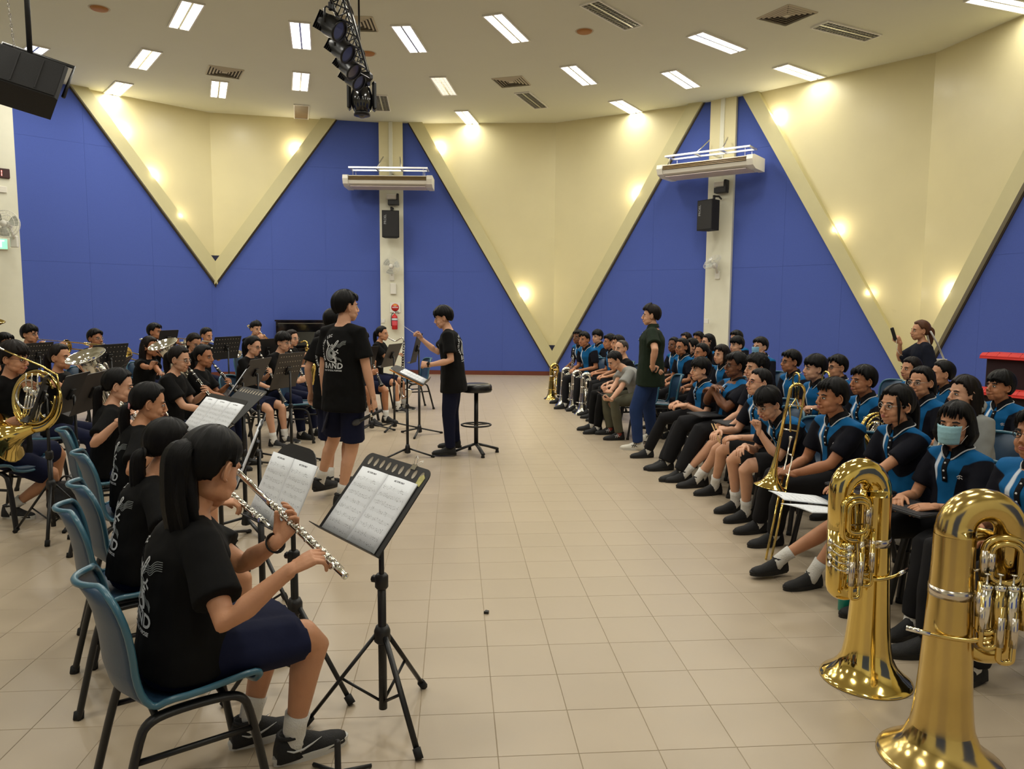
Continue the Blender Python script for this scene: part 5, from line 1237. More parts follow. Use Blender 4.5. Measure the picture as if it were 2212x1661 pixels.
# tuba at the left edge with its player just outside the frame
bt = Vector((-5.630, 8.000, 1.490))
low_brass('tuba', .92, brass, 'upturned brass tuba bell at the far left edge', 'tuba', Matrix.Translation(bt) @ Matrix.Rotation(PI+.22, 4, 'Y') @ Matrix.Rotation(.3, 4, 'Z'), 'tubas', bell=.20)
person('Tu', 'person in black tee holding the upturned tuba at the far left edge', (bt.x-.02, bt.y+.32, 1.20), -15, sex='m', skin='mid', hair='short', top='tee', group=GL, rhw=bt+Vector((.05, .0, -.55)), lhw=bt+Vector((0, .1, -.45)))
# ---- standing in the middle
person('W', 'person with hair tied back standing behind the tall student', (-1.610, 6.750, 1.510), 80, look=60, lean=1, pose='stand', sex='f', skin='light', hair='pulled', top='tee', bottom='skirt', near=True, feetw={1: (-1.540, 6.760, .085, 0), -1: (-1.660, 6.690, .085, 0)})
hV = (-1.340, 6.050, 1.640)
person('V', 'tall standing person, back turned, white band print on black tee, holding a microphone', hV, 60, look=38, lean=1, pose='stand', sex='m', skin='light', hair='short', top='tee', bottom='shorts', near=True, feetw={1: (-1.410, 6.050, .085, 0), -1: (-1.650, 6.310, .15, .1, -.9)}, rhw=(-1.090, 5.950, 0.790), rk='fist', rdw=(.15, .15, -1), rpw=(-1, .2, 0), lhw=(-1.540, 6.100, 0.810), ldw=(0, .1, -1), lpw=(1, .1, 0), lk='grip')
pv = Vector((-1.120, 5.930, 0.780)); mi = M(); 
r_ = link('microphone', None, None, label='black handheld microphone hanging from the tall student\'s right hand', cat='microphone'); axm = Vector((-.88, -.05, -.42)).normalized(); r_.matrix_local = along(pv-axm*.02, axm)
M().lathe([(0, -.07), (.011, -.07), (.013, .0), (.015, .12), (.019, .13)], (0, 0, 0), (0, 1, 0), 16).build('handle', [blackp], r_); M().lathe([(.019, .13), (.026, .15), (.027, .165), (.020, .19), (0, .20)], (0, 0, 0), (0, 1, 0), 18).build('grille', [mat('mic_mesh', (.09, .09, .10, 1), .4, .8, bump=.6, bscale=500)], r_); M().lathe([(.0136, .0), (.0146, .001), (.0146, .016), (.0136, .017)], (0, .02, 0), (0, 1, 0), 16).build('ring', [silver], r_)
pf = Vector((-1.520, 6.100, 0.720)); fo = M().box((0, 0, 0), (.012, .15, .20), bev=.003).build('notebook', [mat('slate_notebook', srgb(50, 56, 78), .6)], loc=pf, label='dark notebook in the left hand of the tall standing student', cat='notebook'); fo.rotation_euler = (0.2, .35, 0)
hX = (-0.740, 8.000, 1.530)
X = person('X', 'person conducting with a white baton, black tee and navy trousers, facing left', hX, 180, look=185, pitch=-14, lean=6, pose='stand', sex='m', skin='light', hair='bowl', top='tee', bottom='trousers', near=True, build=1.08, feetw={1: (-0.640, 8.430, .085, 0), -1: (-0.680, 8.160, .085, 0)}, sock=False,
       rhw=(-1.040, 8.220, 1.350), rdw=(-.55, -.1, .8), rpw=(-.6, -.8, 0), rk='grip', lhw=(-0.930, 7.750, 1.050), ldw=(-1, 0, .12), lpw=(0, .8, -.5), lk='fist', relb=(.3, -.2, -1), lelb=(-.2, -.6, -1))
bq = Vector((-1.030, 8.220, 1.320)); be = Vector((-1.200, 8.200, 1.440)); M().tube([bq, be], [.0045, .0018], 8).tube([bq+(bq-be).normalized()*.05, bq], [.007, .012], 8).build('baton', [mat('white_baton', srgb(216, 214, 220), .5)], label='white conducting baton raised in the conductor\'s right hand', cat='baton')
def watch(p, ax, m, label, r=.030, dial=None):
    ax = Vector(ax).normalized(); u = ax.orthogonal().normalized(); w_ = ax.cross(u)
    o = empty('wristwatch', p, label=label, cat='watch'); M().tube([u*(r*math.cos(a))+w_*(r*math.sin(a)) for a in [2*PI*q/16 for q in range(16)]], .006, 6, closed=True, flat=(.5, 1.5)).build('strap', [m], o)
    if dial: M().lathe([(0, .006), (.014, .006), (.017, 0), (.017, -.004)], Vector(dial).normalized()*(r+.003), dial, 16).build('case', [m], o)
    return o
watch((-0.870, 7.740, 1.050), (1, 0, -.1), rubber, 'black wristwatch on the conductor\'s left wrist', .028, (0, -1, .3))
# green shirt man
hg = (1.590, 8.620, 1.560)
person('g', 'man standing with hands clasped behind, dark green shirt, jeans, pale sneakers', hg, 165, look=172, pitch=0, lean=-2, pose='stand', sex='m', skin='light', hair='quiff', hairc='dark', top='shirt', topmat=OLIVE, bottom='trousers', botmat=DENIM, near=True, build=1.22, shoes=('w', 'w'), mark=('bars', SHOEB), sock=False,
       feetw={-1: (1.470, 8.580, .085, 0), 1: (1.710, 9.010, .085, 0)}, lhw=(1.630, 8.390, 0.960), ldw=(.6, .3, -.3), lpw=(0, 1, 0), lk='grip', rhw=(1.670, 8.450, 0.920), rdw=(.2, -.3, -.2), rpw=(0, 1, 0), rk='fist', lelb=(-1, -.3, -.3), relb=(1, -.3, -.3))
watch((1.600, 8.370, 0.960), (.6, .3, -.4), rubber, 'dark bracelet on the wrist of the man in the green shirt', .029)
# man with phone
hp = (1.300, 9.450, 0.980)
person('p', 'man in a grey tee bent over a phone, olive trousers, striped sneakers', hp, 188, look=200, pitch=-28, lean=34, sex='m', skin='light', hair='crop', top='tee', topmat=GREYT, bottom='trousers', botmat=GREYG, near=True, shoes=('b', 'b'), mark=('bars', WHITEP), sockm=REDSOCK, lhw=(1.110, 9.000, 0.510), rhw=(1.080, 9.100, 0.530), ldw=(-1, 0, .1), rdw=(-1, 0, .1), lpw=(0, .3, 1), rpw=(0, -.3, 1), lk='grip', rk='grip', feetw={1: (1.290, 9.660, .085, 0), -1: (1.350, 9.250, .085, 0)})
ph = M().box((0, 0, 0), (.075, .15, .009), bev=.003).build('phone', [blackp], loc=(1.100, 9.060, 0.590), label='dark phone held low by the man in the grey tee', cat='phone'); ph.rotation_euler = (.5, .2, 1.2)
M().box((0, 0, .005), (.068, .140, .001)).build('screen', [mat('dim_screen', srgb(60, 66, 80), .15)], ph)
# standing woman with recorder
hw_ = (4.410, 8.100, 1.420)
person('w', 'woman standing at the back in a navy blouse, brown ponytail, raising a recorder', hw_, 168, look=175, lean=2, pose='stand', sex='f', skin='mid', hair='ponytail', hairc='brown', tail=.20, tie=tieB, top='blouse', topmat=DKNAVY, bottom='trousers', rhw=(4.220, 8.200, 1.340), rdw=(-.5, .1, .85), rpw=(0, 1, 0), rk='grip', sleeve=.95, build=1.12)
rc = M().box((0, 0, 0), (.035, .022, .15), bev=.005).build('voice_recorder', [blackp], loc=(4.170, 8.180, 1.380), label='small black recorder raised by the woman at the back', cat='recorder'); rc.rotation_euler = (0, -.35, 0)
ls = M(); ls.tube(smooth_path([(4.190, 8.150, 1.320), (4.160, 8.100, 1.250), (4.170, 8.050, 1.170), (4.240, 8.100, 1.150)], 2), .004, 6); ls.build('lanyard', [mat('pale_cord', srgb(190, 180, 160), .8)], label='pale cord hanging from the recorder at the back', cat='cord')
tb = empty('tote_bag', (4.590, 8.050, 1.120), label='white cloth tote bag on the shoulder of the standing woman', cat='bag')
M().prism([(-.10, -.26), (.11, -.26), (.09, 0), (-.06, .0)], -.03, .03, Matrix.Rotation(PI/2, 4, 'X')).build('bag_body', [WHITEC], tb)
M().tube([(-.05, 0, 0), (-.09, .02, .18), (-.12, .04, .30)], .012, 6, flat=(.3, 1.4)).build('strap', [WHITEC], tb); M().tube([(.07, 0, 0), (-.03, -.02, .18), (-.11, -.03, .30)], .012, 6, flat=(.3, 1.4)).build('strap', [WHITEC], tb)
# ---- the audience, front row from near to far
def aud(key, label, head, face=192, look=None, **kw):
    d = dict(group=GR, rk='relaxed', lk='relaxed', rh=(.07, .36, .64), lh=(-.07, .36, .64), rdir=(-.5, .8, -.1), ldir=(.5, .8, -.1)); d.update(kw)
    return person(key, label, head, face, look=look, **d)
def fold_of(key, lab, dz=.615, w=.31, h=.24):
    x, y, f = ROOTS[key]; d = hdir(f)
    o = M().box((0, 0, 0), (w, h, .014), bev=.003).build('folder', [folder_m], loc=(x+d.x*.33, y+d.y*.33, dz), rz=math.radians(f-90), label=lab, cat='folder', group='black folders on laps')
    M().box((0, 0, .0085), (w*.96, h*.94, .002)).build('cover', [folder_m], o); return o
aud('r35', 'boy with glasses at the right edge, blue polo, mouth slightly open', (2.380, 3.350, 1.080), 190, look=205, skin='tan', hair='short', glasses=gblack, near=True, build=1.25, pitch=4)
aud('r34', 'girl with chin-length hair and beaded band, pale blue face mask', (2.340, 3.900, 1.040), 200, look=218, skin='mid', hair='bob', mask=MASKM, sex='f', near=True, pitch=2, lean=4)
aud('r30', 'girl with glasses and long front locks, papers on her lap', (2.230, 4.300, 1.090), 196, look=196, skin='mid', hair='fringetail', tail=.34, tie=tieB, sex='f', glasses=gthin, bottom='skirt', botmat=SKIRTG, near=True, feetw={1: (1.620, 4.480, .085, 0), -1: (1.790, 4.290, .085, 0)}, rhw=(1.900, 4.350, 0.600), lhw=(1.850, 4.200, 0.610), rdw=(-1, .1, -.1), ldw=(-1, 0, -.1))
aud('r29', 'boy with cropped hair resting both hands round a standing trombone', (2.090, 4.850, 1.070), 195, look=190, skin='tan', hair='short', near=True, lean=10, bottom='trousers', rhw=(1.770, 4.950, 0.570), rdw=(-1, .2, .1), lhw=(1.760, 4.780, 0.590), ldw=(-1, .3, .15), rk='grip', lk='grip', feetw={1: (1.830, 5.380, .085, 0), -1: (1.840, 5.080, .085, 0)}, build=1.05)
aud('r24', 'boy with glasses bent forward, chin resting on his fist, behind the trombone', (1.900, 5.500, 0.940), 200, look=205, pitch=-22, skin='light', hair='bowl', glasses=gthin, near=True, lean=30, bottom='shorts', botmat=TROU, lh=(-.02, .60, .78), lhw=(1.820, 5.450, 0.810), ldw=(-.1, 0, 1), lpw=(-1, 0, 0), lk='fist', rh=(.1, .42, .60), feetw={1: (1.830, 5.950, .085, 0), -1: (1.830, 5.680, .085, 0)})
aud('r23', 'boy in red-armed glasses looking up, bare knees, blue polo', (2.060, 6.200, 1.030), 195, look=188, pitch=8, skin='light', hair='crop', glasses=gred, near=True, bottom='shorts', botmat=TROU, feetw={1: (1.770, 6.820, .085, 0), -1: (1.810, 6.510, .085, 0)}, rh=(.12, .42, .60), lh=(-.12, .42, .60))
aud('r22', 'boy with tousled hair half hidden behind the red-glasses boy, holding drumsticks', (2.210, 6.750, 1.110), 192, look=190, skin='light', hair='curly', near=True, bottom='shorts', botmat=TROU, feetw={1: (1.660, 7.000, .085, 0), -1: (1.720, 6.780, .085, 0)}, rhw=(1.890, 6.750, 0.590), lhw=(1.840, 6.600, 0.560), rk='fist', lk='fist')
aud('r21', 'big boy with black glasses and folded arms, blue polo and charcoal trousers', (2.190, 7.300, 1.090), 195, look=186, pitch=2, skin='brown', hair='short', glasses=gblack, near=True, build=1.42, lean=-2, rh=(-.10, .27, .90), lh=(.09, .25, .86), rdir=(-1, .12, .1), ldir=(1, .05, .05), relb=(.6, .3, -.9), lelb=(-.6, .3, -.9), feetw={1: (1.590, 7.510, .085, 0), -1: (1.620, 7.040, .085, 0)}, hs=1.05)
aud('r20', 'boy with fluffy hair, first in the front row beyond the crossed-arms boy, hands on lap', (1.980, 7.850, 1.000), 192, look=192, skin='light', hair='bowl', near=True, feetw={1: (1.510, 8.150, .085, 0), -1: (1.550, 7.530, .085, 0)})
# second and third rows
aud('r33', 'boy with a fringe and lowered eyes in front of the dark red cabinet', (3.870, 5.900, 1.040), 195, look=190, pitch=6, skin='tan', hair='bowl', near=True)
aud('r32', 'girl in a grey hoodie with long straight dark hair', (3.010, 4.950, 1.090), 190, look=186, skin='light', hair='straight', hairc='dark', sex='f', top='hoodie', topmat=HOOD, near=True)
aud('r31', 'girl with wire glasses and loose dark hair behind the long-locked girl', (3.080, 5.600, 1.100), 195, look=205, skin='mid', hair='ponytail', sex='f', glasses=gthin, near=True)
aud('r36', 'person with dark hair mostly hidden below the standing woman', (3.960, 7.400, 1.060), 190, skin='mid', hair='straight', hairc='dark', sex='f', tail=.15)
aud('r38', 'person with glossy black hair and a silver clip, below the tote bag', (3.810, 6.600, 1.080), 190, look=170, skin='mid', hair='pulled', sex='f')
aud('r28', 'boy with thick short hair seated right behind the cropped trombone boy', (2.830, 6.000, 1.070), 195, look=188, skin='tan', hair='short', near=True)
aud('r27', 'boy with black glasses and a rounded haircut, third row', (3.290, 7.550, 1.060), 192, look=190, skin='mid', hair='short', glasses=gblack)
hr26 = (2.840, 7.000, 1.090)
aud('r26', 'boy with a long fringe holding an upright trombone slide', hr26, 192, look=184, skin='light', hair='bowl', rhw=(2.760, 7.000, 0.700), lhw=(2.750, 6.900, 0.730), rk='grip', lk='grip')
aud('r25', 'boy with glasses and square black hair behind the nearest trombone bow', (2.950, 7.900, 1.090), 195, look=188, skin='tan', hair='short', glasses=gblack)
aud('r19', 'boy in glasses and a blue face mask at the back against the blue wall', (3.250, 9.800, 1.150), 200, look=205, skin='light', hair='short', mask=MASKM2, glasses=gthin)
aud('r18', 'boy with a full fringe in front of another boy by the column', (3.180, 10.600, 1.130), 200, look=205, skin='light', hair='bowl')
aud('r17', 'boy only whose hair shows above the fringe boy by the column', (3.530, 11.800, 1.180), 200, look=200, skin='mid', hair='short')
aud('r16', 'girl with chin-length bob looking down left behind the big boy', (2.520, 9.000, 1.090), 200, look=205, skin='light', hair='bob', sex='f', hairc='dark')
aud('r15', 'girl with glasses and long straight hair at the foot of the right column', (2.930, 11.200, 1.150), 195, look=190, skin='light', hair='straight', sex='f', glasses=gblack)
aud('r14', 'person partly hidden left of the long-haired girl at the column foot', (3.060, 12.300, 1.150), 200, look=215, skin='tan', hair='long', sex='f')
aud('r13', 'person whose dark hair shows behind the row of girls', (3.110, 13.400, 1.100), 195, skin='mid', hair='long', sex='f', hairc='dark')
aud('r12', 'girl with black hair and brown skin above the fluffy-haired boy', (2.380, 9.400, 1.090), 200, look=200, skin='tan', hair='ponytail', sex='f')
aud('r11', 'girl with shoulder-length hair in profile between two girls', (2.590, 10.800, 1.100), 190, look=186, skin='light', hair='long', sex='f')
aud('r10', 'smiling girl with black glasses beside the brown-skinned girl', (2.310, 10.200, 1.120), 205, look=215, skin='tan', hair='ponytail', sex='f', glasses=gblack)
aud('r9', 'dark-skinned girl with centre-parted hair right of the green shirt man', (2.460, 11.400, 1.090), 210, look=215, skin='brown', hair='ponytail', sex='f')
# far end by the brass
person('r6', 'older man with thinning grey hair in black behind the phone man', (1.440, 9.900, 1.110), 190, look=215, skin='light', hair='balding', hairc='grey', top='tee', bottom='trousers', botmat=BLACK)
aud('r5', 'person whose dark hair arches behind the older man', (1.550, 11.000, 1.130), 190, skin='mid', hair='long', sex='f', hairc='dark')
aud('r4', 'boy in profile with short hair left of the older man', (1.510, 11.600, 1.120), 190, look=190, skin='tan', hair='short')
aud('r3', 'tall boy with a fringe turned towards us at the far end', (1.520, 13.400, 1.130), 210, look=215, skin='light', hair='bowl', build=1.1)
aud('r2', 'boy leaning forward near the far end with hands joined', (1.170, 12.200, 1.130), 215, look=225, skin='tan', hair='short', lean=14)
aud('r1', 'boy holding a clarinet upright, farthest left of the audience', (1.130, 12.900, 1.140), 215, look=225, skin='brown', hair='short', lean=14)
clarinet(along((1.030, 12.500, 1.000), (-.05, -.1, -1)), 'black clarinet held upright at the far end of the audience', 'clarinets')
for k, labk in (('A', 'blue chair of the nearest flute player, nearest chair of all'), ('B', 'blue chair second from the front in the flute row'), ('C', 'blue chair third from the front in the flute row'), ('D', 'blue chair of the farthest flute player'), ('E', 'blue chair under the nearest clarinet player')): seat(k, labk)
for k in ROOTS:
    if k not in 'ABCDEVWXgw': seat(k, {'p': 'blue chair under the man in the grey tee', 'G': 'blue chair of the horn player at the left edge', 'r34': 'blue chair under the masked girl'}.get(k))
fold_of('r21', 'black folder on the lap of the crossed-arms boy'); fold_of('r34', 'black folder on the lap of the masked girl'); fold_of('r22', 'black folder under the drumsticks'); fold_of('r30', 'black folder under the papers of the long-locked girl')
# ------------------------------------------------------------------ lettering and prints
def glyphs(txt, size, align='CENTER', spacing=1.0, bold=.0):
    """outline of a word in the built-in font as (vertices, faces) in the xy plane"""
    c = bpy.data.curves.new('t', 'FONT'); c.body = txt; c.size = size; c.align_x = align; c.align_y = 'CENTER'; c.space_character = spacing; c.offset = bold; c.resolution_u = 3
    o = bpy.data.objects.new('t', c); COL.objects.link(o); dg = bpy.context.evaluated_depsgraph_get(); me = bpy.data.meshes.new_from_object(o.evaluated_get(dg))
    V = [tuple(v.co) for v in me.vertices]; F = [tuple(p.vertices) for p in me.polygons]
    bpy.data.objects.remove(o); bpy.data.curves.remove(c); bpy.data.meshes.remove(me)
    return V, F
def text_obj(name, txt, size, m, par, mx, **kw):
    V, F = glyphs(txt, size, **kw); mm = M(); mm.add(V, F, 0, False)
    o = mm.build(name, [m], par); o.matrix_local = mx; return o
class Flat:
    def __init__(s): s.V = []; s.F = []; s.mi = []
    def add(s, V, F, mi=0): b = len(s.V); s.V += [(v[0], v[1]) for v in V]; s.F += [tuple(i+b for i in f) for f in F]; s.mi += [mi]*len(F)
    def strip(s, P, w, mi=0, n=3):
        P = [Vector((p[0], p[1], 0)) for p in P]; P = smooth_path(P, n) if len(P) > 2 else [P[0].lerp(P[1], t/6) for t in range(7)]
        V = []
        for i, p in enumerate(P):
            t = (P[min(i+1, len(P)-1)]-P[max(i-1, 0)]).normalized(); q = Vector((-t.y, t.x, 0)); ww = w if not hasattr(w, '__len__') else w[0]+(w[1]-w[0])*i/(len(P)-1)
            V += [p+q*ww/2, p-q*ww/2]
        s.add(V, [(2*i, 2*i+1, 2*i+3, 2*i+2) for i in range(len(P)-1)], mi)
def band_print():
    f = Flat()
    def place(t, size, x, y, rot, sp=1.0, bold=.0006):
        V, F = glyphs(t, size, bold=bold); c, s_ = math.cos(rot), math.sin(rot); f.add([(x+v[0]*c-v[1]*s_, y+v[0]*s_+v[1]*c) for v in V], F)
    word = 'MERIDIAN SEC'
    for k, ch in enumerate(word):
        if ch == ' ': continue
        a = math.radians(216-k*10.6); R_ = .118; place(ch, .030, -.002+R_*math.cos(a), .030+R_*math.sin(a), a-PI/2, bold=.0010)
    place('B', .062, -.078, -.090, 0, bold=.0016); place('N', .062, .018, -.092, 0, bold=.0016); place('D', .062, .068, -.092, 0, bold=.0016)
    f.strip([(-.050, -.112), (-.032, -.070)], .009); f.strip([(-.032, -.070), (-.014, -.112)], .009)
    place('PLAY OF SOUL PURPOSE', .0165, -.004, -.128, 0, bold=.0004)
    f.strip([(-.030, .075), (-.055, .045), (-.075, .0), (-.060, -.040), (-.020, -.058), (.030, -.060)], .008)
    f.strip([(-.062, .112), (-.045, .070), (-.035, .060)], (.004, .016)); f.strip([(-.062, .112), (-.040, .085), (-.005, .060)], .006); 
    n = 20; f.add([(-.018+.036*math.cos(2*PI*q/n), .006+.038*math.sin(2*PI*q/n)) for q in range(n)], [tuple(range(n))], 1)
    f.strip([(-.018+.044*math.cos(2*PI*q/16), .006+.046*math.sin(2*PI*q/16)) for q in range(17)], .004)
    f.strip([(-.005, .040), (.045, .105), (.056, .112), (.060, .104), (.050, .092), (.002, .034)], .0065); f.strip([(-.012, .052), (.004, .088), (.008, .060)], .006)
    f.strip([(.010, .018), (.040, .022), (.056, .040)], (.006, .010)); f.strip([(.040, .022), (.060, .010)], (.006, .010)); f.strip([(.010, .008), (.040, .002)], .008); f.strip([(.008, -.004), (.036, -.008)], .008)
    f.strip([(.004, -.022), (.022, -.020), (.030, -.040), (.032, -.060)], (.024, .014)); f.strip([(-.010, -.052), (.020, -.066), (.036, -.068)], .006); f.strip([(.020, -.054), (.022, -.076)], .005)
    for q in range(5): f.strip([(.022, .048+.007*q), (.045, .066+.007*q), (.066, .050+.007*q), (.090, .078+.007*q), (.118, .080+.007*q)], .0022, 1)
    for q in range(4): f.strip([(.034, -.010-.005*q), (.050, -.026-.005*q), (.066, -.026-.005*q), (.080, -.044-.005*q)], .0022, 1)
    return f
PR = band_print(); printg = mat('grey_print', srgb(150, 156, 156), .65, var=.25, vscale=220)
def put_print(info, dy=.0, dx=0.0, sc=1.0, f=None, front=False, name='band_print'):
    so, sh, C, d2, fwd, rt, W = info['shirt']; f = f or PR
    up = d2; cen = C-up*(.235*info['s'])+up*dy; bv = BVHTree.FromPolygons(sh.v, sh.f); V = []; s_ = 1 if front else -1
    for x, y in f.V:
        o = cen+rt*((x*-s_)*sc+dx)+up*(y*sc)+fwd*(s_*.6); h = bv.ray_cast(o, -fwd*s_)
        V.append((h[0]+fwd*(s_*.0035)) if h[0] is not None and (h[0]-o).length < 1.0 else cen+rt*((x*-s_)*sc+dx)+up*(y*sc)+fwd*(s_*.10))
    m = M(); m.v = [tuple(v) for v in V]; m.f = list(f.F); m.m = list(f.mi); m.sm = [False]*len(f.F)
    return m.build(name, [WHITEP, printg], so)
def small_logo():
    f = Flat(); f.strip([(-.012, .0), (.0, .012), (.012, .004)], .004); f.strip([(-.010, -.008), (.004, -.002), (.012, -.010)], .004); f.strip([(-.002, -.012), (.0, .010)], .003); return f
LG = small_logo()
for k, dy in (('V', .0), ('A', .0), ('B', 0), ('C', 0), ('X', 0), ('W', 0)):
    if k in PEOPLE: put_print(PEOPLE[k], dy)
put_print(PEOPLE['X'], .075, -.07, .9, LG, True, 'chest_logo')
for k in ('r34', 'r29', 'r35', 'r30', 'r23', 'r28', 'r33'):
    put_print(PEOPLE[k], .085, -.075, 1.0, LG, True, 'school_crest')
# ------------------------------------------------------------------ brass left standing on its bell
Tm = Matrix.Translation; RZ = lambda d: Matrix.Rotation(math.radians(d), 4, 'Z'); MX = Matrix.Scale(-1, 4, (1, 0, 0))
low_brass('tuba', 1.0, brass, 'shiny brass tuba standing on its bell beside the masked girl', 'tuba', Tm((1.590, 3.190, 0)) @ RZ(14) @ MX, 'tubas', bell=.190, fat=1.0, rise=True)
low_brass('tuba', 1.01, brassw, 'largest worn brass tuba standing on its bell in the bottom right corner', 'tuba', Tm((1.580, 2.590, 0)) @ RZ(-8), 'tubas', rot_valves=False, bell=.208, fat=.90, rise=True)
for px, lab, bm_, rot in (((0.710, 13.420), 'brass euphonium standing on its bell, leftmost of the upturned row', brass, 10), ((0.860, 12.530), 'silver euphonium standing on its bell beside the brass one', silver, 0), ((0.990, 11.960), 'silver euphonium standing on its bell, third in the upturned row', silver, 6), ((1.100, 11.540), 'silver euphonium standing on its bell, nearest of the upturned row', silver, -6)):
    low_brass('euphonium', .66, bm_, lab, 'euphonium', Tm((px[0], px[1], 0)) @ RZ(rot), 'upturned euphoniums', True, False, bell=.205, fat=.5)
trombone(along((1.810, 4.780, 0.810), (-.16, 0, -1), (0, 1, 0)), 'gold trombone stood upright in front of the bent boy, bell hanging down', .10)
trombone(along((2.730, 6.750, 0.730), (-.03, 0, -1), (-1, -.3, 0)), 'trombone held upright by the boy with the long fringe', .05)
trombone(along((2.730, 7.450, 0.660), (-.03, 0, -1), (-1, -.3, 0)), 'trombone whose bow shows just behind the nearest trombone', .05)
fh = french_horn(Tm((2.540, 5.150, 0.800)) @ RZ(20) @ Matrix.Rotation(.5, 4, 'Y') @ Matrix.Scale(.75, 4), 'pale brass french horn lying on a lap behind the long-locked girl')
trumpet(along((2.770, 4.750, 0.860), (-.3, -.2, -.9)), 'silver trumpet resting against the hoodie girl\'s knee')
# ------------------------------------------------------------------ music stands
stand(-.525, 2.79, .905, 220, 'nearest music stand, tilted desk with a row of oval slots', kind='slots', tripod='fold', clip=True, tilt=40, legrot=-5, w=.47, h=.36)
stand(-.945, 3.06, .895, 222, 'second music stand with a rounded top, beside the nearest stand', kind='round', tripod='fold', tilt=26, legrot=20, w=.39, h=.35)
stand(-1.320, 3.750, .92, 196, 'third music stand with a narrow-looking white score', tripod='fold', tilt=22, legrot=40, w=.38)
stand(-2.010, 4.980, .90, 224, 'fourth music stand holding a wide open score above the flute row', tripod='low', tilt=42, legrot=0, w=.60, sheets=3)
stand(-1.980, 5.360, .93, 222, 'grey slotted music stand just behind the wide open score', kind='slots', tripod='low', tilt=50, sheets=0, w=.46)
B_ = dict(deskm=brownd, tripod='low')
stand(-3.310, 5.210, 1.0, 204, 'thin folding stand seen edge-on before the french horn, yellow hub', kind='flat', tripod='fold', tilt=20, w=.40, sheets=1)
stand(-3.310, 5.550, .98, 190, 'black desk leaning between horn player and flute row, nearer one', tilt=25, w=.46, sheets=1, **B_)
stand(-3.120, 5.510, 1.0, 188, 'black desk leaning between horn player and flute row, farther one', tilt=25, w=.46, sheets=1, **B_)
stand(-3.860, 7.350, 1.0, 200, 'black slotted desk behind the farthest flute girl\'s head', kind='holes', tilt=30, sheets=0, deskm=blackp)
stand(-5.820, 9.140, 1.02, 175, 'black perforated desk in front of the leftmost trombone player', kind='holes', tilt=15, sheets=1)
stand(-4.810, 8.890, 1.02, 170, 'black desk in front of the second trombone player', kind='holes', tilt=15, sheets=1, w=.60)
stand(-4.450, 9.650, 1.20, 165, 'small black desk with a white rim before the third trombone player', tilt=15, sheets=0, w=.34, h=.26)
stand(-4.060, 10.600, 1.05, 160, 'wide black perforated desk hiding the trumpet player\'s chest', kind='holes', tilt=15, sheets=0, w=.54)
stand(-2.700, 7.810, .95, 172, 'brown desk seen from behind in front of the round-glasses girl', tilt=28, sheets=1, **B_)
stand(-2.720, 7.420, .90, 196, 'brown desk edge beside the round-glasses girl, lower of two', tilt=35, sheets=1, **B_)
stand(-2.360, 7.820, .97, 160, 'tall brown perforated desk in front of the bowl-haired boy', kind='holes', tilt=20, sheets=1, w=.44, h=.40, **B_)
stand(-3.430, 10.440, 1.03, 160, 'black desk low in front of the piano', tilt=15, sheets=0)
stand(-1.890, 9.850, 1.0, 150, 'small brown desk in front of the curly-haired player', tilt=20, sheets=0, w=.30, h=.26, **B_)
stand(-1.610, 9.970, 1.0, 165, 'brown desk in front of the bass clarinet player', tilt=22, sheets=0, w=.44, **B_)
stand(-1.220, 9.520, 1.12, 175, 'black stand with papers behind the conductor\'s raised arm', tilt=14, sheets=1, w=.34, h=.38, group='thin stands')
cs = stand(-1.12, 8.14, .905, 0, 'conductor\'s flat black stand with open score and orange edge', kind='round', tilt=64, w=.56, h=.40, legrot=15, sheets=2)
for c in cs.children:
    if c.name.startswith('desk'): M().box((0, -.19, -.009), (.56, .012, .012)).box((-.27, 0, -.009), (.012, .38, .012)).build('orange_edge', [mat('orange_plywood', srgb(206, 130, 48), .6)], c)
# stool
so_ = empty('bar_stool', (-.40, 8.30, 0), label='round black padded bar stool with foot ring beside the conductor', cat='stool')
vin = mat('black_vinyl', srgb(22, 22, 24), .28, bump=.12, bscale=70)
M().lathe([(0, .795), (.14, .795), (.166, .785), (.176, .765), (.178, .725), (.170, .705), (.12, .70), (0, .70)], n=40).build('seat', [vin], so_)
M().cyl((0, 0, .10), (0, 0, .70), .024, n=18).build('pole', [blackm], so_)
M().tube([(.165*math.cos(a), .165*math.sin(a), .33) for a in [2*PI*q/32 for q in range(32)]], .010, 8, closed=True).build('foot_ring', [blackm], so_)
for k in range(3): a = math.radians(30+120*k); M().cyl((0, 0, .33), (.165*math.cos(a), .165*math.sin(a), .33), .007, n=8).build('spoke', [blackm], so_)
for k in range(4):
    a = math.radians(20+90*k); dx, dy = math.cos(a), math.sin(a); lg = M().tube([(dx*.02, dy*.02, .11), (dx*.12, dy*.12, .085), (dx*.26, dy*.26, .04)], .019, 8, flat=(.8, 1.3)).build('leg', [blackm], so_)
    M().cyl((dx*.25, dy*.25, 0), (dx*.25, dy*.25, .035), .022, .016, 12).build('foot', [rubber], lg)
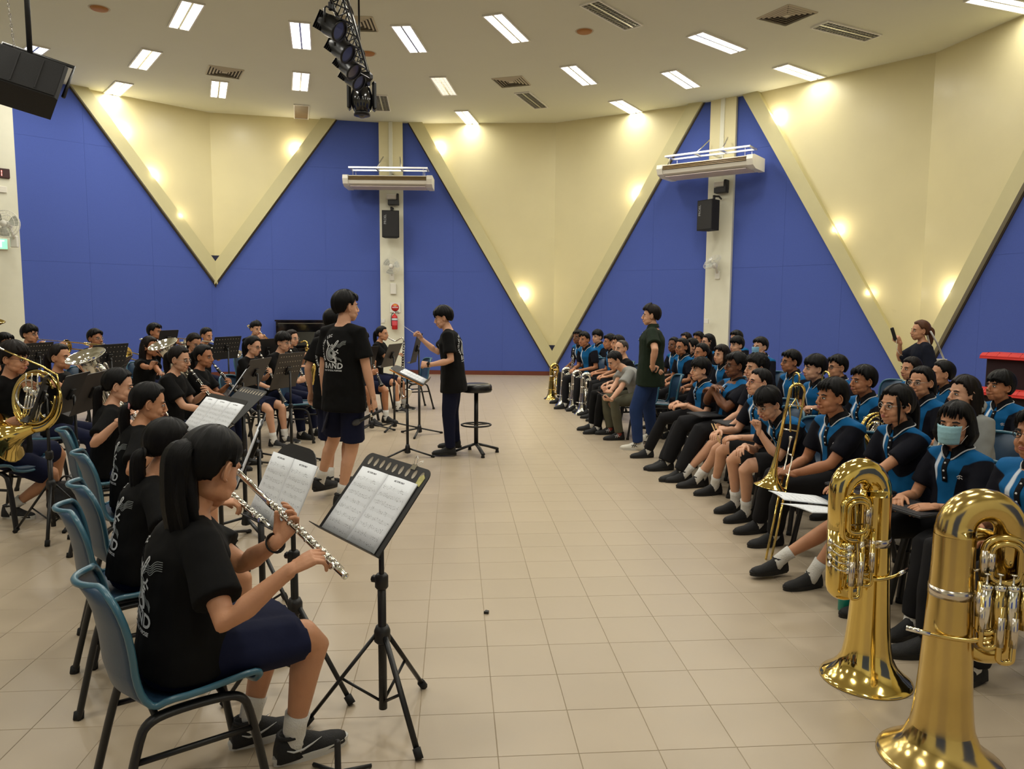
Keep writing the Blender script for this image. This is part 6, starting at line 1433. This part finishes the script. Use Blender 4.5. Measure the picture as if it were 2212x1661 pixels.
# ------------------------------------------------------------------ wall and ceiling equipment
acw = mat('ac_white_casing', srgb(224, 220, 208), .4, var=.02); acg = mat('ac_gold_louvre', srgb(128, 104, 62), .45, var=.1); acp = mat('ac_underside', srgb(206, 192, 186), .5)
def ac_unit(p, ang, label):
    r = empty('air_conditioner', p, math.radians(ang), label=label, cat='air conditioner', group='ceiling air conditioners')
    L = .95; pr = [(-.34, .12), (.25, .12), (.33, .10), (.35, .03), (.30, -.07), (.16, -.12), (-.34, -.12)]
    mxx = Matrix(((0, 0, 1, 0), (-1, 0, 0, 0), (0, 1, 0, 0), (0, 0, 0, 1)))
    M().prism(pr, -L, L, mxx).build('casing', [acw], r)
    for s in (-1, 1): M().prism([(-.35, .13), (.26, .13), (.35, .11), (.372, .03), (.32, -.08), (.17, -.13), (-.35, -.13)], s*L-.06, s*L+.06, mxx).build('end_cap', [acw], r)
    M().box((0, -.335, .045), (2*L-.14, .03, .085), Matrix.Rotation(-.25, 3, 'X')).build('outlet', [dk], r)
    for k in range(3): M().box((0, -.352-.003*k, .075-k*.03), (2*L-.16, .010, .014), Matrix.Rotation(-.6, 3, 'X')).build('louvre', [acg], r)
    M().box((0, -.02, -.124), (2*L-.2, .50, .012)).build('underside_grille', [acp], r)
    for k in range(3): M().box((-.45+.45*k, -.24, -.128), (.34, .02, .008)).build('grille_strip', [acw], r)
    for y in (-.20, .18): M().box((0, y, .30), (1.80, .05, .035)).build('support_rail', [alum], r)
    for x in (-.88, -.28, .28, .88): M().box((x, -.01, .30), (.035, .40, .03)).build('cross_bar', [alum], r)
    for x in (-.80, .80):
        for y in (-.20, .18): M().cyl((x, y, .11), (x, y, .31), .006, n=6).build('hanger_rod', [alum], r)
    for x in (-.28, .28): M().tube([(x, -.10, .30), (x*.7, .42, .66)], .014, 6).build('stay', [alum], r); 
    M().box((0, .38, .30), (.06, .42, .035)).build('wall_arm', [alum], r)
    return r
def col_mx(c, A, B): 
    u = (B-A).normalized(); return Vector(c), Vector((u.y, -u.x)), math.degrees(math.atan2(u.y, u.x))
c1, n1, a1 = col_mx(C1+Vector((.01, -.03)), V1, V2); c2, n2, a2 = col_mx(C2+Vector((.01, -.02)), V2, V3)
for c, n_, a_, lab, da in ((c1, n1, a1, 'long white air conditioner hung on the left column', -4), (c2, n2, a2, 'long white air conditioner hung on the right column', 2)):
    ac_unit((c.x+n_.x*.72, c.y+n_.y*.72, 4.50), a_+da, lab)
    left = c is c1
    side = 'left' if left else 'right'
    rot = math.radians(a_)
    o = empty('projector_box', (c.x+n_.x*.20, c.y+n_.y*.20, 4.14), rot, label='small white box on a black bracket under the %s air conditioner' % side, cat='wall box')
    M().box((0.02, .0, .10), (.24, .18, .12), bev=.02).build('housing', [acw], o); M().box((.06, -.05, -.03), (.26, .16, .11), bev=.006).build('black_box', [blackp], o); M().box((.16, .0, .08), (.05, .22, .20), bev=.006).build('bracket', [blackm], o)
    # loudspeaker
    yaw_ = rot+(.05 if left else -.30)
    sp = empty('loudspeaker', (c.x+n_.x*.42+(0 if left else -.10), c.y+n_.y*.42, 3.58), yaw_, label='black wall loudspeaker on the %s column' % side, cat='loudspeaker', group='black column loudspeakers')
    M().prism([(-.20, -.15), (.20, -.15), (.14, .14), (-.14, .14)], -.31, .31).build('cabinet', [mat('speaker_carpet', srgb(20, 20, 21), .8, bump=.3, bscale=120)], sp)
    M().box((0, -.152, 0), (.375, .012, .585), bev=.004).build('grille', [mat('speaker_grille', srgb(26, 26, 28), .6, bump=.6, bscale=400)], sp)
    text_obj('speaker_lettering', 'PROEL', .078, mat('speaker_silver_letters', srgb(160, 162, 166), .4), sp, Matrix.Translation((-.125, -.160, .10)) @ Matrix.Rotation(PI/2, 4, 'X') @ Matrix.Rotation(PI/2, 4, 'Z'))
    M().cyl((.02, .10, .30), (.02, .10, .42), .028, n=12).tube([(.02, .10, .40), (.06, .20, .40), (.04, .30, .36)], .020, 8).build('bracket', [blackm], sp)
    # fan
    tl = (.12, -.10) if left else (-.85, -.30)
    f = empty('wall_fan', (c.x+n_.x*.40, c.y+n_.y*.40, 2.60), rot, label='white round wall fan with blades on the %s column' % side, cat='fan', group='wall fans')
    hd = Matrix.Rotation(tl[1]+.05, 4, 'X') @ Matrix.Rotation(tl[0]*.6, 4, 'Y') if left else Matrix.Rotation(-.9, 4, 'X') @ Matrix.Rotation(-.35, 4, 'Z')
    fanp = mat('fan_blade_grey', srgb(176, 178, 168), .3); fw_ = mat('fan_white', srgb(222, 220, 210), .45)
    h = M(); h.lathe([(.03, 0), (.055, .02), (.055, .10), (.03, .13)], (0, 0, 0), (0, 1, 0), 18, caps=True); ho = h.build('motor', [fw_], f); ho.matrix_local = hd
    g = M()
    for rr, y in ((.205, -.045), (.205, -.02), (.15, -.085), (.08, -.10), (.14, .03)): g.tube([(rr*math.cos(a), y, rr*math.sin(a)) for a in [2*PI*q/28 for q in range(28)]], .0035, 5, closed=True)
    for q in range(24): a = 2*PI*q/24; ca, sa = math.cos(a), math.sin(a); g.tube([(.05*ca, -.105, .05*sa), (.15*ca, -.085, .15*sa), (.205*ca, -.035, .205*sa), (.14*ca, .03, .14*sa), (.05*ca, .03, .05*sa)], .0014, 4)
    g.build('cage', [fw_], ho)
    M().lathe([(0, -.115), (.045, -.112), (.05, -.10)], (0, 0, 0), (0, 1, 0), 20).build('badge', [fw_], ho)
    for q in range(3):
        a = 2*PI*q/3+.4; P = []
        bl = M(); V = []
        for i in range(6):
            for j in range(5): t, u = i/5, j/4-.5; rr = .04+.15*t; wd_ = .5+.35*math.sin(t*PI*.8); an = a+u*wd_*1.3; V.append((rr*math.cos(an), -.04+.035*u, rr*math.sin(an)))
        bl.add(V, [(i*5+j, i*5+j+1, (i+1)*5+j+1, (i+1)*5+j) for i in range(5) for j in range(4)]); bo = bl.build('blade', [fanp], ho)
    M().tube([(0, .08, 0), (0, .16, -.10), (0, .24, -.20)], .026, 10).build('neck', [fw_], f); M().box((0, .24, -.24), (.11, .05, .18), bev=.012).build('base', [fw_], f)
    if left:
        M().box((0, 0, 0), (.14, .06, .26), bev=.008).build('control_box', [fw_], loc=(c.x+n_.x*.18+.03, c.y+n_.y*.18, 2.08), rz=rot, label='white switch box under the fan on the left column', cat='switch box')
        sg = M().box((0, 0, 0), (.25, .012, .25), bev=.003).build('fire_sign', [mat('sign_white', srgb(226, 226, 216), .4)], loc=(c.x+n_.x*.162+.07, c.y+n_.y*.162, 1.63), rz=rot, label='square white sign with a red disc above the extinguisher', cat='sign')
        M().lathe([(0, .004), (.092, .004), (.092, 0)], (0, -.006, 0), (0, -1, 0), 28).build('disc', [mat('sign_red', srgb(196, 44, 44), .45)], sg)
        yl = mat('sign_yellow', srgb(226, 184, 60), .5)
        M().prism([(-.05, .045), (.05, .045), (.035, .072), (-.035, .072)], 0, .002, Matrix.Translation((0, -.0105, 0)) @ Matrix.Rotation(PI/2, 4, 'X')).build('flash', [yl], sg)
        M().box((0, -.0115, 0), (.14, .002, .022)).build('bar', [WHITEP], sg)
        text_obj('sign_words', 'FIRE', .030, WHITEP, sg, Matrix.Translation((0, -.0115, .028)) @ Matrix.Rotation(PI/2, 4, 'X')); text_obj('sign_words', 'EXTINGUISHER', .016, mat('sign_red', 0), sg, Matrix.Translation((0, -.0130, 0)) @ Matrix.Rotation(PI/2, 4, 'X'))
        ex = empty('fire_extinguisher', (c.x+n_.x*.25+.06, c.y+n_.y*.25, 1.10), rot, label='red fire extinguisher hung on the left column', cat='fire extinguisher')
        redm = mat('extinguisher_red', srgb(200, 30, 30), .3)
        M().lathe([(0, .0), (.060, .0), (.070, .012), (.072, .28), (.066, .32), (.040, .345), (.022, .36), (.022, .38), (0, .38)], n=28).build('cylinder', [redm], ex)
        M().lathe([(.0732, .215), (.0732, .275)], n=28).build('label_purple', [mat('label_purple', srgb(70, 50, 110), .5)], ex); M().lathe([(.0737, .225), (.0737, .27)], n=28).build('label_white', [WHITEP], ex); M().lathe([(.0732, .10), (.0732, .205)], n=28).build('label_pink', [mat('label_pink', srgb(214, 80, 90), .5, var=.3, vscale=60)], ex)
        M().tube([(0, 0, .375), (0, 0, .415)], .018, 10).build('valve', [chrome], ex); M().tube([(0, 0, .42), (.04, 0, .435), (.10, 0, .42)], .007, 6).build('handle', [blackp], ex); M().tube([(0, 0, .40), (.05, 0, .405), (.11, 0, .385)], .006, 6).build('lever', [blackp], ex)
        M().tube(smooth_path([(-.02, 0, .40), (-.08, -.01, .36), (-.082, -.02, .20), (-.076, -.02, .08)], 2), .008, 8).build('hose', [rubber], ex)
    M().box((0, 0, 0), (.10, .04, .10), bev=.006).build('wall_socket', [fw_], loc=(c.x+n_.x*.17-(.23 if left else .20), c.y+n_.y*.17, 1.30 if left else 1.38), rz=rot, label='small white socket box low on the %s column' % side, cat='socket')
# hanging loudspeaker, top left
hs_ = empty('hanging_loudspeaker', (-5.650, 9.000, 4.220), math.radians(24), label='large black loudspeaker hung from the ceiling at the top left', cat='loudspeaker')
spk = mat('dark_speaker_paint', srgb(16, 15, 15), .7, bump=.2, bscale=90)
ti = Matrix.Rotation(math.radians(14), 4, 'Y') @ Matrix.Rotation(math.radians(-24), 4, 'X')
cb = M().prism([(-.33, -.20), (.33, -.20), (.36, -.17), (.27, .26), (-.27, .26), (-.36, -.17)], -.24, .24).build('cabinet', [spk], hs_); cb.matrix_local = ti
M().box((0, -.205, 0), (.64, .014, .45), bev=.004).build('grille', [mat('speaker_grille_dark', srgb(12, 11, 11), .8, bump=.4, bscale=300)], cb)
for x in (-.12, .12): M().box((x, -.214, 0), (.012, .006, .40)).build('grille_rib', [spk], cb)
M().tube([(-.36, .05, -.05), (-.37, .05, .44), (.37, .05, .44), (.36, .05, -.02)], .024, 6).build('yoke', [blackm], cb)
hp_ = Vector((-5.650, 9.000, 4.220)); top = hp_+Vector((0.02, .10, .42))
M().cyl((.02, .08, .33), (.02, .08, CEIL-hp_.z), .030, n=12).build('hanging_pole', [blackm], hs_)
ch = M()
for q in range(26): z = .36+q*(CEIL-hp_.z-.36)/26; ch.tube([(-.13-.10*q/26+.011*math.cos(a)*(q % 2), .08+.011*math.cos(a)*((q+1) % 2), z+.022*math.sin(a)) for a in [2*PI*t/8 for t in range(8)]], .004, 4, closed=True)
ch.build('chain', [mat('dull_steel', (.35, .33, .3, 1), .5, .8)], hs_, kind='stuff')
# lighting bar with lamps
TZ = 5.0; pA, pB = Vector((-1.72, 6.6, TZ)), Vector((-2.20, 11.2, TZ)); ax_ = (pB-pA).normalized(); sx_ = ax_.cross(Vector((0, 0, 1))).normalized()
tr = empty('lighting_truss', (0, 0, 0), label='black ceiling truss carrying stage lamps above the band', cat='lighting truss')
blk = mat('truss_black', srgb(20, 20, 22), .35, .3)
for dx, dz in ((-.09, 0), (.09, 0), (0, .15)): M().tube([pA+sx_*dx+Vector((0, 0, dz)), pB+sx_*dx+Vector((0, 0, dz))], .018, 8).build('chord', [blk], tr)
lt_ = M(); nseg = 22
for q in range(nseg):
    a, b = pA.lerp(pB, q/nseg), pA.lerp(pB, (q+1)/nseg); s_ = 1 if q % 2 else -1
    lt_.tube([a+sx_*.09*s_, b-sx_*.09*s_], .008, 5); lt_.tube([a+sx_*.09, a.lerp(b, .5)+Vector((0, 0, .15))], .008, 5); lt_.tube([b-sx_*.09, a.lerp(b, .5)+Vector((0, 0, .15))], .008, 5)
lt_.build('lattice', [blk], tr, kind='stuff')
for t in (.12, .55, .93): p = pA.lerp(pB, t); M().cyl(p+Vector((0, 0, .14)), (p.x, p.y, CEIL), .014, n=8).build('hanger', [blk], tr)
M().tube(smooth_path([pA.lerp(pB, t)+sx_*(.10+.02*math.sin(t*40))+Vector((0, 0, .02+.03*math.sin(t*23))) for t in [q/16 for q in range(17)]], 1), .009, 6).build('cable', [rubber], tr)
def par_can(p, yaw_, tilt, label, s=1.0):
    r = empty('stage_lamp', p, yaw_, label=label, cat='stage lamp', group='stage lamps on the truss')
    b = M().lathe([(0, -.17), (.07, -.17), (.10, -.13), (.115, -.04), (.115, .10), (.125, .115), (.118, .13), (.10, .125)], n=24).build('body', [blk], r); b.matrix_local = Matrix.Translation((0, 0, -.20)) @ Matrix.Rotation(tilt, 4, 'X') @ Matrix.Scale(s, 4)
    M().lathe([(0, .105), (.112, .105)], n=24).build('lens', [mat('lamp_lens', (.06, .06, .08, 1), .08, coat=1.0)], b)
    for k in range(4): M().box((0, 0, -.155+k*.028), (.20-.03*abs(1.5-k)*0, .20, .006), bev=.002).build('cooling_fin', [blk], b)
    M().box((0, .12, .12), (.23, .012, .06)).build('barn_flap', [blk], b)
    M().tube([(-.135*s, 0, -.20), (-.135*s, 0, -.05), (-.10*s, 0, -.015), (.10*s, 0, -.015), (.135*s, 0, -.05), (.135*s, 0, -.20)], .010, 6, flat=(.5, 1.6)).build('yoke', [blk], r)
    M().box((0, 0, .02), (.05, .06, .09), bev=.008).build('clamp', [blk], r)
    return r
for k, (t, dx, ti_, lab) in enumerate(((.46, -.20, 2.1, 'nearest stage lamp on the truss, at the top edge'), (.62, -.17, 2.2, 'second stage lamp on the truss'), (.76, -.15, 2.3, 'third stage lamp on the truss'), (.87, -.13, 2.2, 'fourth stage lamp on the truss, beside the moving head'))):
    p = pA.lerp(pB, t)+sx_*dx*.5+Vector((0, 0, -.05)); par_can(p, math.radians(70), ti_, lab)
mh = empty('moving_head_lamp', pA.lerp(pB, .985)+Vector((0, 0, -.04)), math.radians(10), label='large moving head lamp at the far end of the truss', cat='stage lamp')
gls = mat('glossy_black_shell', srgb(18, 18, 20), .15, coat=.6)
M().box((0, 0, -.04), (.24, .22, .10), bev=.03).build('base', [blk], mh)
mh.scale = (1.35, 1.35, 1.35)
for s in (-1, 1): M().box((s*.132, 0, -.22), (.045, .13, .30), bev=.02).build('yoke_arm', [blk], mh)
hd_ = M().ell((0, 0, -.26), (.115, .115, .19), n=24, k=16).build('head', [gls], mh); M().lathe([(.085, -.10), (.088, -.13), (.07, -.135), (0, -.13)], (0, -.02, -.30), n=20).build('lens_ring', [blk], hd_)
# ------------------------------------------------------------------ left edge: clock, exit sign, fan
mxL = wmx(W0-uL*.6, V1, .10)
def on_left(s, z, off=0.0): return mxL @ Vector((s, z, off))
aL = math.atan2(uL.y, uL.x)
ck = M().box((0, 0, 0), (.62, .06, .18), bev=.01).build('digital_clock', [mat('clock_dark_red', srgb(52, 8, 10), .3)], loc=on_left(.30, 4.10, .10), rz=aL, label='black digital clock with red glowing digits at the left edge', cat='clock')
led = emit('red_led', (1, .06, .05), 5.0)
def seg(par, x, on, z0=0, s=1.0):
    for k, (cx, cz, w_, h_) in enumerate(((0, .055, .05, .012), (.026, .028, .012, .045), (.026, -.028, .012, .045), (0, -.055, .05, .012), (-.026, -.028, .012, .045), (-.026, .028, .012, .045), (0, 0, .05, .012))):
        if str(k) in on: M().box((x+cx, -.032, cz), (w_, .004, h_)).build('digit_segment', [led], par)
seg(ck, -.22, '12'); seg(ck, -.11, '012345'); seg(ck, .03, '1256'); seg(ck, .15, '12')
ex_ = M().box((0, 0, 0), (.50, .08, .22), bev=.008).build('exit_sign', [acw], loc=on_left(.26, 2.78, .10), rz=aL, label='green lit EXIT sign with white letters at the left edge', cat='exit sign')
M().box((0, -.042, 0), (.47, .004, .185)).build('green_panel', [emit('exit_green', (.02, .75, .38), 1.1)], ex_); text_obj('exit_letters', 'EXIT', .18, emit('exit_white', (.85, 1, .95), 2.2), ex_, Matrix.Translation((0, -.046, 0)) @ Matrix.Rotation(PI/2, 4, 'X'), bold=.003)
M().box((0, 0, 0), (.26, .08, .12), bev=.008).build('junction_box', [acw], loc=on_left(.42, 3.80, .08), rz=aL, label='small white junction box under the digital clock', cat='junction box')
M().box((0, 0, 0), (.60, .10, .10), bev=.01).build('wall_lamp', [acw], loc=on_left(.12, 3.48, .09), rz=aL, label='white batten lamp between clock and fan at the left edge', cat='wall lamp')
for o in list(SC.objects):
    if o.name == 'wall_fan': wf = o
f3 = copy_tree(wf); f3.location = on_left(.42, 3.12, .50); f3.rotation_euler = (0, 0, aL-.6); f3.scale = (1.22, 1.22, 1.22); f3['label'] = 'grey wall fan above the EXIT sign at the left edge'
M().box((0, 0, 0), (.07, .03, .12), bev=.004).build('cable_switch', [acw], loc=on_left(.55, 2.1, .03), rz=aL, label='small switch low on the white wall at the left edge', cat='switch')
# ------------------------------------------------------------------ pianos
gloss = mat('piano_black', srgb(10, 10, 12), .06, coat=.8)
def piano(x, y, rz_, label, bodym, topm, cover=False):
    r = empty('upright_piano', (x, y, 0), rz_, label=label, cat='piano')
    if not cover:
        M().box((0, .16, .66), (1.50, .30, 1.26), bev=.006).build('case', [bodym], r); M().box((0, .14, 1.31), (1.54, .38, .035), bev=.006).build('lid', [topm], r)
        M().box((0, -.10, .62), (1.46, .28, .10), bev=.006).build('key_bed', [bodym], r); M().box((0, -.08, .73), (1.40, .26, .05), bev=.01).build('fallboard', [bodym], r)
        M().box((0, .0, .90), (1.30, .02, .30), Matrix.Rotation(-.12, 3, 'X'), bev=.004).build('front_panel', [bodym], r); M().box((0, -.012, 1.245), (1.40, .012, .012)).build('painted_highlight', [mat('grey_highlight_strip', (.35, .33, .30, 1), .3, 1.0)], r)  # the thin grey metal strip imitates a highlight below the lid
        for s in (-1, 1): M().box((s*.72, -.10, .37), (.06, .26, .50), bev=.006).build('side_arm', [bodym], r); M().box((s*.70, -.20, .06), (.08, .10, .12), bev=.01).build('leg', [bodym], r)
        for k in range(3): M().tube([(-.08+k*.08, -.02, .06), (-.08+k*.08, -.12, .05)], .012, 8, flat=(.5, 1.4)).build('pedal', [brass], r)
    else:
        M().box((0, .16, .53), (1.50, .34, 1.06), bev=.01).build('body_cover', [bodym], r); M().box((0, -.14, .32), (1.46, .30, .64), bev=.01).build('keyboard_cover', [bodym], r)
        for (yy, zz, ww, dd) in ((.15, 1.085, 1.60, .44), (-.17, .66, 1.54, .36)):
            t = M().prism([(-dd/2, -.03), (dd/2, -.03), (dd/2, .0), (dd/2-.05, .035), (-dd/2+.05, .035), (-dd/2, .0)], -ww/2, ww/2, Matrix.Translation((0, yy, zz)) @ Matrix(((0, 0, 1, 0), (1, 0, 0, 0), (0, 1, 0, 0), (0, 0, 0, 1)))).build('quilted_top', [topm], r)
            for k in range(12): M().box((-ww/2+.07+k*(ww-.14)/11, yy-dd/2+.035, zz+.018), (.005, .075, .012), Matrix.Rotation(.6, 3, 'X')).build('stitch_line', [mat('red_stitch', srgb(140, 20, 18), .8)], t)
            M().tube([(-ww/2, yy-dd/2, zz-.03), (ww/2, yy-dd/2, zz-.03)], .008, 6).build('piping', [topm], t)
    return r
mp = wmx(V1, C1); pp = mp @ Vector((2.10, 0, .42)); uB = (C1-V1).normalized()
piano(pp.x, pp.y, math.atan2(uB.y, uB.x), 'glossy black upright piano against the blue wall behind the band', gloss, gloss)
piano(6.30, 8.68, math.radians(-62), 'upright piano at the right edge under a dark maroon cover with red quilted tops', mat('maroon_cover', srgb(34, 16, 22), .85, bump=.15), mat('red_quilt', srgb(206, 46, 40), .6, bump=.2, bscale=20), True)
# ------------------------------------------------------------------ small things
def bottle(x, y, label, m, h=.22, capm=None):
    r = empty('water_bottle', (x, y, 0), label=label, cat='bottle'); M().lathe([(0, 0), (.030, 0), (.033, .006), (.033, h*.35), (.030, h*.40), (.033, h*.45), (.033, h*.70), (.024, h*.82), (.013, h*.88), (.013, h*.93)], n=20).build('body', [m], r); M().lathe([(.0145, h*.90), (.0145, h), (0, h)], n=16).build('cap', [capm or WHITEP], r)
    return r
cp = mat('clear_plastic', (.75, .82, .86, 1), .08, var=.05); cp.node_tree.nodes['Principled BSDF'].inputs['Transmission Weight'].default_value = .7
bottle(-3.750, 6.250, 'clear plastic water bottle on the floor behind the flute row', cp, .23); bottle(1.830, 3.950, 'teal plastic bottle behind the brass tuba', mat('teal_plastic', srgb(30, 130, 110), .3), .22, mat('teal_plastic', 0))
M().prism([(-.014, -.010), (.010, -.013), (.014, .006), (-.004, .014)], 0, .014).build('debris', [blackp], loc=(-0.130, 3.880, 0), label='small dark scrap lying alone on the floor tiles', cat='scrap')
pg = empty('instrument_peg', (-0.600, 2.460, 0), label='black peg stand end poking up at the bottom edge', cat='peg stand')
M().lathe([(0, .14), (.008, .138), (.011, .13), (.0115, .02), (.016, 0)], n=14).build('peg', [blackp], pg)
for k in range(3): a = 2*PI*k/3+.5; M().tube([(0, 0, .02), (.12*math.cos(a), .12*math.sin(a), .008)], .008, 6).build('foot', [blackp], pg)
def bag(x, y, label, rz_=0, s=1.0, m=None):
    r = empty('bag', (x, y, 0), rz_, label=label, cat='bag', group='bags on the floor'); b = M(); b.box((0, 0, .14*s), (.30*s, .18*s, .26*s), bev=.06*s).ell((0, -.08*s, .10*s), (.12*s, .06*s, .08*s)); f = fuse(b, .018, 2); f.build('pouch', [m or mat('black_nylon', srgb(22, 22, 26), .6, bump=.3, bscale=30)], r)
    M().tube(arc((0, 0, .26*s), .05*s, 0, PI, 8, (1, 0, 0), (0, 0, 1)), .008, 6).build('strap', [blackp], r); return r
bag(-3.480, 5.730, 'small black bag on the floor beside the stand with the yellow hub'); bag(1.340, 11.020, 'black bag under the seats beside the upturned euphoniums'); bag(2.390, 11.700, 'black bag under the empty chair behind the green shirt man', .4)
for q in range(2):
    p = Vector((1.790, 6.620, 0.620)); e_ = Vector((1.850, 6.550, 0.460))+Vector((.02*q, .0, 0)); M().tube([p+Vector((.025*q, 0, 0)), p+(e_-p)*.6+Vector((.025*q, 0, 0)), e_, e_+(e_-p)*.10], [.004, .0075, .0075, .006], 8).build('drumstick', [mat('pale_wood', srgb(206, 170, 118), .6)], label=('left' if q == 0 else 'right')+' one of the pale wooden drumsticks above the black folder', cat='drumstick', group='pair of drumsticks')
sh1 = sheet('paper', .21, .297, None, Matrix.Translation((1.680, 4.250, 0.550)) @ RZ(95) @ Matrix.Rotation(.12, 4, 'X')); sh1['label'] = 'white paper on the lap of the long-locked girl, upper one'; sh1['category'] = 'paper'
sh2 = sheet('paper', .21, .297, None, Matrix.Translation((1.680, 4.050, 0.540)) @ RZ(120) @ Matrix.Rotation(.15, 4, 'X')); sh2['label'] = 'white paper on the lap of the long-locked girl, lower one'; sh2['category'] = 'paper'
for x, y, f_, lab in ((-1.83, 3.55, 36, 'empty blue chair in the flute row between second and third players'), (1.88, 9.35, 182, 'empty blue chair directly behind the green shirt man'), (-1.570, 12.080, 205, 'empty blue chair left of the conductor near the column'), (-5.830, 10.750, 5, 'empty blue chair among the desks behind the flute row'), (4.370, 8.810, 195, 'empty blue chair behind the audience near the V tip')): chair(x, y, f_, lab)
wr = Vector((-3.120, 7.900, 1.130)); chair(wr.x+.5, wr.y+1.2, 0, 'blue chair between the clarinet players and the trumpet')
watch((-0.800, 2.450, 0.790) if False else PEOPLE['A']['mx'] @ (PEOPLE['A']['arms'][-1][2]+(PEOPLE['A']['arms'][-1][1]-PEOPLE['A']['arms'][-1][2]).normalized()*.02), PEOPLE['A']['mx'].to_3x3() @ (PEOPLE['A']['arms'][-1][1]-PEOPLE['A']['arms'][-1][2]), rubber, 'black hair tie worn on the wrist of the nearest flute player', .030)
